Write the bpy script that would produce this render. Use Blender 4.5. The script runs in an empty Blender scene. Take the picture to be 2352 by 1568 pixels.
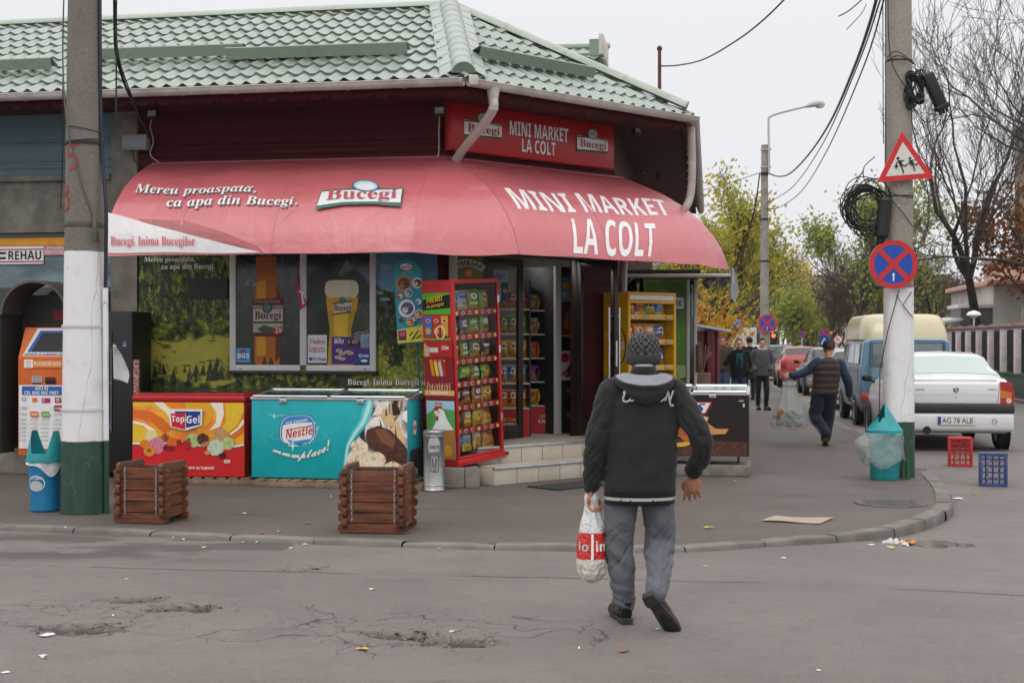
import bpy, bmesh, math, random
from math import sin, cos, pi, radians as R, sqrt, atan2, floor, exp
from mathutils import Vector, Matrix, noise as mnoise
random.seed(7)
TL = Matrix.Translation; RT = Matrix.Rotation; MN = mnoise.noise; K_ = MATS = {}; VC = Vector
C = bpy.context.scene.collection
SC = bpy.context.scene
# ---------------------------------------------------------------- camera, world, sun, exposure
CAMZ = 1.66
cam_d = bpy.data.cameras.new("camera"); cam = bpy.data.objects.new("camera", cam_d); C.objects.link(cam)
cam.location = (0, 0, CAMZ); cam.rotation_euler = (R(90), 0, 0)
cam_d.sensor_width = 23.5; cam_d.lens = 32.64; cam_d.clip_end = 3000; cam_d.clip_start = 0.1
cam_d.dof.use_dof = True; cam_d.dof.focus_distance = 14.0; cam_d.dof.aperture_fstop = 3.5
SC.camera = cam
SC.view_settings.view_transform = 'Standard'; SC.view_settings.look = 'None'
SC.view_settings.exposure = 0.0; SC.view_settings.gamma = 1.0
SUN_EL, SUN_AZ = R(52), R(200)
world = bpy.data.worlds.new("World"); SC.world = world; world.use_nodes = True
wt = world.node_tree; wt.nodes.clear()
def wn(t): return wt.nodes.new(t)
wo = wn('ShaderNodeOutputWorld'); wb = wn('ShaderNodeBackground'); sky = wn('ShaderNodeTexSky')
sky.sky_type = 'NISHITA'; sky.sun_disc = False; sky.sun_elevation = SUN_EL; sky.sun_rotation = SUN_AZ
hs = wn('ShaderNodeHueSaturation'); hs.inputs['Saturation'].default_value = 0.2
tc = wn('ShaderNodeTexCoord'); sp = wn('ShaderNodeSeparateXYZ')
cr = wn('ShaderNodeValToRGB'); mx = wn('ShaderNodeMix'); mx.data_type = 'RGBA'
nz = wn('ShaderNodeTexNoise'); nz.inputs['Scale'].default_value = 1.6; nz.inputs['Detail'].default_value = 4
ml = wn('ShaderNodeMix'); ml.data_type = 'RGBA'; ml.blend_type = 'MULTIPLY'; ml.inputs[0].default_value = 0.05
wt.links.new(tc.outputs['Generated'], sp.inputs[0]); wt.links.new(sp.outputs['Z'], cr.inputs[0])
wt.links.new(tc.outputs['Generated'], nz.inputs['Vector'])
e = cr.color_ramp.elements; e[0].position = 0.0; e[0].color = (8.8, 8.9, 9.25, 1); e[1].position = 0.9; e[1].color = (20.5, 20.4, 20.3, 1)
x = e.new(0.22); x.color = (9.0, 9.1, 9.45, 1)
wt.links.new(sky.outputs[0], hs.inputs['Color'])
mx.inputs[0].default_value = 0.93
wt.links.new(hs.outputs[0], mx.inputs['A']); wt.links.new(cr.outputs[0], mx.inputs['B'])
wt.links.new(mx.outputs['Result'], ml.inputs['A']); wt.links.new(nz.outputs['Fac'], ml.inputs['B'])
wt.links.new(ml.outputs['Result'], wb.inputs[0]); wb.inputs[1].default_value = 0.1
wt.links.new(wb.outputs[0], wo.inputs[0])
sun_d = bpy.data.lights.new("sun", 'SUN'); sun_d.energy = 0.6; sun_d.angle = R(25); sun_d.color = (1, 0.96, 0.9)
sun = bpy.data.objects.new("sun", sun_d); C.objects.link(sun)
_sd = VC((sin(SUN_AZ) * cos(SUN_EL), cos(SUN_AZ) * cos(SUN_EL), sin(SUN_EL)))
sun.rotation_euler = _sd.to_track_quat('Z', 'Y').to_euler()
# ---------------------------------------------------------------- helpers: pixels, colours, materials
F = 3267.0
def PX(px, py, Y): return VC(((px - 1176) / F * Y, Y, CAMZ - (py - 784) / F * Y))
def lin(c): return c / 12.92 if c <= 0.04045 else ((c + 0.055) / 1.055) ** 2.4
def hx(h):
    h = h.lstrip('#'); return tuple(lin(int(h[i:i + 2], 16) / 255) for i in (0, 2, 4))
class G:                                                            # tiny node-graph writer
    def __init__(s, name):
        s.m = bpy.data.materials.new(name); s.m.use_nodes = True; s.nt = s.m.node_tree
        s.b = s.nt.nodes['Principled BSDF']; s._pos = None
    def n(s, t, **k):
        x = s.nt.nodes.new(t)
        for a, v in k.items(): setattr(x, a, v)
        return x
    def l(s, v, sock):
        if isinstance(v, bpy.types.NodeSocket): s.nt.links.new(v, sock)
        elif isinstance(v, (tuple, list)) and len(v) == 3 and sock.type == 'RGBA': sock.default_value = (*v, 1)
        else: sock.default_value = v
    @property
    def pos(s):
        if s._pos is None: s._pos = s.n('ShaderNodeTexCoord').outputs['Object']
        return s._pos
    def noise(s, scale, detail=3, vec=None, rough=0.55, dist=0):
        x = s.n('ShaderNodeTexNoise'); s.l(vec or s.pos, x.inputs['Vector']); x.inputs['Scale'].default_value = scale
        x.inputs['Detail'].default_value = detail; x.inputs['Roughness'].default_value = rough; x.inputs['Distortion'].default_value = dist
        return x.outputs['Fac']
    def vor(s, scale, feature='F1', vec=None, out='Distance', rnd=1):
        x = s.n('ShaderNodeTexVoronoi', feature=feature); s.l(vec or s.pos, x.inputs['Vector']); x.inputs['Scale'].default_value = scale
        x.inputs['Randomness'].default_value = rnd; return x.outputs[out]
    def math(s, op, a, b=0.0, clamp=False):
        x = s.n('ShaderNodeMath', operation=op, use_clamp=clamp); s.l(a, x.inputs[0]); s.l(b, x.inputs[1]); return x.outputs[0]
    def mul(s, a, b): return s.math('MULTIPLY', a, b)
    def step(s, v, a, b): 
        x = s.n('ShaderNodeMapRange'); x.interpolation_type = 'SMOOTHSTEP'; s.l(v, x.inputs[0]); s.l(a, x.inputs[1]); s.l(b, x.inputs[2]); return x.outputs[0]
    def mix(s, f, a, b, mode='MIX'):
        x = s.n('ShaderNodeMix', data_type='RGBA', blend_type=mode); s.l(f, x.inputs[0]); s.l(a, x.inputs[6]); s.l(b, x.inputs[7]); return x.outputs[2]
    def ramp(s, f, stops):
        x = s.n('ShaderNodeValToRGB'); s.l(f, x.inputs[0]); e = x.color_ramp.elements
        for i, (p, c) in enumerate(stops):
            q = e[i] if i < 2 else e.new(p)
            q.position = p; q.color = (*c, 1)
        return x.outputs[0]
    def xyz(s, vec=None):
        x = s.n('ShaderNodeSeparateXYZ'); s.l(vec or s.pos, x.inputs[0]); return x.outputs
    def scale(s, sx, sy, sz, vec=None):
        x = s.n('ShaderNodeMapping'); s.l(vec or s.pos, x.inputs[0]); x.inputs['Scale'].default_value = (sx, sy, sz); return x.outputs[0]
    def warp(s, amt, scale, vec=None):
        nz = s.n('ShaderNodeTexNoise'); s.l(vec or s.pos, nz.inputs['Vector']); nz.inputs['Scale'].default_value = scale
        v = s.n('ShaderNodeVectorMath', operation='MULTIPLY_ADD'); s.nt.links.new(nz.outputs['Color'], v.inputs[0]); v.inputs[1].default_value = (amt,) * 3
        s.l(vec or s.pos, v.inputs[2]); return v.outputs[0]
    def out(s, col=None, rough=None, bump=None, bs=0.3, bd=0.01, **k):
        if col is not None: s.l(col, s.b.inputs['Base Color'])
        if rough is not None: s.l(rough, s.b.inputs['Roughness'])
        if bump is not None:
            x = s.n('ShaderNodeBump'); x.inputs['Strength'].default_value = bs; x.inputs['Distance'].default_value = bd
            s.l(bump, x.inputs['Height']); s.nt.links.new(x.outputs[0], s.b.inputs['Normal'])
        for a, v in k.items(): s.l(v, s.b.inputs[a.replace('_', ' ')])
        return s.m
def mat(name, col=None, rough=0.6, var=0.12, scale=9, bump=0.0, bscale=60, metal=0.0, spec=0.4, dirt=0.0, dcol='#3a332c', **k):
    """a painted / plain surface with mottling, optional grime and grain"""
    if name in MATS: return K_[name]
    g = G(name); c = hx(col) if isinstance(col, str) else col
    n1 = g.noise(scale, 4)
    f = g.step(n1, 0.3, 0.7)
    cc = g.mix(f, tuple(min(1, v * (1 - var)) for v in c), tuple(min(1, v * (1 + var)) for v in c))
    if dirt:
        d = g.step(g.noise(scale * 0.45, 6, rough=0.7), 0.48, 0.75)
        cc = g.mix(g.mul(d, dirt), cc, hx(dcol))
    r = g.math('ADD', g.mul(n1, 0.2), rough - 0.1)
    g.out(cc, r, Metallic=metal, **{'Specular_IOR_Level': spec})
    if bump: g.out(bump=g.noise(bscale, 4), bs=bump, bd=0.005)
    for a, v in k.items(): g.out(**{a: v})
    K_[name] = g.m; return g.m
def put(name, m): K_[name] = m; return m
def flat(h, rough=0.5):
    """printed ink of one colour"""
    return mat('ink_' + h.lstrip('#'), h, rough, 0.05, 14)
# ---------------------------------------------------------------- helpers: geometry
def frame(o, ang): return TL(o) @ RT(ang, 4, 'Z')
class MB:
    def __init__(s, M=None): s.v = []; s.f = []; s.k = []; s.sm = []; s.mats = []; s.M = M or Matrix()
    def add(s, vs, fs, m, sm=False, M=None):
        if m not in s.mats: s.mats.append(m)
        k = s.mats.index(m); b = len(s.v); T = s.M @ M if M is not None else s.M
        s.v += [tuple(T @ VC(v)) for v in vs]
        for f in fs: s.f.append(tuple(b + i for i in f)); s.k.append(k); s.sm.append(sm)
        return s
    def box(s, x0, x1, y0, y1, z0, z1, m, bev=0.0, seg=2, M=None):
        bm = bmesh.new(); bmesh.ops.create_cube(bm, size=1)
        for v in bm.verts: v.co = VC(((x0 + x1) / 2 + v.co.x * (x1 - x0), (y0 + y1) / 2 + v.co.y * (y1 - y0), (z0 + z1) / 2 + v.co.z * (z1 - z0)))
        if bev: bmesh.ops.bevel(bm, geom=bm.edges[:] , offset=bev, segments=seg, profile=0.5, affect='EDGES')
        return s.bm(bm, m, bool(bev), M)
    def bm(s, bm, m, sm=False, M=None):
        bm.verts.index_update(); s.add([v.co[:] for v in bm.verts], [[v.index for v in f.verts] for f in bm.faces], m, sm, M); bm.free(); return s
    def tube(s, pts, r, m, n=8, M=None, flatx=1.0, cap=True):
        pts = [VC(p) for p in pts]; rs = r if isinstance(r, (list, tuple)) else [r] * len(pts)
        vs = []; fs = []; up = None
        for i, p in enumerate(pts):
            t = (pts[min(i + 1, len(pts) - 1)] - pts[max(i - 1, 0)])
            t = t.normalized() if t.length > 1e-9 else VC((0, 0, 1))
            if up is None: up = VC((0, 0, 1)) if abs(t.z) < 0.9 else VC((0, 1, 0))
            a = t.cross(up); a = a.normalized() if a.length > 1e-6 else t.orthogonal().normalized()
            b = a.cross(t); up = b
            for j in range(n):
                w = 2 * pi * j / n; vs.append(p + a * (cos(w) * rs[i] * flatx) + b * (sin(w) * rs[i]))
        for i in range(len(pts) - 1):
            for j in range(n): fs.append((i * n + j, i * n + (j + 1) % n, (i + 1) * n + (j + 1) % n, (i + 1) * n + j))
        if cap: fs += [tuple(range(n))[::-1], tuple((len(pts) - 1) * n + j for j in range(n))]
        return s.add(vs, fs, m, True, M)
    def lathe(s, prof, m, n=24, M=None, cap=True, f=None):
        vs = []; fs = []
        for r, z in prof:
            for j in range(n):
                w = 2 * pi * j / n; q = f(w, z) if f else 1.0
                vs.append((r * q * cos(w), r * q * sin(w), z))
        for i in range(len(prof) - 1):
            for j in range(n): fs.append((i * n + j, i * n + (j + 1) % n, (i + 1) * n + (j + 1) % n, (i + 1) * n + j))
        if cap: fs += [tuple(range(n))[::-1], tuple((len(prof) - 1) * n + j for j in range(n))]
        return s.add(vs, fs, m, True, M)
    def prism(s, poly, y0, y1, m, M=None):                         # polygon in x,z pushed from y0 to y1
        n = len(poly); vs = [(x, y0, z) for x, z in poly] + [(x, y1, z) for x, z in poly]
        fs = [tuple(range(n)), tuple(range(2 * n - 1, n - 1, -1))] + [(i, i + n, (i + 1) % n + n, (i + 1) % n) for i in range(n)]
        return s.add(vs, fs, m, False, M)
    def sheet(s, fn, nu, nv, m, sm=True, M=None):
        vs = [fn(i / nu, j / nv) for j in range(nv + 1) for i in range(nu + 1)]
        fs = [(j * (nu + 1) + i, j * (nu + 1) + i + 1, (j + 1) * (nu + 1) + i + 1, (j + 1) * (nu + 1) + i) for j in range(nv) for i in range(nu)]
        return s.add(vs, fs, m, sm, M)
    def ball(s, c, r, m, seg=16, M=None, sc=(1, 1, 1)):
        bm = bmesh.new(); bmesh.ops.create_uvsphere(bm, u_segments=seg, v_segments=max(6, seg // 2), radius=r)
        for v in bm.verts: v.co = VC(c) + VC((v.co.x * sc[0], v.co.y * sc[1], v.co.z * sc[2]))
        return s.bm(bm, m, True, M)
    def loft(s, rings, m, n=20, M=None):                            # ring = (centre, rx, ry[, rotz])
        vs = []; fs = []
        for r in rings:
            c = VC(r[0]); a = r[3] if len(r) > 3 else 0
            for j in range(n):
                w = 2 * pi * j / n; x, y = r[1] * cos(w), r[2] * sin(w)
                vs.append(c + VC((x * cos(a) - y * sin(a), x * sin(a) + y * cos(a), 0)))
        for i in range(len(rings) - 1):
            for j in range(n): fs.append((i * n + j, i * n + (j + 1) % n, (i + 1) * n + (j + 1) % n, (i + 1) * n + j))
        fs += [tuple(range(n))[::-1], tuple((len(rings) - 1) * n + j for j in range(n))]
        return s.add(vs, fs, m, True, M)
    def mesh(s, name='m'):
        me = bpy.data.meshes.new(name); me.from_pydata(s.v, [], s.f)
        for m in s.mats: me.materials.append(m)
        me.polygons.foreach_set('material_index', s.k); me.polygons.foreach_set('use_smooth', s.sm); me.update(); return me
    def build(s, name, parent=None, label=None, cat=None, group=None, kind=None, ang=40, M=None):
        me = s.mesh(name)
        if any(s.sm): me.set_sharp_from_angle(angle=R(ang))
        return link(me, name, parent, label, cat, group, kind, M)
def link(me, name, parent=None, label=None, cat=None, group=None, kind=None, M=None):
    o = bpy.data.objects.new(name, me); C.objects.link(o)
    if parent is not None: o.parent = parent
    if M is not None: o.matrix_local = M
    return tag(o, label, cat, group, kind)
def tag(o, label=None, cat=None, group=None, kind=None):
    if label: o['label'] = label
    if cat: o['category'] = cat
    if group: o['group'] = group
    if kind: o['kind'] = kind
    return o
def thing(name, label, cat, M=None, group=None):
    o = bpy.data.objects.new(name, None); C.objects.link(o); o.empty_display_size = 0.1
    if M is not None: o.matrix_world = M if isinstance(M, Matrix) else TL(M)
    return tag(o, label, cat, group)
def dup(o, M, label=None, group=None, par=None):
    """copy a thing with its parts and sub-parts"""
    c = o.copy(); C.objects.link(c)
    if par is not None: c.parent = par
    if M is not None: c.matrix_world = M
    if label: c['label'] = label
    if group: c['group'] = group
    for ch in [q for q in o.children]:
        d = dup(ch, None, par=c)
    return c
def remesh(mb, voxel, it=4, fac=0.5, fn=None, matfn=None, mats=None, sub=None):
    """fuse overlapping solids into one continuous skin, smooth it, then push verts by fn(co)->offset"""
    me = mb.mesh('r'); o = bpy.data.objects.new('r', me); C.objects.link(o)
    md = o.modifiers.new('a', 'REMESH'); md.mode = 'VOXEL'; md.voxel_size = voxel
    if it:
        md = o.modifiers.new('b', 'SMOOTH'); md.factor = fac; md.iterations = it
    dg = bpy.context.evaluated_depsgraph_get(); me2 = bpy.data.meshes.new_from_object(o.evaluated_get(dg))
    bpy.data.objects.remove(o); bpy.data.meshes.remove(me)
    if fn:
        me2.calc_loop_triangles()
        nr = [v.normal.copy() for v in me2.vertices]
        for v, n_ in zip(me2.vertices, nr): v.co = v.co + n_ * fn(v.co, n_)
    me2.materials.clear()
    for m in (mats or mb.mats): me2.materials.append(m)
    for p in me2.polygons:
        p.use_smooth = True; p.material_index = matfn(p.center, p.normal) if matfn else 0
    me2.update(); return me2
# ---------------------------------------------------------------- helpers: lettering and printed artwork on surfaces
def _m(up, lo):
    def f(c):
        c = {'ă': 'a', 'Ă': 'A', 'ș': 's', 'ț': 't', 'Ș': 'S', 'Ț': 'T', 'ē': 'e'}.get(c, c)
        if 'A' <= c <= 'Z': return chr(up + ord(c) - 65)
        if 'a' <= c <= 'z': return chr(lo + ord(c) - 97)
        if '0' <= c <= '9' and up in (0x1D400, 0x1D468): return chr(0x1D7CE + ord(c) - 48)
        if '0' <= c <= '9' and up == 0x1D5D4: return chr(0x1D7EC + ord(c) - 48)
        return c
    return f
FONTS = {'S': lambda c: c, 'B': _m(0x1D400, 0x1D41A), 'I': _m(0x1D468, 0x1D482), 'X': _m(0x1D5D4, 0x1D5EE), 'C': _m(0x1D4D0, 0x1D4EA), 'XI': _m(0x1D63C, 0x1D656)}
_tc = {}
def text2d(s, font='X'):
    if (s, font) in _tc: return _tc[(s, font)]
    cu = bpy.data.curves.new('t', 'FONT'); cu.body = ''.join(map(FONTS[font], s)); cu.size = 1; cu.resolution_u = 3; cu.fill_mode = 'BOTH'
    cu.align_x = 'LEFT'
    o = bpy.data.objects.new('t', cu); C.objects.link(o); dg = bpy.context.evaluated_depsgraph_get()
    me = bpy.data.meshes.new_from_object(o.evaluated_get(dg)); bpy.data.objects.remove(o)
    vs = [(v.co.x, v.co.y) for v in me.vertices]; fs = [tuple(p.vertices) for p in me.polygons]; bpy.data.meshes.remove(me)
    x0 = min(v[0] for v in vs); x1 = max(v[0] for v in vs); y0 = min(v[1] for v in vs); y1 = max(v[1] for v in vs)
    _tc[(s, font)] = ([((a - x0) / (x1 - x0), (b - y0) / (y1 - y0)) for a, b in vs], fs); return _tc[(s, font)]
class Art:
    """printing laid on a surface: fn(u,v,h) -> point; px = the box of drawing units that spans w x h metres"""
    def __init__(s, mb, fn, px, w=1.0, h=1.0, eps=0.0012, fine=None):
        s.mb = mb; s.fn = fn; s.px = px; s.w = w; s.h = h; s.eps = eps; s.k = 0; s.fine = fine
    def q(s, x, y): x0, y0, x1, y1 = s.px; return ((x - x0) / (x1 - x0) * s.w, (y1 - y) / (y1 - y0) * s.h)
    def put(s, vs, fs, m, layer=None):
        if layer is None: s.k += 1; layer = s.k
        vs = [s.q(*v) for v in vs]
        if s.fine:
            bm = bmesh.new(); bv = [bm.verts.new((a, b, 0)) for a, b in vs]
            for f in fs:
                try: bm.faces.new([bv[i] for i in f])
                except ValueError: pass
            for _ in range(6):
                bmesh.ops.triangulate(bm, faces=bm.faces[:])
                ed = [e for e in bm.edges if e.calc_length() > s.fine]
                if not ed: break
                bmesh.ops.subdivide_edges(bm, edges=ed, cuts=1)
            bmesh.ops.triangulate(bm, faces=bm.faces[:]); bm.verts.index_update()
            vs = [(v.co.x, v.co.y) for v in bm.verts]; fs = [[v.index for v in f.verts] for f in bm.faces]; bm.free()
        s.mb.add([s.fn(a, b, s.eps * layer) for a, b in vs], fs, m, bool(s.fine))
    def poly(s, pts, m, layer=None):
        if len(pts) <= 4: s.put(pts, [tuple(range(len(pts)))], m, layer); return
        bm = bmesh.new(); bm.faces.new([bm.verts.new((a, b, 0)) for a, b in pts]); bmesh.ops.triangulate(bm, faces=bm.faces[:]); bm.verts.index_update()
        s.put([v.co[:2] for v in bm.verts], [[v.index for v in f.verts] for f in bm.faces], m, layer); bm.free()
    def rect(s, x0, y0, x1, y1, m, layer=None): s.poly([(x0, y1), (x1, y1), (x1, y0), (x0, y0)], m, layer)
    def disc(s, x, y, rx, m, ry=None, n=20, a=0, layer=None):
        ry = ry or rx; s.poly([(x + rx * cos(t) * cos(a) - ry * sin(t) * sin(a), y + rx * cos(t) * sin(a) + ry * sin(t) * cos(a)) for t in [2 * pi * i / n for i in range(n)]], m, layer)
    def ring(s, x, y, r0, r1, m, n=24, asp=1, a0=0, a1=2 * pi, layer=None):
        t = [a0 + (a1 - a0) * i / n for i in range(n + 1)]
        vs = [(x + r0 * cos(a), y + r0 * asp * sin(a)) for a in t] + [(x + r1 * cos(a), y + r1 * asp * sin(a)) for a in t]
        s.put(vs, [(i, i + 1, n + 2 + i, n + 1 + i) for i in range(n)], m, layer)
    def line(s, pts, w, m, layer=None):
        L = len(pts); ws = w if isinstance(w, (list, tuple)) else [w] * L; a = []; b = []
        for i, p in enumerate(pts):
            q0 = pts[max(i - 1, 0)]; q1 = pts[min(i + 1, L - 1)]; dx, dy = q1[0] - q0[0], q1[1] - q0[1]; d = sqrt(dx * dx + dy * dy) or 1
            nx, ny = -dy / d * ws[i] / 2, dx / d * ws[i] / 2
            a.append((p[0] + nx, p[1] + ny)); b.append((p[0] - nx, p[1] - ny))
        s.put(a + b, [(i, i + 1, L + i + 1, L + i) for i in range(L - 1)], m, layer)
    def rrect(s, x0, y0, x1, y1, r, m, layer=None):
        p = []
        for cx, cy, a0 in ((x1 - r, y1 - r, 0), (x0 + r, y1 - r, pi / 2), (x0 + r, y0 + r, pi), (x1 - r, y0 + r, 1.5 * pi)):
            p += [(cx + r * cos(a0 + i * pi / 8), cy + r * sin(a0 + i * pi / 8)) for i in range(5)]
        s.poly(p, m, layer)
    def text(s, t, x0, y0, x1, y1, m, font='X', warp=None, layer=None):
        """lettering fitted to the box; warp(a,b)->(x,y) bends it"""
        vs, fs = text2d(t, font)
        f = warp or (lambda a, b: (x0 + a * (x1 - x0), y1 - b * (y1 - y0)))
        s.put([f(a, b) for a, b in vs], fs, m, layer)
def plane(o, ux, uz, n): 
    o, ux, uz, n = VC(o), VC(ux), VC(uz), VC(n)
    return lambda u, v, h: o + ux * u + uz * v + n * h
def front(x0, z0, y): return plane((x0, y, z0), (1, 0, 0), (0, 0, 1), (0, -1, 0))   # art on a face looking to -y
# ================================================================ THE SETTING
ZP = 0.12                                                           # pavement level
FA = frame((-0.80, 15.97, 0), R(-10.5)); CH = frame((-0.80, 15.97, 0), R(43.3)); ST = frame((1.294, 17.94, 0), R(82))
def hit(px, py, M, off=0.0):
    """where the sight line through a measured spot of the photograph meets the plane y = -off of a frame"""
    Mi = M.inverted(); o = Mi @ VC((0, 0, CAMZ)); d = (Mi.to_3x3() @ VC(((px - 1176) / F, 1, -(py - 784) / F)))
    t = (-off - o.y) / d.y; p = o + d * t; return p.x, p.z
def ground(px, py, z=ZP):
    Y = F * (CAMZ - z) / (py - 784); return VC(((px - 1176) / F * Y, Y, z))
def sstep(v, a, b): t = min(1, max(0, (v - a) / (b - a))); return t * t * (3 - 2 * t)
HOLES = [(-2.3, 8.68, .24, .09), (-1.98, 8.42, .30, .06), (-2.35, 7.78, .34, .07), (-.60, 7.66, .24, .06), (-.30, 7.46, .28, .06), (-1.47, 9.86, .2, .035), (3.3, 11.42, .42, .12), (4.7, 11.7, .5, .03)]
def road_z(x, y):
    z = 0.085 - 0.06 * sstep(x, 1.5, 4.2) - 0.03 * sstep(y, 20, 60)
    z += 0.006 * MN(VC((x * .8, y * .8, 3)))
    if 5 < y < 13 and -5 < x < 6:
        for hx_, hy, r, d in HOLES:
            q = sqrt((x - hx_) ** 2 + ((y - hy) * 1.9) ** 2) / r
            if q < 1.6:
                q += 0.55 * MN(VC((x * 7, y * 12, 1))) + 0.3 * MN(VC((x * 17, y * 27, 5)))
                z -= 1.4 * d * (1 - sstep(q, 0.62, 0.84)) * (0.6 + 0.7 * MN(VC((x * 9, y * 9, 8))))
    return z
# ---- materials of the setting
def asphalt(name, base, cracks):
    g = G(name); p = g.pos; X = g.xyz()
    n1 = g.noise(0.35, 5); n2 = g.noise(2.2, 5, rough=0.65); n3 = g.noise(75, 3); n4 = g.noise(420, 2)
    c = g.mix(g.step(n1, .3, .7), tuple(v * .82 for v in base), tuple(v * 1.14 for v in base))
    n5 = g.noise(13, 5, vec=g.scale(.6, 1, 1), rough=.7); c = g.mix(g.mul(g.step(n5, .47, .68), .42), c, tuple(v * .62 for v in base)); c = g.mix(g.mul(g.step(g.noise(34, 3, rough=.7), .56, .70), .45), c, tuple(v * 1.45 for v in base))
    n6 = g.noise(.8, 4, vec=g.scale(.45, 1.6, 1), dist=.6); c = g.mix(g.mul(g.step(n6, .5, .62), .22), c, tuple(v * .6 for v in base))
    c = g.mix(g.mul(g.step(n2, .45, .75), .5), c, tuple(v * .72 for v in base))
    c = g.mix(g.mul(g.step(n3, .50, .70), .5), c, tuple(min(1, v * 1.5) for v in base))
    c = g.mix(g.mul(g.step(n4, .5, .72), .55), c, tuple(v * .55 for v in base))
    spk = g.vor(5, vec=g.warp(.3, 8)); c = g.mix(g.mul(g.step(spk, .07, .03), .45), c, tuple(v * .35 for v in base))
    gum = g.vor(3.1, vec=g.warp(.05, 9)); c = g.mix(g.mul(g.step(gum, .055, .035), .35), c, tuple(v * 1.9 for v in base))
    st = g.noise(1.0, 3, vec=g.scale(1, 2.4, 1)); c = g.mix(g.mul(g.step(st, .6, .72), .28 if cracks else .4), c, tuple(v * .5 for v in base))
    h = n3
    if cracks:
        v1 = g.vor(1.1, 'DISTANCE_TO_EDGE', vec=g.warp(.5, 2.5)); v2 = g.vor(5, 'DISTANCE_TO_EDGE', vec=g.warp(.22, 6))
        y = g.math('ADD', X[1], g.mul(X[0], .18))
        band = g.mul(g.step(g.math('ABSOLUTE', g.math('SUBTRACT', y, 7.75)), .95, .1), g.step(X[0], 1.2, -.6))
        msk = g.step(g.math('ADD', g.mul(band, .45), g.noise(.9, 3)), .72, .9)
        k = g.math('ADD', g.mul(g.step(v1, .007, .001), g.step(g.math('ADD', g.noise(.5, 2), g.mul(band, .4)), .55, .72)), g.mul(g.step(v2, .018, .003), msk), True)
        wl = g.math('SUBTRACT', g.math('ADD', X[1], g.mul(g.noise(1.4, 4), .16)), g.math('SUBTRACT', 9.6, g.mul(X[0], .14)))
        k = g.math('ADD', k, g.mul(g.step(g.math('ABSOLUTE', wl), .022, .004), g.step(g.noise(.8, 2), .38, .5)), True)
        deep = g.step(X[2], .072, .045); deep = g.mul(deep, g.step(X[0], 2.2, 1.2))
        c = g.mix(g.mul(k, .82), c, hx('#241f1e')); c = g.mix(g.mul(deep, .9), c, g.mix(g.noise(30, 4), hx('#2a2523'), hx('#6b6057')))
        oil = g.mul(g.step(g.noise(1.3, 5, vec=g.scale(.75, 1.5, 1)), .44, .52), g.step(g.math('ADD', g.math('ABSOLUTE', g.math('SUBTRACT', X[1], 10.95)), g.mul(g.step(X[0], -1.9, -1.2), 3)), .85, .5))
        c = g.mix(g.mul(oil, .72), c, hx('#48423f'))
        h = g.math('SUBTRACT', n3, g.mul(k, 3))
    return put(name, g.out(c, g.math('ADD', .62, g.mul(n2, .25)), bump=h, bs=.35, bd=.006, Specular_IOR_Level=.35))
asphalt('road_asphalt', (.163, .142, .130), True); asphalt('pavement_asphalt', (.113, .093, .082), False)
mat('kerb_stone', (.16, .145, .13), .85, .25, 3, bump=.5, bscale=45, dirt=.5, dcol='#5a524c')
mat('concrete', (.20, .18, .155), .85, .25, 5, bump=.5, bscale=35, dirt=.45)
mat('soil', (.10, .09, .075), .9, .3, 2)
# ---- road
def axis(stops):
    o = []
    for a, b, d in stops:
        n = max(1, round((b - a) / d)); o += [a + (b - a) * i / n for i in range(n)]
    return o + [stops[-1][1]]
xs = axis([(-60, -8, 6), (-8, -4, .3), (-4, 5.5, .035), (5.5, 9, .25), (9, 90, 5)]); ys = axis([(-30, 4.5, 3), (4.5, 6.2, .1), (6.2, 7.1, .05), (7.1, 9.0, .025), (9.0, 12.4, .07), (12.4, 20, .4), (20, 420, 8)])
m = MB(); m.add([(a, b, road_z(a, b)) for b in ys for a in xs], [(j * len(xs) + i, j * len(xs) + i + 1, (j + 1) * len(xs) + i + 1, (j + 1) * len(xs) + i) for j in range(len(ys) - 1) for i in range(len(xs) - 1)], K_['road_asphalt'], True)
m.build('road', kind='structure')
m = MB(); m.add([(-700, -200, -.12), (700, -200, -.12), (700, 900, -.12), (-700, 900, -.12)], [(0, 1, 2, 3)], K_['soil']); m.build('ground', kind='structure')
# ---- kerb line (outer edge) from left, round the corner and away down the side street
KP = [(-14, 14.6), (-9, 13.1), (-4.27, 11.86), (-2.1, 11.2), (-.6, 10.82), (.4, 10.68), (1.25, 10.63), (2.15, 11.05), (3.02, 11.58), (3.55, 12.25), (3.98, 13.0), (4.32, 13.95), (4.72, 15.6), (5.15, 18), (5.87, 23.9), (7.63, 37.7), (16.6, 105), (30, 205)]
def crom(P, n=12):
    o = []
    for i in range(len(P) - 1):
        a, b, c, d = [VC(P[min(max(i + k, 0), len(P) - 1)]) for k in (-1, 0, 1, 2)]
        for j in range(n):
            t = j / n; o.append(0.5 * ((2 * b) + (c - a) * t + (2 * a - 5 * b + 4 * c - d) * t * t + (3 * b - a - 3 * c + d) * t ** 3))
    return o + [VC(P[-1])]
KL = crom(KP, 10)
def offs(L, d):
    o = []
    for i, p in enumerate(L):
        t = (L[min(i + 1, len(L) - 1)] - L[max(i - 1, 0)]).normalized(); o.append(p + VC((-t.y, t.x)) * d)
    return o
KI = offs(KL, .15)
m = MB(); pr = [(0, -.1), (0, -.02), (.012, .0), (.03, .006), (.15, .004)]
al = [0]
for i in range(1, len(KL)): al.append(al[-1] + (KL[i] - KL[i - 1]).length)
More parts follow.
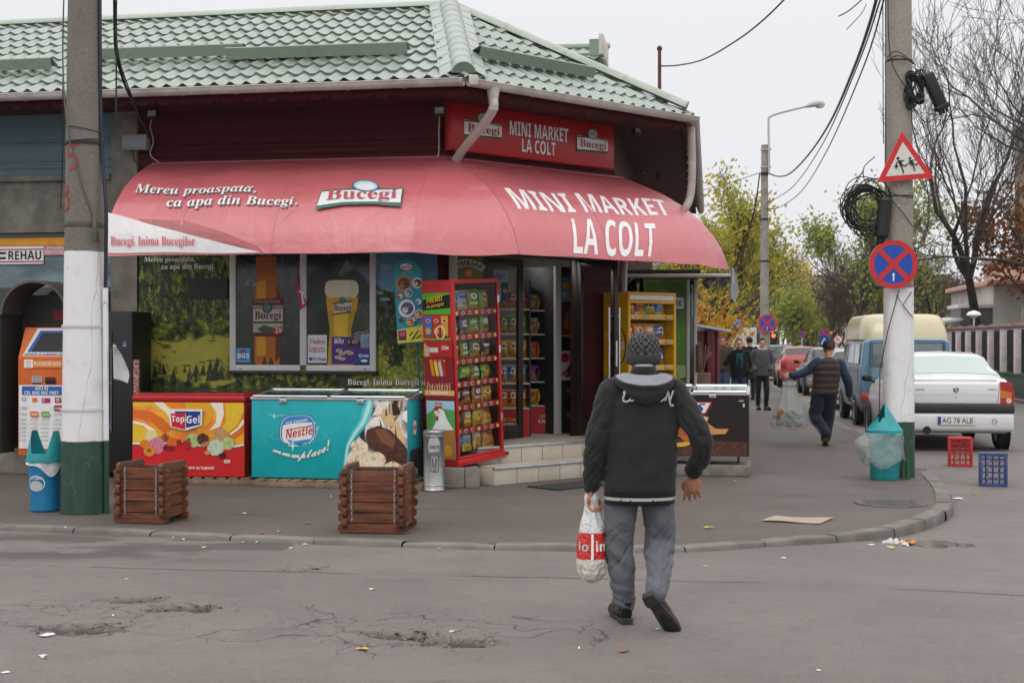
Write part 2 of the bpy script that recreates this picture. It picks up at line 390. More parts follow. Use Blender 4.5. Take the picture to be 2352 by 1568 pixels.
# resample into stones of 1 m with thin joints
def at_len(s):
    for i in range(len(al) - 1):
        if al[i + 1] >= s: t = (s - al[i]) / (al[i + 1] - al[i]); return KL[i].lerp(KL[i + 1], t), (KL[i + 1] - KL[i]).normalized()
    return KL[-1], (KL[-1] - KL[-2]).normalized()
s_ = 0; rk = random.Random(3)
while s_ < al[-1] - 1:
    L_ = .72 if s_ < 30 else 3; dz = rk.uniform(-.007, .007); ns = 4; vs = []; dd = rk.uniform(-.008, .008)
    for j in range(ns + 1):
        p, t = at_len(s_ + .006 + (L_ - .012) * j / ns); nn = VC((-t.y, t.x))
        e_ = .006 if j in (0, ns) else 0
        for o_, z_ in pr: q = p + nn * (o_ + dd); vs.append((q.x, q.y, ZP + z_ + dz - (e_ if z_ > -.05 else 0)))
    m.add(vs, [(j * 5 + k, (j + 1) * 5 + k, (j + 1) * 5 + k + 1, j * 5 + k + 1) for j in range(ns) for k in range(4)], K_['kerb_stone'], True)
    s_ += L_
m.build('kerb', kind='structure')
bm = bmesh.new(); pts = [(p.x, p.y) for p in offs(KL, .12)]
poly = pts + [(-60, 205), (-60, 30)]
fc = bm.faces.new([bm.verts.new((a, b, ZP - .002)) for a, b in poly]); bmesh.ops.triangulate(bm, faces=[fc]); bm.verts.ensure_lookup_table()
m = MB(); m.bm(bm, K_['pavement_asphalt']); m.build('pavement', kind='structure')
# far pavement under the fence
m = MB(); q0, q1 = VC((14.0, 32)), VC((35, 205)); dq = (q1 - q0).normalized(); nq = VC((dq.y, -dq.x))
for a, b, z, k in ((0, .2, .13, 'kerb_stone'), (.2, 30, .125, 'pavement_asphalt')):
    vs = [(*(q0 - dq * 30 + nq * a), z), (*(q1 + nq * a), z), (*(q1 + nq * b), z), (*(q0 - dq * 30 + nq * b), z), (*(q0 - dq * 30 + nq * a), -.1), (*(q1 + nq * a), -.1)]
    m.add(vs, [(0, 1, 2, 3), (4, 5, 1, 0)], K_[k])
m.build('far_pavement', kind='structure')
# ================================================================ CORNER SHOP BUILDING
def boards(name, base, pitch, dark=.45):
    g = G(name); z = g.xyz()[2]; f = g.math('FRACT', g.math('DIVIDE', z, pitch)); ln = g.step(f, .1, .02)
    nb = g.noise(1.2, 4, vec=g.scale(.4, .4, 14)); c = g.mix(nb, tuple(v * .7 for v in base), tuple(v * 1.3 for v in base))
    c = g.mix(g.mul(g.step(g.noise(3, 5, rough=.7), .55, .75), .3), c, tuple(v * .55 for v in base))
    h = g.math('SUBTRACT', g.mul(g.noise(30, 3, vec=g.scale(.2, .2, 3)), .2), ln)
    return put(name, g.out(c, .6, bump=h, bs=.7, bd=.015, Specular_IOR_Level=.2))
boards('red_boards', (.068, .006, .008), .14)
mat('soffit_red', (.06, .006, .008), .75, .25, 5); boards('blue_boards', (.12, .20, .235), .2)
def roofmat(name, c):
    g = G(name); n = g.noise(1.1, 5); n2 = g.noise(14, 4); n7 = g.noise(.9, 4, vec=g.scale(1, 1, 3), rough=.7)
    cc = g.mix(n, tuple(v * .85 for v in c), tuple(v * 1.15 for v in c)); cc = g.mix(g.mul(g.step(n7, .5, .72), .45), cc, tuple(v * .55 for v in c)); cc = g.mix(g.mul(g.step(n2, .5, .8), .25), cc, (.36, .36, .31))
    return put(name, g.out(cc, g.math('ADD', .3, g.mul(n2, .16)), Specular_IOR_Level=.7))
roofmat('roof_green', (.275, .325, .28)); roofmat('flash_green', (.17, .235, .175)); roofmat('ridge_green', (.34, .40, .33))
mat('gutter_metal', (.52, .48, .45), .42, .12, 6, dirt=.35, dcol='#6b5f58', spec=.5)
mat('tile_cream', (.50, .44, .36), .45, .06, 3, dirt=.3, dcol='#7a6c5c')
mat('step_metal', (.55, .56, .58), .32, .1, 10, metal=.8)
mat('dark_interior', (.035, .033, .03), .7, .2); mat('inner_wall', (.13, .125, .115), .7, .15)
mat('door_brown', (.022, .012, .009), .35, .2, 12)
mat('white_pvc', (.62, .60, .60), .4, .05, 5, dirt=.18, dcol='#77716c')
mat('steel', (.6, .6, .6), .28, .05, metal=1)
mat('black_plastic', (.012, .012, .013), .45, .1)
mat('orange_paint', (.68, .30, .01), .5, .08)
def glassmat(name, tint=(.9, .95, .93), rough=.02, alpha=None):
    g = G(name); g.out(tint, rough, Transmission_Weight=1.0); g.b.inputs['IOR'].default_value = 1.12 if alpha is None else alpha; return put(name, g.m)
glassmat('clear_glass')
def darkglass(name, c=(.02, .024, .024)):
    g = G(name); g.out(c, .05, Specular_IOR_Level=.7); return put(name, g.m)
darkglass('dark_glass'); darkglass('car_glass', (.03, .035, .037))
ZE = 4.44
E1 = VC((-.51, 15.0, ZE)); E2 = VC((2.14, 17.5, ZE)); AP = VC((-.80, 18.0, 5.87))
df = VC((.983, -.182, 0)).normalized(); dc = (E2 - E1).normalized(); ds = VC((.139, .99, 0)).normalized()
shop = thing('corner_shop', 'single storey corner shop with green tiled roof and dark red boarded walls', 'shop', VC((-.8, 15.97, 0)))
SHO = TL((-.8, 15.97, 0)).inverted()
def smb(M=None): return MB(SHO @ M if M is not None else SHO.copy())
# walls
w = smb(FA)
w.box(-3.62, 0, 0, .25, ZP, 4.4, K_['red_boards'])
for z_ in (3.83, 3.9, 3.97): w.box(-3.62, 0.01, -.03, -.001, z_ - .02, z_ + .02, K_['red_boards'], .008)
wall = w.build('boarded_wall', shop)
w = smb(FA); w.box(-3.95, -3.625, -.05, .25, ZP, 4.35, K_['concrete']); w.box(-9, -3.955, -.02, .2, 2.95, 3.62, K_['concrete']); w.box(-9, -3.955, -.08, -.02, 3.55, 3.62, K_['concrete'], .01)
w.box(-9, -3.955, .12, .25, ZP, .62, K_['concrete']); w.build('concrete_wall', shop)
w = smb(FA); w.box(-9, -3.96, -.03, .2, 3.625, 4.36, K_['blue_boards'])
for z_ in (3.72, 3.8, 4.02): w.box(-9, -3.958, -.05, -.028, z_ - .018, z_ + .018, K_['blue_boards'], .006)
w.build('blue_fascia', shop, 'weathered pale blue boarded fascia')
# chamfer wall with a doorway
w = smb(CH); w.box(0.01, .56, 0, .25, ZP, 4.4, K_['red_boards']); w.box(2.33, 2.877, 0, .25, ZP, 4.4, K_['red_boards']); w.box(.56, 2.33, 0, .25, 2.85, 4.4, K_['red_boards'])
w.build('door_wall', shop)
w = smb(ST); w.box(0, 11.5, 0, .25, ZP, 4.4, K_['red_boards']); w.build('side_wall', shop)
# interior: floor, back walls (seen through the doorway)
w = smb(CH); w.box(.3, 2.8, .26, 4.2, .42, .5, K_['tile_cream']); w.box(.3, 2.8, 4.2, 4.3, .4, 3.0, K_['inner_wall']); w.box(.25, .3, .26, 4.2, .4, 3, K_['inner_wall']); w.box(2.8, 2.85, .4, 4.2, .4, 3, K_['inner_wall']); w.box(.3, 2.8, .26, 4.2, 2.95, 3.05, K_['dark_interior'])
w.build('interior', shop)

# roof: tiled slopes
def slope(mb, P0, P1, ap, clips, m, ulo, uhi, over=0.06):
    u = (P1 - P0).normalized(); n2 = VC((-u.y, u.x, 0)); d = (ap - P0).dot(n2); H = ap.z - P0.z; sl = VC((n2.x * d, n2.y * d, H)); Ls = sl.length; sl.normalize(); nn = u.cross(sl).normalized()
    nu = int((uhi - ulo) / .183 * 8); vs = []; rows = []; c_ = .35
    k = 0
    while k * c_ < Ls + .3:
        for fr in (0.0, .35, .7, .985): rows.append((k * c_ + fr * c_, fr))
        k += 1
    for s_, fr in rows:
        for i in range(nu + 1):
            uu = ulo + (uhi - ulo) * i / nu; ph = (uu / .183) % 1.0
            wv = .5 + .5 * cos(2 * pi * ph); wv = wv ** 2.3
            h = .038 * wv + .032 * (1 - fr); jit = .004 * MN(VC((uu * 3, s_ * 3, 0)))
            vs.append(P0 + u * uu + sl * (s_ - over - (.022 if fr == 0 else 0)) + nn * (h + jit))
    fs = [(j * (nu + 1) + i, j * (nu + 1) + i + 1, (j + 1) * (nu + 1) + i + 1, (j + 1) * (nu + 1) + i) for j in range(len(rows) - 1) for i in range(nu)]
    bm = bmesh.new(); bv = [bm.verts.new(v) for v in vs]
    for f in fs: bm.faces.new([bv[i] for i in f])
    for co, no in clips: bmesh.ops.bisect_plane(bm, geom=bm.verts[:] + bm.edges[:] + bm.faces[:], plane_co=co, plane_no=no, clear_outer=True)
    mb.bm(bm, m, True)
def hipn(a, b): d = (b - a); return VC((d.y, -d.x, 0)).normalized()      # right-hand side normal seen from above
r = smb(); topc = (AP, (0, 0, 1))
slope(r, E1, E1 + df, AP, [topc, (E1, hipn(E1, AP))], K_['roof_green'], -9.0, 1.0)
slope(r, E1, E2, AP, [topc, (E1, -hipn(E1, AP)), (E2, hipn(E2, AP))], K_['roof_green'], -.6, 4.2)
E3 = E2 + ds * 12.5; slope(r, E2, E3, AP, [topc, (E2, -hipn(E2, AP))], K_['roof_green'], -.5, 12.5)
# plain rear slope closing the roof
AL = AP - df * 9.2; A3 = AP + ds * 12.5; BL = AL + VC((.182, .983, 0)) * 3 - VC((0, 0, 1.5)); BB = AP + VC((-2.6, 3.2, -1.5)); B3 = A3 + VC((-.99, .139, 0)) * 3 - VC((0, 0, 1.5))
r.add([AP, AL, BL, BB, A3, B3], [(0, 1, 2, 3), (0, 3, 5, 4)], K_['roof_green'])
roof = r.build('roof', shop, ang=35)
# ridge and hip caps with bands
def cap(mb, a, b, rad, m, step=.36, flange=0.0, up=.03):
    a = a + VC((0, 0, up)); b = b + VC((0, 0, up)); L = (b - a).length; d = (b - a) / L; sd = d.cross(VC((0, 0, 1))).normalized(); u2 = sd.cross(d).normalized(); n = int(L / step)
    for i in range(n):
        p0 = a + d * (L * i / n); p1 = a + d * (L * (i + 1) / n + .02); vs = []
        for p, rr in ((p0, rad * 1.0), (p0 + d * .03, rad * 1.07), (p0 + d * .06, rad), (p1, rad * .985)):
            for k in range(11):
                w_ = pi * k / 10; vs.append(p + sd * (rr * cos(w_)) + u2 * (rr * sin(w_) * .95))
        mb.add(vs, [(q * 11 + k, q * 11 + k + 1, (q + 1) * 11 + k + 1, (q + 1) * 11 + k) for q in range(3) for k in range(10)], m, True)
    return a, d, L, sd, u2
r = smb(); cap(r, AP - df * 9.0, AP, .085, K_['ridge_green'], .72); r.build('ridge_cap', roof)
r = smb(); a, d, L, sd, u2 = cap(r, E1 + (E1 - AP) * .0, AP, .125, K_['roof_green'], .27, up=.05)
pr = [a + sd * (.125 * cos(pi * k / 10)) + u2 * (.125 * sin(pi * k / 10) * .95) for k in range(11)]
r.add(pr, [tuple(range(11))], K_['flash_green'])
for sg in (1, -1):
    for i in range(9):
        p0 = a + d * (L * i / 9 + .01); p1 = a + d * (L * (i + 1) / 9); q = sd * sg
        r.add([p0 + q * .11 + u2 * .03, p1 + q * .11 + u2 * .03, p1 + q * .25 - u2 * .045 + u2 * .004 * i, p0 + q * .25 - u2 * .045 + u2 * .004 * i], [(0, 1, 2, 3)], K_['roof_green'])
r.build('hip_cap', roof)
r = smb(); a, d, L, sd, u2 = cap(r, E2 + VC((0, 0, .05)), AP, .10, K_['ridge_green'], .72, up=.03)
r.add([a + sd * (.1 * cos(pi * k / 10)) + u2 * (.1 * sin(pi * k / 10)) for k in range(11)], [tuple(range(11))], K_['flash_green']); r.build('hip_cap', roof)
# snow-guard flashings lying across the tiles
def guard(P0, u, ap, u0, u1, s0, s1):
    n2 = VC((-u.y, u.x, 0)); dd = (ap - P0).dot(n2); sl = VC((n2.x * dd, n2.y * dd, ap.z - P0.z)).normalized(); nn = u.cross(sl); g = smb()
    a, b = P0 + u * u0 + sl * s0, P0 + u * u1 + sl * s1
    vs = [a + nn * .075 - sl * .02, b + nn * .075 - sl * .02, b + nn * .20, a + nn * .20, b + nn * .205 + sl * .02, a + nn * .205 + sl * .02, b + nn * .075 + sl * .14, a + nn * .075 + sl * .14]
    g.add(vs, [(0, 1, 2, 3), (3, 2, 4, 5), (5, 4, 6, 7)], K_['flash_green']); g.build('snow_guard', roof)
guard(E1, df, AP, -9, -5.02, .72, .72); guard(E1, df, AP, -4.85, -2.77, 1.06, 1.02); guard(E1, df, AP, -2.93, -.785, .84, .80); guard(E1, dc, AP, .62, 2.5, .60, .62)
# little gable roof behind the hip
dm = frame(PX(1330, 240, 24.5) , R(-8)); r = smb(dm)
zt = PX(1300, 80, 24.5).z - PX(1330, 240, 24.5).z
r.box(-.9, .36, .1, 1.6, -.6, zt - .3, K_['flash_green'])
def dmt(u, v): x_ = -1.0 + 1.45 * u; return (x_, -.25 + v * 1.15, zt - .46 + v * .42 + .02 * cos(2 * pi * x_ / .183) - .03 * ((v * 3) % 1))
r.sheet(dmt, 64, 24, K_['roof_green']); r.box(.36, .44, -.28, .95, zt - .40, zt - .05, K_['gutter_metal'], .01); r.box(-1.0, .47, .85, 1.0, zt - .05, zt + .03, K_['ridge_green'], .02); r.box(.2, .4, -.27, -.2, zt - .42, zt - .14, K_['flash_green'])
r.build('dormer', roof)
# soffit and scalloped fringe boards
s = smb(); zs = ZE - .10
Wf = [FA @ VC((-9, 0, 0)), FA @ VC((0, 0, 0)), CH @ VC((2.877, 0, 0)), ST @ VC((11.5, 0, 0))]; Eo = [E1 - df * 9, E1, E2, E3]
for i in range(3): s.add([(Wf[i].x, Wf[i].y, zs), (Wf[i + 1].x, Wf[i + 1].y, zs), (Eo[i + 1].x, Eo[i + 1].y, zs), (Eo[i].x, Eo[i].y, zs)], [(0, 1, 2, 3)], K_['soffit_red'])
s.build('soffit', shop)
s = smb()
for a, b in ((Eo[0], E1), (E1, E2), (E2, E3)):
    d = (b - a).normalized(); n2 = VC((-d.y, d.x, 0)); L = (b - a).length; n = int(L / .245); p = L / n; poly = [(0, 0)]
    poly = []
    for i in range(n):
        for k in range(9): t = k / 8; poly.append((i * p + p * (.04 + .84 * t), -.07 - .055 * sin(pi * t)))
        poly += [(i * p + p * .91, -.11), (i * p + p * .94, -.125), (i * p + p * .97, -.11)]
    o = a + n2 * .03 - d * 0; o = VC((o.x, o.y, ZE - .06)); T = Matrix(((d.x, n2.x, 0, o.x), (d.y, n2.y, 0, o.y), (0, 0, 1, o.z), (0, 0, 0, 1)))
    for i in range(len(poly) - 1):
        q = [(poly[i][0], -.0), (poly[i][0], poly[i][1]), (poly[i + 1][0], poly[i + 1][1]), (poly[i + 1][0], 0)]
        s.add([(x_, 0, z_) for x_, z_ in q], [(0, 1, 2, 3)], K_['red_boards'], M=T)
    s.box(0, L, .0, .02, -.02, .06, K_['red_boards'], M=T)
s.build('fringe_board', shop)
# gutters
def gutter(a, b, brk=.62):
    g = smb(); d = (b - a).normalized(); n2 = VC((d.y, -d.x, 0)); L = (b - a).length; up = VC((0, 0, 1)); rr = .066
    def rg(s0, s1, r0, lip=True):
        vs = []
        for s_ in (s0, s1):
            p = a + d * s_ + n2 * .09 + up * (-.055)
            for k in range(13): w_ = pi + pi * k / 12; vs.append(p + n2 * (-r0 * cos(w_)) + up * (r0 * sin(w_) * 1.05 + .02))
        g.add(vs, [(k, k + 1, 13 + k + 1, 13 + k) for k in range(12)], K_['gutter_metal'], True)
    rg(0, L, rr)
    for sg in (1, -1): g.tube([a + n2 * (.09 + sg * rr) + up * (-.033), b + n2 * (.09 + sg * rr) + up * (-.033)], .008, K_['gutter_metal'], 6)
    s_ = .3
    while s_ < L: rg(s_, s_ + .03, rr + .006); s_ += brk
        # white eave strip under the tiles
    g.add([a + up * .01 + n2 * .0, b + up * .01, b + up * -.035 + n2 * .05, a + up * -.035 + n2 * .05], [(0, 1, 2, 3)], K_['gutter_metal'])
    return g
g = gutter(Eo[0], E1 + df * .02); g.build('gutter', shop); g = gutter(E1, E2 + dc * .08)
n2 = VC((dc.y, -dc.x, 0)); g.box(-.05, .05, -.02, .012, -.06, .05, K_['gutter_metal'], .01, M=TL(E1 + n2 * .155 + VC((0, 0, -.04))) @ RT(R(20), 4, 'Z'))
g.build('gutter', shop); g = gutter(E2, E3); g.build('gutter', shop)
# rainwater pipe: funnel under the chamfer gutter, two bends, down behind the awning and the rack
def bez(P, n=8):
    return crom(P, n)
fp = E1 + dc * .34 + VC((dc.y, -dc.x, 0)) * .09
q = smb(); q.lathe([(.075, .0), (.07, -.02), (.05, -.14), (.05, -.17)], K_['gutter_metal'], 16, TL(fp + VC((0, 0, -.08))))
wp = CH @ VC((.10, -.10, 0))
pth = [fp + VC((0, 0, -.2)), fp + VC((0, 0, -.3)), fp.lerp(VC((wp.x, wp.y, fp.z)), .22) + VC((0, 0, -.43)), fp.lerp(VC((wp.x, wp.y, fp.z)), .8) + VC((0, 0, -.68)), VC((wp.x, wp.y, fp.z - .82)), VC((wp.x, wp.y, fp.z - .95)), VC((wp.x, wp.y, 2.6)), VC((wp.x - .02, wp.y - .02, .2))]
q.tube(bez(pth[:6], 6) + pth[6:], .05, K_['gutter_metal'], 14)
for i in (1, 3, 4): q.lathe([(.054, -.02), (.056, 0), (.054, .02)], K_['gutter_metal'], 14, TL(pth[i]))
q.build('downpipe', shop)
q = smb(); n2s = VC((ds.y, -ds.x, 0)); fp2 = E2 + n2s * .06 + ds * .25
wq = ST @ VC((.45, -.1, 0)); q.tube(bez([fp2 + VC((0, 0, -.1)), fp2 + VC((0, 0, -.9)), fp2.lerp(wq, .3) * 1 + VC((0, 0, 0)) if False else VC((fp2.x - .15, fp2.y + .05, ZE - 1.2)), VC((wq.x + .3, wq.y, ZE - 1.42)), VC((wq.x, wq.y, ZE - 1.55)), VC((wq.x, wq.y, .2))], 6), .05, K_['gutter_metal'], 12)
for i in range(8): q.lathe([(.053, -.008), (.055, 0), (.053, .008)], K_['gutter_metal'], 12, TL(fp2 + VC((0, 0, -.15 - .1 * i))))
q.build('downpipe', shop)
# ---- steps to the corner door
st = smb(CH)
def step_(x0, x1, y0, z0, z1):
    st.box(x0, x1, y0, .0, z0, z1 - .012, K_['tile_cream'], .004)
    st.box(x0 - .004, x1 + .004, y0 - .012, y0 + .03, z1 - .03, z1, K_['step_metal'], .005); st.box(x0, x1, y0 + .03, .0, z1 - .012, z1 - .001, K_['tile_cream'])
    n = int((x1 - x0) / .33)
    for i in range(1, n + 1): st.box(x0 + i * .33 - .003, x0 + i * .33 + .003, y0 - .002, y0 + .01, z0, z1 - .03, K_['dirt_line'])
mat('dirt_line', (.12, .10, .085), .9)
step_(-.08, 2.9, -.98, ZP, .315); step_(-.0, 2.9, -.62, .315, .505)
st.build('steps', shop)
# ================================================================ AWNING
def fabric(name, c, tr=.12):
    g = G(name); n = g.noise(1.4, 5); n2 = g.noise(7, 5, rough=.7); cc = g.mix(n, tuple(v * .9 for v in c), tuple(min(1, v * 1.1) for v in c))
    cc = g.mix(g.mul(g.step(n2, .55, .8), .2), cc, (.45, .30, .29))
    sk = g.noise(1.0, 5, vec=g.scale(5, 5, .7), rough=.65); cc = g.mix(g.mul(g.step(sk, .52, .75), .22), cc, tuple(v * .72 for v in c)); cc = g.mix(g.mul(g.step(g.noise(30, 4, rough=.7), .64, .7), .35), cc, (.5, .36, .34))
    wr = g.math('ADD', g.noise(1.6, 4, vec=g.scale(1.6, 1.6, .8), dist=.8), g.mul(g.noise(5, 3, vec=g.scale(.5, .5, 1.6)), .35)); g.out(cc, g.math('ADD', .34, g.mul(n2, .15)), bump=wr, bs=.5, bd=.05, Specular_IOR_Level=1.0); return put(name, g.m)
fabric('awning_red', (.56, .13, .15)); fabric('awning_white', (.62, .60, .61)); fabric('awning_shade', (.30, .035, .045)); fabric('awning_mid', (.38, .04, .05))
AWP = [(0, 3.74), (.2, 3.66), (.48, 3.535), (.74, 3.37), (.95, 3.18), (1.1, 2.99), (1.19, 2.83), (1.235, 2.70), (1.262, 2.6), (1.265, 2.585)]
AWS = [0]
for i in range(1, len(AWP)): AWS.append(AWS[-1] + sqrt((AWP[i][0] - AWP[i - 1][0]) ** 2 + (AWP[i][1] - AWP[i - 1][1]) ** 2))
def awp(s):
    for i in range(len(AWS) - 1):
        if s <= AWS[i + 1] or i == len(AWS) - 2:
            t = (s - AWS[i]) / (AWS[i + 1] - AWS[i]); a, b = AWP[i], AWP[i + 1]
            p = (a[0] + (b[0] - a[0]) * t, a[1] + (b[1] - a[1]) * t); d = sqrt((b[0] - a[0]) ** 2 + (b[1] - a[1]) ** 2); return p, ((a[1] - b[1]) / d, (b[0] - a[0]) / d)
def awhit(px, py, M):
    Mi = M.inverted(); o = Mi @ VC((0, 0, CAMZ)); d = Mi.to_3x3() @ VC(((px - 1176) / F, 1, -(py - 784) / F)); best = None
    for i in range(len(AWP) - 1):
        (a0, z0), (a1, z1) = AWP[i], AWP[i + 1]; ey, ez = -(a1 - a0), z1 - z0
        den = d.y * ez - d.z * ey
        t = ((-a0 - o.y) * ez - (z0 - o.z) * ey) / den; k = ((o.y + d.y * t) + a0) / ey if abs(ey) > abs(ez) * .05 else (o.z + d.z * t - z0) / ez
        if i == 0 and k < 0 or i == len(AWP) - 2 and k > 1 or 0 <= k <= 1:
            if best is None or t < best[0]: best = (t, (o + d * t).x, AWS[i] + k * (AWS[i + 1] - AWS[i]))
    return best[1], best[2]
def awfn(M):
    def f(u, s, h):
        p, n = awp(s); return M @ VC((u, -(p[0] + n[0] * h), p[1] + n[1] * h + .012 * sin(u * 5.2) * sin(s * 2)))
    return f
SL = AWS[-1]
aw = thing('shop_awning', 'faded red barrel awning wrapped round the shop corner with white lettering', 'awning', VC((-.8, 15.97, 0)))
m = MB(SHO.copy())
uL = -3.45; uR = 3.02
fFA, fCH = awfn(FA), awfn(CH)
m.sheet(lambda u, v: fFA(uL + (0 - uL) * u, SL * v, 0), 40, 26, K_['awning_red'])
m.sheet(lambda u, v: fCH(uR * u, SL * v, 0), 34, 26, K_['awning_red'])
def fan(c, a0, a1, n=6, bulge=.0):
    def f(u, v):
        p, _ = awp(SL * v); a = a0 + (a1 - a0) * u; half = abs(a1 - a0) / 2; k = cos(half) / cos(a - (a0 + a1) / 2); k = k + (1 - k) * .25 + bulge * min(1, u * 2.5)
        return VC((c.x + sin(a) * p[0] * k, c.y - cos(a) * p[0] * k, p[1] - .03 * sin(pi * u) * v))
    return f
W1 = FA @ VC((0, 0, 0)); W2 = CH @ VC((uR, 0, 0))
m.sheet(fan(W1, R(-10.5), R(43.3)), 10, 26, K_['awning_red']); m.sheet(fan(W2, R(43.3), R(98), bulge=.10), 8, 26, K_['awning_red'])
# seams
for fn, u in ((fFA, -1.55), (fFA, -.02), (fCH, .02), (fCH, 1.45), (fFA, -2.6)):
    m.add([fn(u + d_, SL * k / 26, .004) for k in range(27) for d_ in (-.012, .012)], [(2 * k, 2 * k + 1, 2 * k + 3, 2 * k + 2) for k in range(26)], K_['awning_red'], True)
# white printed valance corner (page-curl print) and lettering
def four(M, c):                                                    # bilinear patch between four measured corners
    q = [awhit(x_, y_, M) for x_, y_ in c]
    return lambda a, b: tuple((q[0][k] * (1 - a) + q[1][k] * a) * (1 - b) + (q[3][k] * (1 - a) + q[2][k] * a) * b for k in (0, 1))
A = Art(m, fFA, (0, 1, 1, 0), fine=.10, eps=.0025)
def apoly(A, M, pts, mm): A.poly([awhit(x_, y_, M) for x_, y_ in pts], mm)
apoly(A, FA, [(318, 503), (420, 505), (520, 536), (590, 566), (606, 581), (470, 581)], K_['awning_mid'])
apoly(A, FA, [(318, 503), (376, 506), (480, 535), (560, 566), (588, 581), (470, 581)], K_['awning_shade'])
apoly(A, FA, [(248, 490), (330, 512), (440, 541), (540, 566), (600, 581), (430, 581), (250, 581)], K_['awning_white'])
wht = flat('#eceaea'); ow = lambda t, c, fo, mm: A.text(t, 0, 0, 1, 1, mm, fo, warp=four(FA, c))
mat('ink_grey_line', '#6d6468'); mat('pink_print', '#c8596a')
for dx, dy, mm in ((1.5, 2, K_['ink_grey_line']), (0, 0, wht)):
    ow('Mereu proaspătă,', [(310 + dx, 453 + dy), (588 + dx, 449 + dy), (588 + dx, 429 + dy), (310 + dx, 428 + dy)], 'I', mm)
    ow('ca apa din Bucegi.', [(384 + dx, 482 + dy), (684 + dx, 476 + dy), (684 + dx, 453 + dy), (384 + dx, 455 + dy)], 'I', mm)
for x_ in (545, 576): A.line([awhit(x_ + k, 433 - (0 if abs(k) > 3 else -3), FA) for k in (-6, -3, 0, 3, 6)], .014, wht)
ow('Bucegi. Inima Bucegilor.', [(256, 570), (453, 571), (453, 545), (256, 544)], 'B', K_['pink_print'])
# beer-brand plate on the awning
wh2 = flat('#dedede'); gr = flat('#3f6a60'); rd = flat('#b2505c')
apoly(A, FA, [(727, 486), (740, 443), (928, 433), (922, 477), (860, 472), (790, 476)], gr); apoly(A, FA, [(730, 478), (741, 447), (925, 437), (921, 468), (860, 466), (790, 470)], wh2)
c0 = awhit(841, 433, FA)
ex = [awhit(841 + 31 * cos(t), 433 + 13 * sin(t), FA) for t in [i * pi / 12 for i in range(24)]]; A.poly(ex, flat('#3d6d86'))
A.poly([awhit(841 + 27 * cos(t), 433 + 11 * sin(t), FA) for t in [i * pi / 12 for i in range(24)]], flat('#a9d0e0'))
apoly(A, FA, [(818, 437), (832, 426), (842, 428), (852, 424), (864, 437), (850, 443), (832, 443)], wh2)
ow('Bucegi', [(750, 474), (912, 464), (914, 438), (754, 443)], 'B', rd)
B_ = Art(m, fCH, (0, 1, 1, 0), fine=.10, eps=.0025); tx = lambda t, c: B_.text(t, 0, 0, 1, 1, wht, 'X', warp=four(CH, c))
tx('MINI MARKET', [(1190, 481), (1541, 497), (1521, 461), (1157, 434)]); tx('LA COLT', [(1316, 584), (1502, 592), (1503, 513), (1310, 501)])
# wall rail and front bar
m.box(uL, 0, -.03, .0, 3.70, 3.745, K_['awning_shade'], .008, M=FA); m.box(0, uR, -.03, 0, 3.70, 3.745, K_['awning_shade'], .008, M=CH)
canopy = m.build('canopy', aw, ang=50)
fr = MB(SHO.copy())
for M_, us in ((FA, [uL + .02, -2.3, -1.15, -.05]), (CH, [.05, 1.0, 1.9, uR - .03])):
    for u in us: fr.tube([M_ @ VC((u, -awp(SL * k / 12)[0][0] + .012, awp(SL * k / 12)[0][1] - .02)) for k in range(13)], .012, K_['black_plastic'], 6)
fr.tube([FA @ VC((uL, -1.24, 2.595)), FA @ VC((0, -1.24, 2.595))], .014, K_['gutter_metal'], 8); fr.tube([CH @ VC((0, -1.24, 2.595)), CH @ VC((uR, -1.24, 2.595))], .014, K_['gutter_metal'], 8)
fr.build('awning_frame', aw)
# ================================================================ SHOP FRONT: printed banner, window, signs
def board(name, label, cat, M, x0, x1, z0, z1, y0, y1, m, px, art, parent=None, bev=.004, group=None, fine=None, eps=.0012):
    """a flat board or box with printing on its front (-y) face"""
    b = MB(); b.box(0, x1 - x0, y0, y1, 0, z1 - z0, m, bev)
    A = Art(b, plane((0, y0, 0), (1, 0, 0), (0, 0, 1), (0, -1, 0)), px, x1 - x0, z1 - z0, fine=fine, eps=eps)
    if art: art(A)
    return b.build(name, parent, label, cat, group, M=M @ TL((x0, 0, z0)))
# --- landscape banner on the facade wall: drawing units are photo pixels (x 320-1000, y 560-905)
bx0, bz0 = hit(320, 905, FA, .03); bx1, bz1 = hit(1004, 560, FA, .03)
g = G('banner_print'); X = g.xyz(); px_ = X[0]; pz = X[2]                # local metres: x 0..3.6, z 0..1.7
n1 = g.noise(1.6, 6, rough=.65); n2 = g.noise(9, 6, rough=.7); n3 = g.noise(28, 4)
forest = g.ramp(n2, [(.36, hx('#0f150c')), (.5, hx('#3c4a1a')), (.62, hx('#86922e')), (.75, hx('#c0ba58'))])
mead = g.mix(g.noise(5, 5), hx('#87832e'), hx('#bdb350')); rgt = g.ramp(n3, [(.35, hx('#56641e')), (.6, hx('#a3a23e')), (.75, hx('#d6cc6c'))])
skyc = g.mix(g.step(pz, 1.05, 1.6), hx('#86b2cf'), hx('#5a8bb0')); skyc = g.mix(g.step(g.noise(2.5, 5, vec=g.scale(1, 1, 2)), .56, .7), skyc, hx('#a9b6bb'))
e_ = g.mul(g.math('SUBTRACT', n1, .5), .5)
c = g.mix(g.step(g.math('ADD', pz, e_), .62, .66), mead, forest)
c = g.mix(g.step(g.math('ADD', pz, e_), .20, .17), c, forest)
c = g.mix(g.step(pz, .075, .07), c, hx('#3b4630')); c = g.mix(g.step(pz, .035, .03), c, hx('#5a5b24'))
right = g.step(px_, 2.70, 2.78); hill = g.step(g.math('ADD', g.math('ADD', pz, e_), g.mul(px_, .42)), 2.46, 2.42)
rc = g.mix(g.step(g.math('ADD', pz, g.mul(px_, -.18)), .12, .0), forest, rgt)
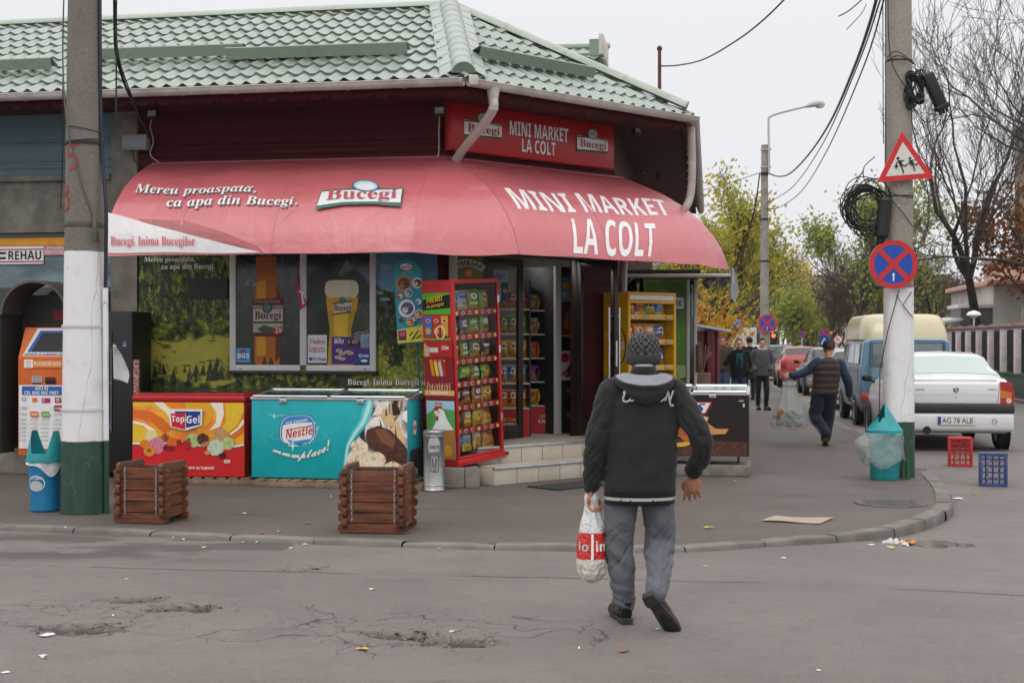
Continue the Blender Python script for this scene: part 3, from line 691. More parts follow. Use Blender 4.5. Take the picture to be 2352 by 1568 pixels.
cr_ = g.mix(hill, skyc, rc); c = g.mix(right, c, cr_)
put('banner_print', g.out(c, .5, Specular_IOR_Level=.3))
INK = {}
for k_, h_ in dict(white='#e6e4e2', cream='#e9dcc0', black='#0d0c0d', red='#b0141c', blue='#1b3f8f', sky='#4f8fc4', dgreen='#172012', lgreen='#97a038', mgreen='#4d5c24', amber='#9a5412', gold='#b9861c', brown='#4a2113', choc='#3a1c12', tan='#b98a5a', orange='#e2701a', yellow='#e3b320', purple='#4f2c7d', teal='#129aa2', lteal='#7cc6c9', grey='#77777a', lgrey='#b7b7b8', dgrey='#2e2e30', pink='#d8607a', lime='#58b81e', green='#2c7a38', navy='#14204f', maroon='#5a0d16', magenta='#b01464', straw='#e8cf86', rock='#5b5f61').items(): INK[k_] = flat(h_)
I = INK
rb = random.Random(11)
for n_, cs in (('p_fir_dark', ('#0f160c', '#1c2811', '#3a4a1a')), ('p_fir_mid', ('#1a240f', '#42541c', '#7a8430')), ('p_fir_lit', ('#2a3814', '#6f7c2a', '#b3ae4c'))):
    g = G(n_); put(n_, g.out(g.ramp(g.noise(32, 4, rough=.7), [(.36, hx(cs[0])), (.5, hx(cs[1])), (.66, hx(cs[2]))]), .5)); INK[n_] = K_[n_]
def conifer(A, x, y, h, m):
    w = h * .3; p = [(x, y - h)]
    for k in range(1, 5): t = k / 4; p += [(x + w * t * rb.uniform(.75, 1.1), y - h * (1 - t)), (x + w * t * .55, y - h * (1 - t) - h * .03)]
    l = [(2 * x - a, b + rb.uniform(-.02, .02) * h) for a, b in p[1:]][::-1]
    A.poly(p + l, m)
def banner(A):
    for i in range(230):
        x = rb.uniform(322, 526); y = 590 + 150 * rb.random() ** .8; A.k = int((y - 560) / 6); conifer(A, x, y, rb.uniform(14, 36), rb.choice([I['p_fir_dark'], I['p_fir_dark'], I['p_fir_mid'], I['p_fir_lit'], I['p_fir_mid']]))
    for i in range(80):
        x = rb.uniform(345, 800); y = rb.uniform(840, 884); A.k = int((y - 560) / 6); conifer(A, x, y, rb.uniform(14, 40), rb.choice([I['p_fir_dark'], I['p_fir_dark'], I['p_fir_mid'], I['p_fir_lit']]))
    for i in range(14): A.k = 60; A.disc(rb.uniform(345, 520), rb.uniform(770, 850), rb.uniform(5, 13), I['mgreen'], 1.6)
    for i in range(60): A.k = 50; y = rb.uniform(700, 840); conifer(A, rb.uniform(864 + (y - 700) * .2, 930), y, rb.uniform(14, 30), rb.choice([I['p_fir_dark'], I['p_fir_mid']]))
    A.k = 40; A.poly([(862, 655), (885, 690), (912, 720), (935, 760), (862, 790)], flat('#23291c')); A.poly([(862, 630), (880, 668), (905, 712), (880, 700), (862, 690)], flat('#4a4d4c'))
    A.k = 80
    for k in range(30): A.disc(952 + rb.gauss(0, 12), 672 + rb.gauss(0, 9), rb.uniform(1.5, 4), I['dgreen'])
    A.line([(949, 690), (952, 670), (958, 650)], 2, I['dgreen']); A.poly([(782, 850), (812, 850), (822, 905), (800, 905)], flat('#3b3330'))
    A.k = 130
    for dx, mm in ((1.2, I['black']), (0, I['white'])):
        A.text('Mereu proaspătă,', 335 + dx, 583, 455 + dx, 597, mm, 'B'); A.text('ca apa din Bucegi.', 376 + dx, 599, 501 + dx, 615, mm, 'B')
        A.text('Bucegi. Inima Bucegilor.', 806 + dx, 866, 985 + dx, 884, mm, 'B'); A.text('www.consumaresponsabilbucegi.ro', 808 + dx, 889, 968 + dx, 898, mm, 'S')
    A.disc(872, 600, 8, I['lgrey'], 3); A.disc(878, 670, 9, flat('#8fa3ad'), 4); A.disc(890, 685, 12, flat('#8fa3ad'), 4)
board('landscape_banner', 'large printed mountain forest banner covering the wall around the shop window', 'banner', FA, bx0, bx1, bz0, bz1, -.03, -.002, K_['banner_print'], (320, 560, 1004, 905), banner, bev=0, eps=.00025)
# --- white window with printed panes
wx0, wz0 = hit(527, 851, FA, .09); wx1, wz1 = hit(863, 556, FA, .09)
WM = FA @ TL((wx0, 0, wz0)); ww, wh = wx1 - wx0, wz1 - wz0; sc_ = ww / 336
win = link(None, 'window', None); win.empty_display_size = .1; win.parent = shop; win.matrix_world = WM
b = MB()
for x0, x1, z0, z1 in ((0, 14, 0, 295), (163, 178, 12, 295), (322, 336, 0, 295), (14, 163, 0, 13), (178, 322, 0, 13), (14, 163, 283, 295), (178, 322, 283, 295)):
    b.box(x0 * sc_, x1 * sc_, -.09, -.035, z0 * sc_, z1 * sc_, K_['white_pvc'], .006)
b.box(-.02, ww + .02, -.12, -.035, -.035, -.002, K_['dark_interior'], .004)
for x_ in (26, 170, 312): b.box(x_ * sc_ - .02, x_ * sc_ + .02, -.0915, -.09, .02, .028, K_['black_plastic'])
b.build('frame', win)
g = G('pane_print'); n2 = g.noise(8, 6, rough=.7); X = g.xyz()
f_ = g.ramp(n2, [(.35, hx('#0c100c')), (.55, hx('#1c2416')), (.7, hx('#3c4526'))]); rk_ = g.ramp(g.noise(6, 6, rough=.7), [(.4, hx('#171a1c')), (.6, hx('#34383b')), (.72, hx('#8d9092'))])
put('pane_print', g.out(g.mix(g.step(g.math('ADD', X[2], g.mul(n2, .35)), .98, 1.06), f_, rk_), .16, Specular_IOR_Level=.5))
def pane1(A):
    am, am2, dk = flat('#a55c16'), flat('#c58a24'), flat('#54300e'); k = A
    k.poly([(588, 640), (590, 655), (583, 680), (583, 830), (590, 842), (600, 838), (607, 818), (614, 840), (622, 818), (632, 846), (641, 838), (643, 820), (643, 680), (636, 656), (634, 640), (634, 600), (588, 600)], am)
    k.poly([(588, 655), (588, 820), (610, 816), (610, 650)], am2); k.rect(590, 598, 632, 640, flat('#9a4c16')); k.rect(600, 575, 622, 600, flat('#6d3310')); k.poly([(635, 660), (643, 684), (643, 820), (632, 830)], dk)
    for y0, y1, mm in ((692, 775, I['maroon']), (706, 716, flat('#8b7d6d')), (716, 742, flat('#b8b1a8')), (746, 766, flat('#a59d92'))): k.rect(581, y0, 650, y1, mm)
    k.rect(581, 742, 650, 746, flat('#23402c')); k.disc(614, 712, 12, flat('#26343a')); k.disc(614, 712, 9, flat('#566b6e'))
    k.text('Pret pe cinste', 585, 694, 644, 703, flat('#b08d84'), 'X'); k.text('Bucegi', 585, 719, 646, 742, I['maroon'], 'B'); k.poly([(590, 760), (605, 750), (625, 755), (640, 760), (614, 770)], flat('#3c4c3a'))
    k.poly([(632, 757), (648, 752), (647, 768), (630, 772)], I['red']); k.text('2.5', 634, 757, 646, 767, I['white'], 'X')
def oct_(x, y, r): return [(x + r * cos(R(22.5 + 45 * i)), y + r * sin(R(22.5 + 45 * i))) for i in range(8)]
def pane2(A):
    k = A
    k.poly([(708, 640), (735, 622), (752, 640), (770, 625), (796, 606), (812, 626), (830, 640), (852, 672), (852, 700), (708, 720)], flat('#3a3e40')); k.poly([(775, 640), (796, 608), (812, 628), (800, 636), (790, 630), (784, 645)], flat('#707476'))
    k.poly([(748, 690), (757, 760), (752, 838), (810, 838), (806, 760), (823, 690)], flat('#b8901e')); k.poly([(765, 700), (770, 836), (795, 836), (800, 700)], flat('#dcb232')); k.rrect(746, 652, 823, 692, 15, flat('#dcd2bc'))
    k.poly([(750, 690), (822, 690), (819, 720), (752, 720)], flat('#cfa226'))
    k.poly([(766, 705), (808, 700), (806, 720), (766, 724)], flat('#cdc9bd')); k.line([(764, 703), (809, 698)], 2.5, I['dgreen']); k.line([(764, 727), (806, 722)], 2.5, I['dgreen']); k.disc(786, 697, 8, flat('#5a6b62')); k.text('Bucegi', 767, 706, 806, 723, I['maroon'], 'B')
    k.k += 1; k.rrect(828, 770, 852, 800, 3, flat('#8a8d8c'))
    for i in range(4): k.line([(812, 790 - i * 6), (824, 783 - i * 6), (834, 786 - i * 6), (846, 780 - i * 6)], 1.6, I['lgrey'])
for x0, x1, ar in ((14, 163, pane1), (178, 322, pane2)):
    board('pane', None, None, Matrix(), x0 * sc_, x1 * sc_, 13 * sc_, 283 * sc_, -.06, -.036, K_['pane_print'], (527 + x0, 568, 527 + x1, 838), ar, win, bev=0)
def stick(name, label, cat, px, m, art, off, par=None, M=FA, th=.004):
    x0, z0 = hit(px[0], px[3], M, off); x1, z1 = hit(px[2], px[1], M, off)
    return board(name, label, cat, M, x0, x1, z0, z1, -off - th, -off, m, px, art, par, bev=0)
stick('ice_notice', 'white paper notice with red words about ice stuck inside the window', 'notice', (707, 769, 751, 833), flat('#d3d2d4'), lambda A: (A.text('Vindem', 711, 778, 747, 790, I['red'], 'B'), A.text('GHEAȚĂ', 711, 797, 747, 809, I['red'], 'B'), A.disc(714, 824, 4, I['blue']), A.text('ICE World', 719, 820, 749, 829, I['blue'], 'B')), .0625)
def choc_art(A):
    A.text('Milka', 768, 776, 790, 789, I['white'], 'XI'); 
    for x_ in (803, 812, 821): A.disc(x_, 787, 5, I['choc'], 9); A.disc(x_ - 1, 785, 2, I['tan'], 4)
    for x_, y_ in ((780, 805), (787, 812), (800, 808), (806, 811), (778, 820), (788, 824)): A.disc(x_, y_, 8, I['lgrey'], 4); A.disc(x_, y_, 6, I['tan'], 2.5)
    A.poly([(815, 832), (828, 805), (852, 812), (850, 834)], I['blue']); A.text('Oreo', 826, 812, 848, 820, I['white'], 'X'); A.disc(838, 828, 8, I['white'], 3); A.disc(843, 781, 6, I['sky'])
stick('chocolate_poster', 'purple chocolate ice cream poster stuck in the window corner', 'poster', (762, 773, 852, 836), I['purple'], choc_art, .0625)
stick('alarm_sticker', 'blue octagonal alarm sticker in the lower left corner of the window', 'sticker', (543, 799, 575, 832), I['sky'], lambda A: (A.poly(oct_(559, 815, 13), flat('#2f6fa8')), A.disc(559, 806, 4, I['red']), A.text('BGS', 546, 811, 573, 822, I['white'], 'X')), .0625)
def pen(name, label, pts, m, off, art):
    xs_ = [p[0] for p in pts]; ys_ = [p[1] for p in pts]; b_ = (min(xs_), min(ys_), max(xs_), max(ys_)); x0, z0 = hit(b_[0], b_[3], FA, off); x1, z1 = hit(b_[2], b_[1], FA, off)
    t = [((x - b_[0]) / (b_[2] - b_[0]) * (x1 - x0), (b_[3] - y) / (b_[3] - b_[1]) * (z1 - z0)) for x, y in pts]
    o = MB(); o.prism(t, -off - .006, -off, m); A = Art(o, plane((0, -off - .006, 0), (1, 0, 0), (0, 0, 1), (0, -1, 0)), b_, x1 - x0, z1 - z0); art(A)
    o.build(name, None, label, 'pennant' if 'pennant' in name else 'sticker', M=FA @ TL((x0, 0, z0)))
pen('phone_pennant', 'magenta triangular pennant with a white letter T on the window frame', [(678, 625), (683, 640), (690, 665), (705, 698), (703, 702), (690, 712), (686, 690), (681, 655)], I['magenta'], .095, lambda A: (A.line([(687, 668), (698, 674)], 4, I['white']), A.line([(693, 670), (697, 698)], 4, I['white']), A.line([(694, 698), (701, 696)], 3, I['white'])))
pen('arrow_sticker', 'small white arrow shaped sign with red edge right of the window', [(864, 722), (880, 718), (878, 710), (900, 722), (888, 742), (886, 735), (866, 748)], I['white'], .034, lambda A: (A.disc(886, 725, 4, I['blue'], 6), A.line([(868, 730), (878, 727)], 2, I['grey']), A.line([(868, 738), (879, 735)], 2, I['grey'])))
# black coffee sign hanging on the banner
stick('coffee_sign', 'dark unlit coffee sign hanging on the banner left of the window', 'sign', (434, 640, 524, 686), K_['black_plastic'], lambda A: (A.text('CAFEA', 440, 652, 484, 672, I['dgrey'], 'S'), A.ring(505, 668, 8, 10, I['dgrey'], asp=.6), A.line([(498, 650), (502, 658), (506, 648), (510, 658)], 1.2, I['dgrey'])), .035, th=.03)
# --- lit-box shop sign on the chamfer
def plate(A, x, y, w, h):
    A.rect(x, y + h * .34, x + w, y + h * .9, I['white'])
    gn = flat('#2b5c33'); A.poly([(x, y + h * .36), (x + w * .3, y + h * .33), (x + w, y + h * .36), (x + w, y + h * .42), (x + w * .5, y + h * .37), (x, y + h * .42)], gn); A.poly([(x, y + h), (x, y + h * .9), (x + w * .5, y + h * .86), (x + w, y + h * .84), (x + w, y + h * .93), (x + w * .5, y + h * .93)], gn)
    A.disc(x + w / 2, y + h * .2, w * .17, gn, h * .22); A.disc(x + w / 2, y + h * .2, w * .145, flat('#8fc0d8'), h * .19); A.poly([(x + w * .36, y + h * .3), (x + w * .45, y + h * .1), (x + w * .56, y + h * .08), (x + w * .64, y + h * .3)], flat('#b59a62'))
    A.text('Bucegi', x + w * .08, y + h * .46, x + w * .93, y + h * .88, flat('#9d1c22'), 'B')
def sign_art(A):
    for d, mm in ((2, I['maroon']), (0, I['white'])):
        A.text('MINI MARKET', 172 + d, 42 + d, 360 + d, 98 + d, mm, 'X'); A.text('LA COLT', 210 + d, 106 + d, 318 + d, 160 + d, mm, 'X')
    plate(A, 35, 30, 112, 100); plate(A, 388, 30, 106, 100)
sx0, _ = hit(1038, 300, CH, .16); sx1, _ = hit(1411, 300, CH, .16)
board('shop_sign', 'red box sign with white lettering above the corner door', 'sign', CH, sx0, sx1, 3.80, 4.34, -.16, -.03, mat('sign_red', (.42, .012, .015), .35, .05), (0, 0, 520, 185), sign_art, bev=.015)
# --- juice board above the snack rack
def arc_text(A, t, cx, cy, r, a0, a1, h, m, font='X'):
    A.text(t, 0, 0, 1, 1, m, font, warp=lambda a, b: (cx + (r + b * h) * sin(a0 + (a1 - a0) * a), cy - (r + b * h) * cos(a0 + (a1 - a0) * a)))
x0, z0 = hit(1034, 660, CH, .02); x1, z1 = hit(1106, 585, CH, .02)
board('juice_board', 'green juice brand board on the wall above the red snack rack', 'sign', CH, x0, x1, z0, z1, -.05, -.002, flat('#5b6a1c'), (0, 0, 72, 75), lambda A: (A.ring(36, 80, 52, 68, I['lgrey'], a0=R(-128), a1=R(-52), n=16), arc_text(A, 'TYMBARK', 36, 80, 54, R(-33), R(33), 11, I['dgreen']), A.disc(38, 42, 8, I['orange'])))
# ================================================================ DOOR, INTERIOR GOODS
dr = link(None, 'door', None); dr.parent = shop; dr.matrix_world = CH @ TL((.56, .05, .505))
def leaf(name, w, par, M, glass):
    b = MB(); h = 2.12
    for x0, x1, z0, z1 in ((0, .08, 0, h), (w - .08, w, 0, h), (.08, w - .08, 0, .16), (.08, w - .08, h - .09, h)): b.box(x0, x1, -.025, .025, z0, z1, K_['door_brown'], .005)
    o = b.build(name, par, M=M); b = MB(); b.box(.08, w - .08, -.006, .006, .16, h - .09, K_[glass]); b.build('glass', o); return o
b = MB()
for x0, x1, z0, z1 in ((0, .07, 0, 2.3), (1.70, 1.77, 0, 2.3), (.07, 1.70, 2.16, 2.34)): b.box(x0, x1, -.03, .1, z0, z1, K_['door_brown'], .005)
b.build('door_frame', dr)
l1 = leaf('door_leaf', .70, dr, TL((.07, .02, .01)), 'clear_glass')
l2 = leaf('door_leaf', .76, dr, TL((1.69, -.03, .01)) @ RT(R(-100), 4, 'Z'), 'clear_glass')
for sg in (-1, 1):
    b = MB(); b.tube([(.715, sg * .075, .55), (.715, sg * .075, 1.55)], .014, K_['steel'], 10)
    for z_ in (.62, 1.45): b.tube([(.715, sg * .024, z_), (.715, sg * .076, z_)], .009, K_['steel'], 8)
    b.build('handle', l2)
b = MB(); b.box(.758, .765, -.012, .012, .85, 1.15, K_['steel']); b.build('lock_plate', l2)
# tall dark fridge with posters, shelf stand with packets
def fr_art(A):
    A.rect(2, 2, 7, 250, I['white']); A.rect(12, 18, 36, 62, I['sky']); A.disc(24, 34, 8, I['yellow']); A.disc(22, 50, 9, I['lgrey'], 6)
    A.rect(9, 68, 38, 124, I['maroon']); A.line([(24, 80), (24, 112)], 3, I['gold']); A.line([(20, 92), (20, 112)], 2, I['orange']); A.rect(9, 122, 38, 126, I['tan']); A.rect(9, 128, 38, 150, I['black'])
    A.rect(9, 152, 38, 205, flat('#c9bfba')); A.disc(18, 164, 8, I['red'], 9); A.poly([(12, 196), (36, 166), (37, 182), (24, 200)], I['brown']); A.disc(18, 192, 6, flat('#b5532a'), 5)
    for y in (218, 262): A.line([(22, y), (23, y + 9)], 1.6, I['lime']); A.line([(25, y), (25, y + 10)], 1.6, I['lime']); A.line([(28, y), (27, y + 8)], 1.6, I['lime'])
x0, _ = hit(1273, 800, CH, -.45); x1, _ = hit(1323, 800, CH, -.45)
board('display_fridge', 'black drinks fridge with posters standing just inside the doorway', 'fridge', CH, x0, x1, .505, 2.6, .45, 1.0, K_['black_plastic'], (0, 0, 40, 300), fr_art)
wp0, _ = hit(1274, 800, CH, -.42); wp1, _ = hit(1287, 800, CH, -.42); b = MB(); b.box(0, wp1 - wp0, -.02, .02, 0, 2.1, K_['white_pvc'], .004); b.build('door_post', dr, M=TL((wp0 - .56, .37, 0)))
rc_ = random.Random(5)
def bag(w, h, d, cols, lab, rnd):
    """pillow-shaped snack bag with crimped ends and a printed front"""
    b = MB(); nu, nv = 12, 16; ph = rnd.uniform(0, 9)
    def s_(sg):
        def f(u, v):
            x_ = (u - .5) * w * (1 - .06 * sin(pi * v)); t = (max(0, sin(pi * u)) ** .5) * (max(0, sin(pi * min(1, max(0, (v - .06) / .88)))) ** .5)
            return (x_ + .004 * sin(9 * v + ph), sg * (d / 2 * t + .001) + .010 * MN(VC((u * 4 + ph, v * 5, sg))), h * v)
        return f
    base, band, spot = cols
    b.sheet(s_(1), nu, nv, base)
    f = s_(-1); vs = [f(i / nu, j / nv) for j in range(nv + 1) for i in range(nu + 1)]
    for j in range(nv):
        for i in range(nu):
            m_ = base; u, v = (i + .5) / nu - .5, (j + .5) / nv; o = sqrt((u * 1.0) ** 2 + ((v - .68) * 1.6) ** 2)
            if lab == 0: m_ = K_['p_chips'] if v < .38 + .15 * sin(u * 7 + ph) and abs(u) < .42 else I['red'] if o < .16 else spot if o < .27 else band if .48 < v < .54 else base
            elif lab == 1: m_ = band if v < .3 else K_['p_chips'] if sqrt(u * u + ((v - .34) * 1.4) ** 2) < .24 else spot if abs(u + (v - .7) * .3) < .34 and .62 < v < .78 else base
            elif lab == 2: m_ = spot if abs(u) < .3 and .3 < v < .42 else K_['p_chips'] if v < .24 and u > -.3 else I['red'] if o < .13 else I['white'] if o < .22 else band if u < -.34 else base
            if v < .05 or v > .95: m_ = band
            b.add([vs[j * (nu + 1) + i], vs[j * (nu + 1) + i + 1], vs[(j + 1) * (nu + 1) + i + 1], vs[(j + 1) * (nu + 1) + i]], [(0, 1, 2, 3)], m_, True)
    return b.mesh('bag')
g = G('p_chips'); put('p_chips', g.out(g.ramp(g.noise(45, 3), [(.35, hx('#7a3d14')), (.5, hx('#b9762a')), (.65, hx('#d8a850'))]), .35))
def foil(h): return mat('foil_' + h.lstrip('#'), h, .32, .18, 30, spec=.7)
sx_ = hit(1211, 800, CH, -.75)[0]; _q = CH @ VC((sx_, .75, .505)); SNM = frame(_q, R(8)); st_ = thing('snack_stand', 'shelf stand with packets inside the dim doorway', 'shelf', SNM)
b = MB(); 
for x_ in (0, .5): b.box(x_, x_ + .02, 0, .3, 0, 1.9, K_['black_plastic'])
b.build('side_panel', st_)
for z_ in (.35, .65, .95, 1.25, 1.55): b = MB(); b.box(.02, .5, 0, .3, z_ - .015, z_, K_['white_pvc']); b.build('shelf', st_)
b = MB(); b.box(.02, .5, -.01, .02, .0, .33, I['red']); A = Art(b, front(.02, 0, -.011), (0, 0, 48, 33), .48, .33); A.text("LET'S ARE", 14, 10, 36, 14, I['yellow'], 'X'); A.text('O SUPER MINI', 12, 16, 40, 20, I['white'], 'X'); b.build('base_poster', st_)
gp = {}; ORD = ('leftmost', 'second from left', 'third from left', 'rightmost')
def place_bag(key, cols, lab, w, h, d, M, label, group):
    if key not in gp: gp[key] = bag(w, h, d, cols, lab, rc_)
    link(gp[key], 'snack_bag', None, label, 'snack bag', group, M=M)
for z_, c_, nm in ((.35, ('#c8a414', '#d0b020', '#a02018'), 'yellow'), (.65, ('#5a1a70', '#6a2a88', '#8a3aa0'), 'purple'), (.95, ('#c05a14', '#b04a10', '#d06a20'), 'orange'), (1.25, ('#b7a27a', '#c0ac88', '#a89068'), 'beige'), (1.55, ('#a08c68', '#b0a080', '#987f5a'), 'light brown')):
    for i in range(4): place_bag('in' + nm, tuple(foil(k) for k in c_), i % 2, .115, .2, .06, SNM @ TL((.08 + .115 * i, .1, .002 + z_)) @ RT(R(rc_.uniform(-12, 12)), 4, 'Z'), '%s packet, %s on its shelf of the stand inside the doorway' % (nm, ORD[i]), 'packets on the stand inside the doorway')
SN2 = frame(CH @ VC((hit(1122, 800, CH, -.55)[0], .55, .505)), R(8)); dup(st_, SN2, 'shelf stand with packets behind the closed door leaf')
for z_, cs in ((.35, '#b03a1c'), (.65, '#2a66b8'), (.95, '#d8a41c'), (1.25, '#3a8a3c'), (1.55, '#a8242c')):
    for i in range(4): place_bag('s2' + cs, (foil(cs), foil('#d8b03c'), foil('#d8d4c8')), i % 3, .115, .22, .06, SN2 @ TL((.08 + .115 * i, .1, .002 + z_)), 'packet, %s on its shelf of the stand behind the closed door leaf' % ORD[i], 'packets on the stand behind the closed door leaf')
stick('hanging_poster', 'white price poster hanging inside above the shelf stand', 'poster', (1232, 615, 1262, 722), flat('#8f9496'), lambda A: (A.rect(1236, 638, 1256, 668, I['green']), A.rect(1236, 678, 1256, 708, I['navy']), A.disc(1246, 690, 5, I['sky']), A.rect(1232, 719, 1262, 722, I['yellow'])), -1.2, M=CH)
stick('door_poster', 'blue and white poster behind the closed door leaf glass', 'poster', (1133, 621, 1166, 690), flat('#9aa6b2'), lambda A: (A.text('PMC', 1136, 630, 1162, 642, I['blue'], 'XI'), A.rect(1150, 648, 1166, 690, I['navy']), A.rect(1134, 652, 1149, 662, I['tan']), A.disc(1158, 668, 5, I['gold'])), -.10, M=CH)
cl = thing('ceiling_lamp', 'lit fluorescent ceiling lamp inside the corner shop', 'lamp', CH @ TL((1.5, 1.3, 2.93)))
b = MB(); b.box(-.6, .6, -.09, .09, -.03, .02, K_['white_pvc'], .006); b.build('fitting', cl)
g = G('tube_glow'); g.out((.9, .9, .9), .5); g.b.inputs['Emission Color'].default_value = (1, .96, .9, 1); g.b.inputs['Emission Strength'].default_value = 22.0
b = MB(); b.box(-.58, .58, -.07, .07, -.045, -.031, g.m); b.build('diffuser', cl)
# fluorescent fitting under the awning
lm = thing('tube_light', 'white fluorescent tube fitting under the awning edge', 'light', CH @ TL((.35, -1.02, 2.66)))
b = MB(); b.box(0, 1.2, -.05, .05, 0, .045, K_['white_pvc'], .008); b.build('fitting', lm); b = MB(); b.tube([(.02, 0, -.018), (1.18, 0, -.018)], .013, flat('#e2e2dc'), 10); b.build('tube', lm)
# electric box, floodlights and their cables
b = MB(); x0, z0 = hit(284, 346, FA, .12); x1, z1 = hit(340, 309, FA, .12); b.box(0, x1 - x0, -.12, 0, 0, z1 - z0, mat('box_grey', (.27, .28, .30), .5, .08, 6, dirt=.3), .012); b.box(.0, x1 - x0, -.123, -.1205, .02, .024, K_['dirt_line']); b.tube([(.1, -.05, 0), (.12, -.06, -.12), (.3, -.03, -.2), (.45, -.02, -.17)], .008, K_['black_plastic'], 6)
b.build('junction_box', None, 'grey junction box on the concrete pillar under the eaves', 'junction box', M=FA @ TL((x0, -.05, z0)))
fl = None
for px, py, M_, off, lab in ((350, 262, FA, .35, 'small floodlight under the eaves near the grey junction box'), (1010, 255, FA, .35, 'small floodlight under the eaves left of the red box sign'), (1462, 300, CH, .2, 'small floodlight under the eaves right of the red box sign'), (1478, 388, ST, .15, 'small spotlight on the side wall below the roof corner')):
    x_, z_ = hit(px, py, M_, off); T = M_ @ TL((x_, -off, z_)) @ RT(R(-15), 4, 'X')
    if fl is None:
        fl = thing('floodlight', lab, 'floodlight', T, 'floodlights under the eaves'); b = MB(); b.box(-.07, .07, -.02, .035, -.055, .055, K_['black_plastic'], .008); b.build('housing', fl); b = MB(); b.box(-.048, .048, -.024, -.0205, -.035, .035, mat('lens_pink', (.5, .38, .35), .2, .2, 30)); b.build('lens', fl); b = MB(); b.tube([(0, .03, 0), (0, .07, .06), (0, .12, .1)], .01, K_['black_plastic'], 6); b.build('bracket', fl)
    else: dup(fl, T, lab, 'floodlights under the eaves')
for nm, pts, lab in (('light_cable', [hit(1010, 262, FA, .2) + (.2,), hit(1008, 300, FA, .06) + (.06,), hit(1008, 345, FA, .04) + (.04,), hit(1003, 372, FA, .05) + (.05,)], 'thin white cable hanging from the floodlight left of the box sign'), ('light_cable', [hit(352, 268, FA, .2) + (.2,), hit(345, 290, FA, .06) + (.06,), hit(352, 325, FA, .04) + (.04,), hit(345, 355, FA, .05) + (.05,), hit(365, 373, FA, .05) + (.05,)], 'thin cable hanging from the floodlight beside the junction box')):
    b = MB(); b.tube(crom([VC((p[0], -p[2], p[1])) for p in pts], 6), .006, K_['gutter_metal'], 6); b.build(nm, None, lab, 'cable', M=FA)
# ================================================================ FREEZERS
mat('fz_red', (.42, .012, .018), .35, .06); mat('fz_teal', (.004, .37, .41), .35, .06, 5); mat('fz_dark', (.018, .012, .013), .4, .1); mat('alu', (.62, .64, .65), .35, .06, 12, metal=.85); mat('wood_pale', (.23, .155, .10), .8, .35, 4, bump=.4, bscale=50, dirt=.4)
mat('rubber', (.018, .018, .018), .7, .2)
glassmat('lid_glass', (.75, .82, .80), .03)
def printed(name, stops, scale=6, rough=.4, warp=.5, sx=1, sz=1, det=4):
    g = G(name); n = g.noise(scale, det, vec=g.scale(sx, 1, sz), dist=warp); return put(name, g.out(g.ramp(n, [(p, hx(c)) for p, c in stops]), rough))
printed('p_vanilla', [(.3, '#c9bb7c'), (.55, '#e2d79c'), (.7, '#b09a58')], 22); printed('p_straw', [(.3, '#b8506c'), (.5, '#d8849a'), (.7, '#c05a78')], 22); printed('p_mint', [(.3, '#9fb592'), (.6, '#cbd7bd'), (.72, '#55543f')], 22)
printed('p_coffee', [(.3, '#a5764c'), (.6, '#c99c6c'), (.75, '#8a5c38')], 22); printed('p_pist', [(.3, '#93a855'), (.6, '#b9c984'), (.75, '#7f9347')], 22); printed('p_choc', [(.3, '#2b140d'), (.5, '#4b261a'), (.7, '#6d3c28')], 20, warp=1.5); printed('p_stracc', [(.3, '#efe3cf'), (.56, '#dcc6a6'), (.64, '#a3562d'), (.72, '#eadcc4')], 24, warp=1)
printed('p_mous', [(.32, '#2e150e'), (.42, '#e5dfd8'), (.52, '#4a2317'), (.62, '#dcb98c'), (.74, '#2a120c')], 2.6, warp=1.2, sx=1.8, sz=.7, det=1); printed('p_cone', [(.3, '#7a3a1c'), (.5, '#a85a2a'), (.7, '#5d2a14')], 14)
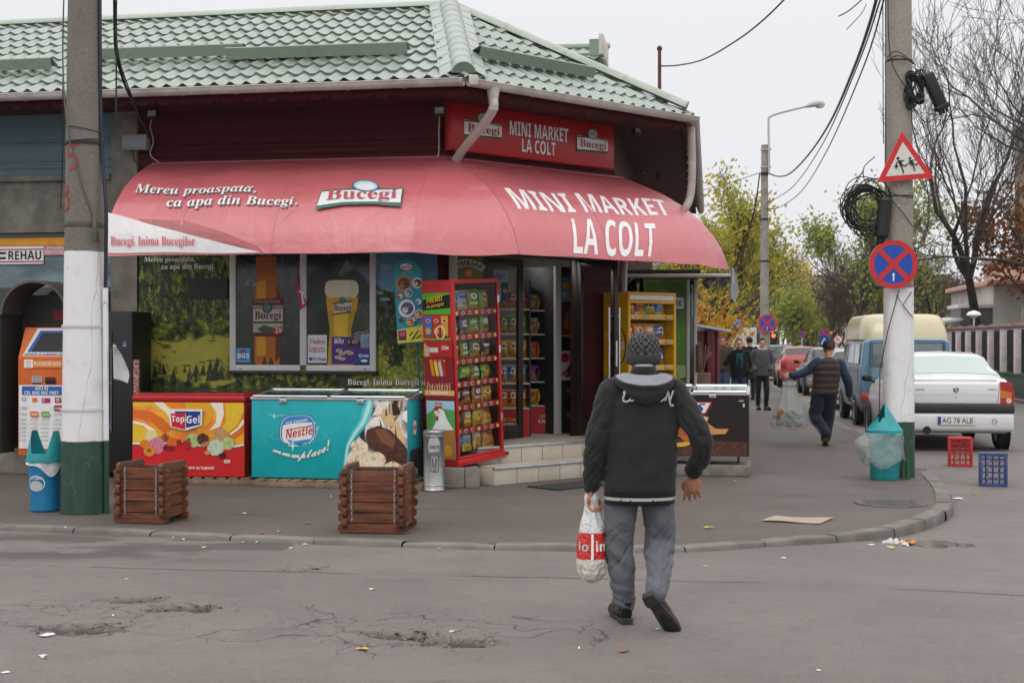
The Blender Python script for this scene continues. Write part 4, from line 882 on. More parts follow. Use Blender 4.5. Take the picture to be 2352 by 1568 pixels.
def freezer(name, label, M, w, h, d, body_m, front_m, px, art, lid, side_art=None, wheels=True, low=.085):
    t = thing(name, label, 'freezer', M)
    b = MB(); b.box(0, w, .004, d, 0, h, body_m, .012); b.box(.004, w - .004, 0, .02, .004, h - .004, front_m, .004)
    art(Art(b, front(0, 0, 0), px, w, h, eps=.0007))
    if side_art: side_art(Art(b, plane((w, 0, 0), (0, 1, 0), (0, 0, 1), (1, 0, 0)), (0, 0, 100, 100), d, h))
    b.build('body', t)
    if lid == 'red':
        b = MB(); b.box(-.012, w + .012, -.012, d + .012, h - .005, h + .075, K_['fz_red'], .03, 4); b.box(.02, w - .02, .05, d - .03, h + .07, h + .095, K_['fz_red'], .01); b.build('lid_frame', t)
        for i in (0, 1): b = MB(); b.box(.05 + i * (w / 2 - .03), w / 2 + .02 + i * (w / 2 - .07), .08, d - .06, h + .096 + .012 * i, h + .103 + .012 * i, K_['lid_glass']); b.build('glass_lid', t)
    else:
        b = MB(); b.box(-.008, w + .008, -.01, .025, h - .005, h + .03, K_['alu'], .008); b.box(-.008, w + .008, d - .03, d + .005, h + .04, h + .085, K_['alu'], .008)
        for x_ in (-.008, w - .022): b.add([(x_, .02, h), (x_, d, h), (x_, d, h + .07), (x_, .02, h + .025), (x_ + .03, .02, h), (x_ + .03, d, h), (x_ + .03, d, h + .07), (x_ + .03, .02, h + .025)], [(0, 1, 2, 3), (7, 6, 5, 4), (3, 2, 6, 7), (0, 3, 7, 4), (1, 0, 4, 5), (2, 1, 5, 6)], K_['alu'])
        b.build('lid_frame', t)
        b = MB(); b.box(.02, w - .02, .03, d - .03, h - .03, h - .012, K_['dark_interior']); b.build('liner', t)
        for i in (0, 1):
            l = MB(); x0, x1 = .02 + i * w / 2, w / 2 + i * (w / 2 - .02)
            f = lambda y: h + .032 + (y / d) * .055
            l.add([(x0, .0, f(0)), (x1, .0, f(0)), (x1, d, f(d)), (x0, d, f(d)), (x0, .0, f(0) + .006), (x1, .0, f(0) + .006), (x1, d, f(d) + .006), (x0, d, f(d) + .006)], [(3, 2, 1, 0), (4, 5, 6, 7), (0, 1, 5, 4), (1, 2, 6, 5), (2, 3, 7, 6), (3, 0, 4, 7)], K_['lid_glass']); o = l.build('glass_lid', t)
            l = MB(); l.tube([(x0 + .01, -.008, f(0) + .004), (x1 - .01, -.008, f(0) + .004)], .016, K_['alu'], 8); l.tube([(x0 + .01, d, f(d) + .004), (x1 - .01, d, f(d) + .004)], .014, K_['alu'], 8)
            for x_ in (x0 + .012, x1 - .012): l.tube([(x_, 0, f(0) + .004), (x_, d, f(d) + .004)], .009, K_['alu'], 6)
            l.build('rim', o)
            l = MB(); xc = (x0 + x1) / 2 - .12; l.box(xc, xc + .08, -.018, -.004, h - .035, h + .02, K_['alu'], .004); l.box(xc + .005, xc + .075, -.022, -.002, h + .018, h + .034, K_['black_plastic'], .004); l.tube([(xc + .04, -.021, h - .015), (xc + .04, -.017, h - .015)], .007, K_['black_plastic'], 8); l.build('lock', t)
    for x_ in (.1, w - .12):
        for y_ in (.07, d - .07):
            c_ = MB(); c_.lathe([(.032, -.014), (.034, -.01), (.034, .01), (.032, .014)], K_['rubber'], 14, M=TL((x_, y_, -low + .034)) @ RT(R(90), 4, 'Y')); c_.box(x_ - .024, x_ + .024, y_ - .02, y_ + .02, -.012, -.001, K_['alu'], .003); c_.box(x_ - .022, x_ - .016, y_ - .012, y_ + .012, -.055, -.012, K_['alu']); c_.box(x_ + .016, x_ + .022, y_ - .012, y_ + .012, -.055, -.012, K_['alu']); c_.build('castor', t)
    return t
printed('p_swirl', [(.36, '#e8b21c'), (.47, '#e58a18'), (.53, '#e5771c'), (.62, '#e9a018')], 1.4, warp=.6, det=1)
def swirl(A, cx, cy, a0, a1, r0, r1, w0, w1, m, n=14): A.line([(cx + (r0 + (r1 - r0) * i / n) * cos(a0 + (a1 - a0) * i / n), cy + (r0 + (r1 - r0) * i / n) * sin(a0 + (a1 - a0) * i / n)) for i in range(n + 1)], [w0 + (w1 - w0) * i / n for i in range(n + 1)], m)
def scoop(A, x, y, r, m): A.poly([(x + r * (1 + .05 * sin(5 * t + x)) * cos(t), y + r * (1 + .05 * sin(7 * t)) * sin(t)) for t in [2 * pi * i / 22 for i in range(22)]], K_[m])
def clipx(A, pts, x0, x1, y0, y1): return [(min(max(a, x0), x1), min(max(b, y0), y1)) for a, b in pts]
def topgel(A):
    L, T_, Rr, Bt = 214, 237, 1008, 766
    def band(p, m): A.poly(clipx(A, p, L, Rr, T_, Bt), m)
    yl, og, wt_, dk = flat('#e3bb2a'), flat('#e8841c'), flat('#f0e6cf'), flat('#dc6a1c')
    band([(214, 237), (380, 237), (480, 300), (520, 380), (470, 330), (340, 262), (214, 270)], yl); band([(214, 290), (330, 300), (430, 350), (500, 430), (440, 470), (350, 380), (214, 345)], dk)
    band([(214, 372), (300, 390), (380, 440), (360, 470), (290, 410), (214, 392)], wt_); band([(214, 395), (285, 415), (350, 470), (330, 540), (214, 545)], yl)
    band([(360, 237), (430, 237), (500, 300), (560, 440), (520, 420), (450, 310)], wt_); band([(450, 237), (590, 237), (600, 300), (600, 440), (560, 420), (520, 300)], og)
    band([(600, 237), (760, 237), (790, 300), (770, 380), (690, 450), (640, 400)], flat('#e6a524')); band([(770, 237), (860, 237), (868, 320), (840, 410), (760, 440), (810, 380), (815, 310)], wt_)
    band([(880, 237), (1008, 237), (1008, 300), (960, 400), (880, 470), (840, 440), (880, 380)], yl); band([(1008, 320), (985, 400), (900, 480), (950, 500), (1008, 450)], dk); band([(1008, 350), (960, 420), (905, 460), (920, 466), (975, 425), (1008, 385)], wt_); band([(1008, 455), (940, 500), (960, 560), (1008, 570)], flat('#e6a524'))
    wv = lambda x: 560 + 14 * sin(x / 46) - (26 if 480 < x < 760 else 0) * sin((x - 480) / 280 * pi) + 10 * sin(x / 90)
    xs_ = [214 + (1008 - 214) * i / 40 for i in range(41)]
    for d0, d1, m_ in ((-22, -8, I['white']), (-9, 0, I['navy'])): A.line([(x, wv(x) + (d0 + d1) / 2) for x in xs_], d1 - d0, m_)
    A.put([(x, wv(x) - 2) for x in xs_] + [(x, Bt) for x in xs_], [(i, i + 1, 42 + i, 41 + i) for i in range(40)], I['red'] if False else flat('#c8161c'))
    for a in ((352, 490, 50, 'p_vanilla'), (450, 495, 32, 'p_cone'), (390, 550, 60, 'p_straw'), (645, 510, 50, 'p_pist'), (720, 500, 42, 'p_choc'), (848, 470, 52, 'p_coffee'), (897, 528, 46, 'p_pist'), (810, 560, 58, 'p_mint')): scoop(A, *a)
    for x, y, r, c_ in ((305, 538, 36, '#d97a1e'), (502, 525, 38, '#d9651a'), (338, 592, 42, '#d98a2c'), (336, 586, 24, '#c96f20'), (337, 584, 9, '#5b2b14'), (455, 566, 20, '#6d0c16'), (497, 566, 22, '#7a0f1a'), (552, 520, 20, '#a01420')): A.disc(x, y, r, flat(c_), r * .86)
    A.poly([(575, 520), (605, 505), (640, 525), (632, 560), (605, 572), (580, 555)], flat('#b8141c')); A.poly([(600, 508), (618, 490), (638, 500), (628, 512)], I['green']); A.poly([(710, 530), (760, 510), (770, 525), (735, 560), (715, 550)], flat('#b8773c')); A.poly([(730, 590), (770, 580), (775, 605), (745, 615)], flat('#c9923c')); A.poly([(832, 606), (880, 590), (888, 622), (842, 636)], I['choc'])
    A.poly([(480, 300), (500, 285), (720, 285), (716, 400), (600, 438), (490, 415)], I['white']); A.poly([(524, 300), (706, 300), (703, 395), (602, 420), (602, 318), (524, 318)], flat('#1c2f86')); A.poly([(494, 318), (598, 312), (598, 432), (500, 410)], flat('#c8161c'))
    A.text('Top', 499, 333, 592, 392, I['white'], 'X'); A.text('Gel', 606, 328, 700, 386, I['white'], 'X'); A.ring(729, 311, 8, 11, I['blue'], n=12); A.text('R', 726, 306, 732, 316, I['blue'], 'X')
    A.text('. care te topești', 596, 692, 802, 722, I['white'], 'X'); A.rrect(874, 646, 918, 668, 4, I['cream']); A.text('FRISCH', 878, 652, 914, 662, I['brown'], 'X')
P1 = PX(304, 1096, 15.5); ang1 = R(-9)
M1 = frame(VC((-2.88 - 1.27 * cos(ang1), 15.3 - 1.27 * sin(ang1), .204)), ang1)
freezer('chest_freezer', 'red and orange ice cream chest freezer behind the left planter', M1, 1.27, .80, .56, K_['fz_red'], K_['p_swirl'], (212, 235, 1010, 768), topgel, 'red')
def nestle(A):
    gl = flat('#23b3b8'); 
    A.poly([(1160, 470), (1230, 430), (1560, 430), (1610, 470), (1560, 510), (1200, 515)], flat('#1fa3a9')); A.ring(1390, 480, 190, 205, flat('#2fb4b9'), asp=.25); A.ring(1390, 520, 230, 240, flat('#28adb2'), asp=.3)
    A.poly([(1155, 320), (1205, 338), (1215, 318), (1222, 338), (1320, 330), (1225, 346), (1216, 368), (1208, 348)], flat('#8ed8da'))
    rw = lambda r, dx=0, dy=0: [(1382 + dx + r * 130 * math.copysign(abs(cos(t)) ** .55, cos(t)) * (1 + .05 * sin(t)), 437 + dy + r * 107 * math.copysign(abs(sin(t)) ** .7, sin(t)) - 12 * cos(t)) for t in [2 * pi * i / 36 for i in range(36)]]
    A.poly(rw(1.0), flat('#1a4f96')); A.poly(rw(.955), I['white']); A.poly(rw(.92), flat('#2f86c6'))
    A.poly([p if p[1] > 408 - (p[0] - 1382) * .12 else (p[0], 408 - (p[0] - 1382) * .12 - 18 * cos((p[0] - 1382) / 130)) for p in rw(.84, 0, 6)], I['white'])
    A.poly([(1300, 505), (1360, 520), (1480, 500), (1470, 522), (1400, 540), (1330, 530)], flat('#2f86c6'))
    sl = lambda x0, y0, x1, y1, k: (lambda a, b: (x0 + a * (x1 - x0) + b * 6, y1 - b * (y1 - y0) - k * a))
    A.text('ICE CREAM', 0, 0, 1, 1, I['white'], 'X', warp=sl(1298, 383, 1450, 404, 28)); A.text('Nestle', 0, 0, 1, 1, flat('#c0182a'), 'X', warp=sl(1300, 440, 1488, 502, 34)); A.line([(1300, 442), (1400, 422), (1484, 410)], 7, flat('#c0182a')); A.line([(1456, 412), (1486, 405)], 6, flat('#c0182a'))
    for i in range(70): t = rb.uniform(-.5, 2.0); r_ = 1.05 + abs(rb.gauss(0, .06)); A.k -= 1; A.disc(1382 + 130 * r_ * cos(t), 437 + 107 * r_ * sin(t), rb.uniform(1.5, 4.5), flat('#c8eeee'), n=6)
    A.poly([(1310, 550), (1345, 548), (1350, 505), (1356, 548), (1392, 552), (1356, 558), (1350, 595), (1344, 558)], flat('#d9f3f3'))
    wr = lambda a, b: (1200 + 400 * a + b * 14, 590 + 72 * sin(pi * (a * .8 + .02)) - (46 + 60 * a) * b + 10 + (-30) * a * a)
    for d in (3.5, 1.6, 0, -1.4): A.text('mmmplace!', 0, 0, 1, 1, flat('#0a7076') if d > 3 else I['white'], 'C', warp=(lambda a, b, d=d: (wr(a, b)[0] + d, wr(a, b)[1] + d)))
    # picture corner with ice creams
    edge = [(1900, 225), (1880, 300), (1850, 380), (1790, 460), (1745, 540), (1730, 620), (1722, 710), (1722, 785)]
    A.line(edge, [60, 70, 60, 46, 30, 26, 30, 30], flat('#58c6c9')); A.line(edge, [26, 30, 24, 16, 12, 10, 12, 12], flat('#b5e5e4'))
    A.poly([(1925, 225), (2158, 225), (2158, 785), (1735, 785), (1742, 700), (1752, 600), (1790, 520), (1850, 440), (1890, 370), (1915, 300)], K_['p_mous'])
    for p, c_ in (([(1960, 235), (2040, 232), (2010, 290), (1960, 330), (1915, 330)], '#e4dcd4'), ([(2050, 240), (2100, 270), (2110, 320), (2060, 330)], '#2e140c'), ([(1990, 280), (2050, 330), (2090, 400), (2020, 400), (1960, 370)], '#d8b184'), ([(2090, 365), (2120, 430), (2150, 520), (2105, 560), (2060, 470), (2040, 430)], '#dcb98c'), ([(2130, 300), (2158, 290), (2158, 380), (2120, 350)], '#ece5de'), ([(1890, 400), (1930, 340), (1970, 330), (2010, 420), (1950, 420)], '#ece4db'), ([(1965, 345), (1985, 410), (1972, 415)], '#241008'), ([(2010, 260), (2020, 330), (2006, 330)], '#3b1a10'), ([(2075, 390), (2090, 500), (2075, 470)], '#3b1a10')): A.poly(p, flat(c_))
    A.poly([(1880, 430), (1960, 400), (2040, 430), (2110, 500), (2158, 560), (2158, 710), (2030, 690), (1950, 600), (1890, 540), (1870, 480)], K_['p_choc']); A.poly([(1930, 430), (2000, 420), (2080, 500), (2060, 560), (1980, 520)], flat('#7a4c34'))
    for a in ((1825, 560, 62), (1850, 650, 72), (1950, 645, 60), (1790, 640, 55), (2060, 720, 70), (1880, 740, 70), (1790, 740, 50)): scoop(A, *a, 'p_stracc')
M2 = frame(VC((-2.796, 15.25, .204)), R(-12))
def nside(A): A.disc(45, 35, 15, flat('#1a4f96'), 12); A.disc(45, 35, 13, I['white'], 10); A.text('Nestle', 34, 31, 56, 38, flat('#c0182a'), 'X'); A.rrect(12, 62, 88, 97, 5, flat('#0a4a50')); A.rrect(15, 64, 85, 95, 5, I['dgrey'])
freezer('chest_freezer', 'teal ice cream chest freezer with round blue and white logo behind the right planter', M2, 1.745, .835, .56, K_['fz_teal'], K_['fz_teal'], (1048, 225, 2160, 785), nestle, 'glass', nside)
def snick(A):
    A.rect(0, 0, 140, 145, flat('#1c0f0d'))
    A.poly([(0, 115), (60, 105), (138, 112), (138, 143), (0, 143)], K_['p_choc'])
    A.poly([(2, 20), (97, 16), (89, 45), (-1 + 2, 48)], I['red']); A.poly([(2, 22), (94, 18.5), (87, 43), (2, 46)], I['white'])
    A.text('SNICKERS', 0, 0, 1, 1, flat('#1c2f86'), 'XI', warp=lambda a, b: (2 + 84 * a + 2 * b, 43 - 3 * a - b * 20)); A.text('ICE CREAM', 8, 51, 40, 57, I['white'], 'X')
    A.poly([(20, 76), (52, 68), (78, 78), (74, 96), (40, 104), (14, 96)], K_['p_cone']); A.poly([(62, 62), (84, 50), (92, 52), (90, 66), (100, 80), (116, 80), (112, 92), (84, 96), (66, 86)], flat('#c78d5a')); A.poly([(62, 62), (84, 50), (90, 54), (88, 66), (80, 72)], flat('#e3d3b4'))
    A.poly([(56, 98), (80, 95), (92, 100), (88, 112), (64, 114)], flat('#b8622a')); A.disc(44, 108, 10, I['gold'], 5, a=.6); A.disc(60, 118, 10, flat('#cfae3c'), 5, a=-.3); A.rect(128, 12, 134, 15, I['lgrey']); A.rect(133, 20, 135, 28, I['cream'])
M3 = frame(PX(1720, 1048, 16.25) - VC((1.32 * cos(R(-10)), 1.32 * sin(R(-10)), 0)), R(-10))
def lidc(A): pass
freezer('chest_freezer', 'dark brown chocolate bar freezer standing on a concrete slab right of the doorway', M3, 1.32, .70, .62, K_['fz_dark'], K_['fz_dark'], (0, 0, 140, 145), snick, 'glass')
b = MB(); b.box(-.05, 1.34, -.06, .7, 0, .125, K_['concrete'], .015); q = M3.to_translation(); b.build('concrete_slab', None, 'rough concrete slab under the dark brown chocolate freezer', 'slab', M=frame(VC((q.x, q.y, ZP)), R(-10)))
# pallets under the two ice cream freezers
def pallet(M, w, lab):
    b = MB()
    for i in range(3): b.box(0, w, i * .3, i * .3 + .09, 0, .055, K_['wood_pale'], .004)
    x_ = 0
    while x_ < w - .1: b.box(x_, x_ + .1, .005, .695, .056, .076, K_['wood_pale'], .003); x_ += .135
    b.build('pallet', None, lab, 'pallet', 'pallets under the freezers', M=M)
pallet(frame(VC((-4.12, 15.46, ZP)), R(-9)), 1.4, 'pale wooden pallet under the red and orange freezer'); pallet(frame(VC((-2.74, 15.12, ZP)), R(-12)), 1.85, 'pale wooden pallet under the teal freezer')
# ================================================================ PLANTER BOXES
def woodmat():
    g = G('planter_wood'); X = g.xyz(); gr_ = g.noise(7, 6, vec=g.scale(.35, .35, 6), rough=.65); w_ = g.noise(2.2, 5)
    c = g.ramp(gr_, [(.3, hx('#3c241a')), (.5, hx('#633a28')), (.68, hx('#805038'))]); c = g.mix(g.mul(g.step(w_, .5, .7), .75), c, hx('#96492a')); c = g.mix(g.mul(g.step(g.noise(3.3, 5), .54, .7), .7), c, hx('#2a1c17'))
    c = g.mix(g.mul(g.step(X[2], .44, .49), .4), c, hx('#5d5148'))
    put('planter_wood', g.out(c, .6, bump=gr_, bs=.5, bd=.01, Specular_IOR_Level=.3))
woodmat(); mat('chain_steel', (.42, .42, .41), .35, .2, 40, metal=.8)
def planter(M, w, d, n, h, lab, seed):
    t = thing('wooden_planter', lab, 'planter', M, 'log planter boxes on the pavement'); rr = random.Random(seed); L = h / n; e_ = .055
    def board_(axis, pos, z, b):
        j = lambda: rr.uniform(-.006, .006); ln = (w if axis == 0 else d) + 2 * e_; T = .034
        p = [(-e_ + .0, .25 * L), (-e_ + .022, .02 * L), (-e_ + .05, 0), (ln - e_ - .05, 0), (ln - e_ - .022, .02 * L), (ln - e_, .25 * L), (ln - e_, .75 * L), (ln - e_ - .022, .97 * L), (ln - e_ - .05, L * .985), (-e_ + .05, L * .985), (-e_ + .022, .97 * L), (-e_, .75 * L)]
        o = j(); p = [(a + o, c_ * .93 + z) for a, c_ in p]
        if axis == 0: b.prism(p, pos + j() * .6 - T / 2, pos + T / 2, K_['planter_wood'])
        else: b.prism(p, pos + j() * .6 - T / 2, pos + T / 2, K_['planter_wood'], M=RT(R(90), 4, 'Z') @ Matrix.Scale(-1, 4, (0, 1, 0)))
    for nm, ax, pos, dz in (('front_boards', 0, .0, 0), ('rear_boards', 0, d, 0), ('left_boards', 1, 0.0, .5), ('right_boards', 1, w, .5)):
        b = MB()
        for i in range(n): board_(ax, pos, (i + dz * .9) * L + .01 if dz else i * L + .005, b)
        b.build(nm, t)
    b = MB(); b.box(.02, w - .02, .02, d - .02, .02, h * .62, mat('planter_soil', (.035, .026, .02), .95, .3, 20)); b.build('soil', t)
    for x_ in (.055, w - .055):
        b = MB()
        for k in range(int((h - .06) / .026)):
            z_ = h - .01 - k * .026; a = rr.uniform(-.15, .15); T = TL((x_ + rr.uniform(-.002, .002), -.026, z_)) @ RT(R(90) * (k % 2) + a, 4, 'Z')
            b.tube([(.007 * cos(q), 0, .018 * sin(q)) for q in [2 * pi * i / 8 for i in range(9)]], .0026, K_['chain_steel'], 5, M=T, cap=False)
        b.build('chain', t)
    return t
planter(frame(VC((-3.33, 12.1, ZP)), R(-14)), .40, .33, 5, .47, 'brown wooden planter box with chains beside the left concrete pole', 3)
planter(frame(VC((-1.34, 11.45, ZP)), R(-6)), .46, .40, 6, .50, 'brown wooden planter box with chains in front of the teal freezer', 4)
# ================================================================ RED SNACK RACK, PRICE BOARD, ASH BIN, BLOCKS, MAT
RM = frame(VC((-.575, 15.05, .335)), R(56)) @ RT(R(-3.2), 4, 'Y')
rk_ = thing('snack_rack', 'tall red snack rack with glazed front and printed side leaning by the steps', 'rack', RM)
rw_, rd_, rh_ = .86, .40, 1.98
mat('rack_red', (.46, .014, .016), .35, .08); mat('rack_in', (.09, .008, .01), .5, .1)
b = MB(); b.box(-.02, rw_ + .02, -.03, rd_ + .02, 0, .07, K_['rack_red'], .01)
for x_ in (0, rw_ - .04): b.box(x_, x_ + .04, -.012, .03, .07, rh_, K_['rack_red'], .005)
b.box(.04, rw_ - .04, -.012, .03, rh_ - .05, rh_, K_['rack_red'], .005); b.box(.04, rw_ - .04, -.012, .03, .07, .10, K_['rack_red'], .004); b.box(0, rw_, .03, rd_, rh_ - .03, rh_ - .003, K_['rack_red']); b.box(.03, rw_ - .03, rd_ - .02, rd_ - .002, .07, rh_ - .03, K_['rack_in']); b.box(rw_ - .02, rw_ - .002, .03, rd_ - .02, .07, rh_ - .03, K_['rack_in'])
for x_, z_ in ((rw_ - .03, .45), (rw_ - .03, 1.2), (rw_ - .03, 1.75)): b.box(x_ - .012, x_ + .022, -.017, -.012, z_ - .04, z_ + .04, K_['alu'])
b.box(rw_, rw_ + .07, -.03, .0, .02, .05, K_['black_plastic'], .004); b.build('cabinet', rk_)
b = MB(); b.box(0.0, .02, .03, rd_, .07, rh_ - .03, K_['rack_red'])
A = Art(b, plane((0, rd_, .07), (0, -1, 0), (0, 0, 1), (-1, 0, 0)), (245, 205, 440, 1395), rd_, rh_ - .1, eps=.0009)
A.rect(247, 275, 425, 415, flat('#3fae1c')); A.poly([(247, 320), (425, 285), (425, 375), (247, 392)], I['black']); A.text('PREMII', 0, 0, 1, 1, I['yellow'], 'XI', warp=lambda a, b: (275 + 105 * a, 345 - 22 * a - 36 * b)); A.text('in pungă!', 0, 0, 1, 1, I['yellow'], 'XI', warp=lambda a, b: (275 + 112 * a, 385 - 22 * a - 30 * b))
for i, c_ in enumerate(('#3a66b0', '#b02a1c', '#c8962a')):
    x = 258 + 54 * i; A.poly([(x, 430), (x + 48, 426), (x + 46, 560), (x + 4, 560)], flat(c_)); A.disc(x + 24, 460, 15, I['white'], 12); A.disc(x + 24, 460, 12, flat('#a01420'), 9); A.disc(x + 24, 530, 18, flat('#c9983c'), 22)
A.ring(362, 540, 26, 31, I['white'], asp=1.5); A.rect(247, 580, 430, 590, flat('#3fae1c'))
A.rect(254, 596, 437, 700, flat('#a81a1e')); A.rect(290, 640, 345, 672, flat('#c9c0b4')); A.rrect(362, 618, 422, 662, 14, I['red']); A.text('Chio', 370, 626, 414, 654, I['white'], 'XI'); A.poly([(256, 610), (292, 640), (288, 700), (256, 700)], flat('#b79a78'))
A.rect(256, 700, 440, 930, flat('#7c1218'))
for i in range(4): x = 298 + 28 * i; A.line([(x, 725 + 6 * i), (x + 14, 830)], 20, (I['gold'], I['yellow'], I['lgrey'], I['red'])[i]); A.disc(x + 4, 728, 9, I['orange'])
for i in range(14): x = 278 + 11 * i; A.line([(x, 870 + (i * 37) % 25), (x + (i % 3 - 1) * 8, 928)], 6, flat('#c9a07c'))
A.rect(258, 926, 450, 960, flat('#d0a060')); A.text('SAVOARE', 300, 934, 410, 952, I['white'], 'X'); A.rect(262, 960, 452, 990, flat('#7c1218')); A.rect(268, 996, 448, 1380, flat('#9fc3d8')); A.poly([(268, 1090), (330, 1040), (448, 1060), (448, 1200), (268, 1190)], flat('#4f9a4a')); A.rect(324, 1010, 370, 1045, flat('#a02020')); A.text('AGRISOL', 326, 1016, 368, 1032, I['white'], 'X')
A.poly([(318, 1060), (345, 1045), (380, 1060), (400, 1120), (440, 1190), (300, 1195), (330, 1130)], I['white']); A.disc(342, 1076, 12, I['cream']); A.poly([(312, 1055), (320, 1042), (332, 1050), (345, 1040), (350, 1055), (330, 1066)], I['red']); A.poly([(326, 1100), (346, 1100), (342, 1130), (332, 1130)], I['red']); A.poly([(312, 1092), (330, 1084), (330, 1096)], I['gold']); A.disc(350, 1068, 4, I['black'])
A.rect(268, 1196, 450, 1240, flat('#b06a2c')); A.poly([(380, 1210), (445, 1205), (450, 1390), (350, 1390)], flat('#a8702c')); A.disc(400, 1330, 30, flat('#c9902c'), 40)
b.build('side_panel', rk_)
zs_ = [.12, .36, .61, .86, 1.10, 1.36, 1.62]
for z_ in zs_[1:]:
    b = MB(); b.box(.04, rw_ - .04, .04, rd_ - .02, z_ - .012, z_, K_['rack_in']); b.box(.04, rw_ - .04, .03, .045, z_ - .03, z_ + .028, flat('#b01a22'), .002)
    A = Art(b, front(.04, z_ - .03, .0295), (0, 0, 100, 8), rw_ - .08, .058)
    for i in range(7): x = 5 + 15 * i + (z_ * 37) % 4; A.disc(x, 4, 3.6, I['white'] if i % 3 else I['straw'], 3); A.disc(x, 4, 2.6, flat('#a01420'), 2) if i % 3 else None
    b.build('shelf', rk_)
b = MB(); b.box(.04, rw_ - .04, .002, .007, .1, rh_ - .05, K_['clear_glass']); b.build('glass_door', rk_)
rows = [('bottom', .125, [('#3b7fb8', '#c8b020', '#d8c23a'), ('#3b7fb8', '#c8b020', '#d8c23a'), ('#b8823c', '#c89a5a', '#a8702c'), ('#b8823c', '#c89a5a', '#a8702c')], .23), ('second lowest', .362, [('#a8702c', '#5b2b14', '#c9a060'), ('#c07a2c', '#7a3a1c', '#d8c060'), ('#c8a020', '#7aa02c', '#d8c060'), ('#c88a2c', '#c8a04a', '#b8722c')], .22), ('third lowest', .612, [('#3c0f14', '#5a1a1c', '#c9c0b4'), ('#6d1018', '#a8702c', '#c9c0b4'), ('#6d1018', '#a8702c', '#c9c0b4'), ('#c8982c', '#b02a1c', '#d8c060')], .21), ('middle', .862, [('#2f7a24', '#101510', '#c8b030'), ('#6aa028', '#2c3a18', '#c8b030'), ('#2f7a24', '#8a6a2c', '#c8c8a0'), ('#6aa028', '#7a5a2c', '#c8b030')], .20), ('third highest', 1.102, [('#7a1a20', '#a8702c', '#d8d0c4'), ('#4c8a2c', '#a8702c', '#c9c0b4'), ('#356a28', '#b8822c', '#d0c8a8'), ('#3a1014', '#a8702c', '#d8d0c4')], .22), ('second highest', 1.362, [('#356a28', '#a8702c', '#d8d0c4'), ('#3a4a78', '#a8702c', '#d8d0c4'), ('#4c8a2c', '#a8702c', '#c9c0b4'), ('#4c8a2c', '#8a7a3c', '#a02028')], .22), ('top', 1.622, [('#3a5a8a', '#c9c0a4', '#a9b4c4'), ('#8a9cb4', '#c0b48c', '#3a5a8a'), ('#4c7a28', '#8a6a2c', '#c9b84c'), ('#5c8a2c', '#a8702c', '#c9b84c')], .24)]
for nm, z_, cs, h_ in rows:
    for i, c_ in enumerate(cs):
        for r_ in (0, 1):
            x_ = .135 + .195 * i + (.03 if r_ else 0)
            place_bag('rk' + nm + str(i), tuple(foil(k) for k in c_), (i + len(nm)) % 3, .19, h_ * (.95 + .1 * ((i * 7 + len(nm)) % 3) / 3), .07, RM @ TL((x_, .11 + .13 * r_, z_ + .002)) @ RT(R(rc_.uniform(-9, 9)), 4, 'Z') @ RT(R(rc_.uniform(-10, 2)), 4, 'X'), 'snack bag %s in the %s row, %s shelf of the red rack' % (ORD[i], ('front', 'rear')[r_], nm), 'snack bags on the %s shelf of the red rack' % nm)
b = MB(); b.box(-.04, .2, -.03, .4, 0, .21, K_['concrete'], .012); b.box(.205, .36, -.04, .4, 0, .205, K_['concrete'], .01); b.build('concrete_block', None, 'grey concrete block under the red snack rack', 'block', M=frame(VC((-.70, 14.98, ZP)), R(8)))
# price board
PM = frame(PX(962, 1012, 15.55), R(-12)) @ RT(R(-4), 4, 'Y'); pbd = thing('price_board', 'turquoise ice cream price board on a thin stand behind the ash bin', 'sign', PM)
zb = 1.06; b = MB(); outl = [(-.16, zb + .0), (.16, zb + .0), (.16, zb + .79), (.12, zb + .86), (.03, zb + .93), (-.06, zb + .93), (-.13, zb + .88), (-.16, zb + .80)]
b.prism(outl, -.012, .0, flat('#1696a4')); A = Art(b, front(-.16, zb, -.012), (0, 0, 100, 290), .32, .93)
A.rrect(4, 48, 96, 284, 8, flat('#2a9fb6')); A.disc(48, 26, 26, flat('#1a4f96'), 14, a=.1); A.disc(48, 26, 23, I['white'], 11, a=.1); A.text('Nestle', 30, 20, 67, 32, flat('#c0182a'), 'X'); A.text('place!', 34, 40, 70, 48, I['white'], 'C')
for x, y, r, c1, c2 in ((36, 82, 29, '#b98a5a', '#6d4a38'), (84, 84, 18, '#e0d8c8', '#5c2c1c'), (20, 124, 12, '#b01a28', '#e6dcd0'), (52, 116, 15, '#d0c4b4', '#3c7ab0'), (42, 168, 30, '#e4e2ec', '#5c3a98'), (84, 148, 14, '#3a78b8', '#e4e2ec'), (84, 190, 15, '#e0cfa8', '#b06a2c'), (20, 206, 8, '#4c2118', '#8a2a2c'), (52, 214, 14, '#c8b84c', '#d04a6a'), (70, 205, 8, '#d8d8e0', '#b0141c')): A.disc(x, y, r, flat(c1), r * 1.02); A.disc(x + 1, y, r * .74, flat(c2), r * .7); A.disc(x - r * .2, y + r * .15, r * .35, flat(c1))
A.text('TOPGUN', 22, 80, 50, 90, I['black'], 'X'); A.text('JOY', 30, 160, 56, 176, I['lime'], 'XI'); A.poly([(4, 240), (96, 228), (96, 284), (4, 284)], flat('#d8c43c')); A.rect(8, 242, 36, 276, flat('#5c1a3c')); A.rect(12, 246, 32, 262, flat('#c04a6a'))
for x0, y0, x1, y1 in ((46, 262, 60, 250), (60, 270, 80, 246), (70, 272, 90, 262), (52, 276, 66, 268)): A.line([(x0, y0), (x1, y1)], 4, I['navy'])
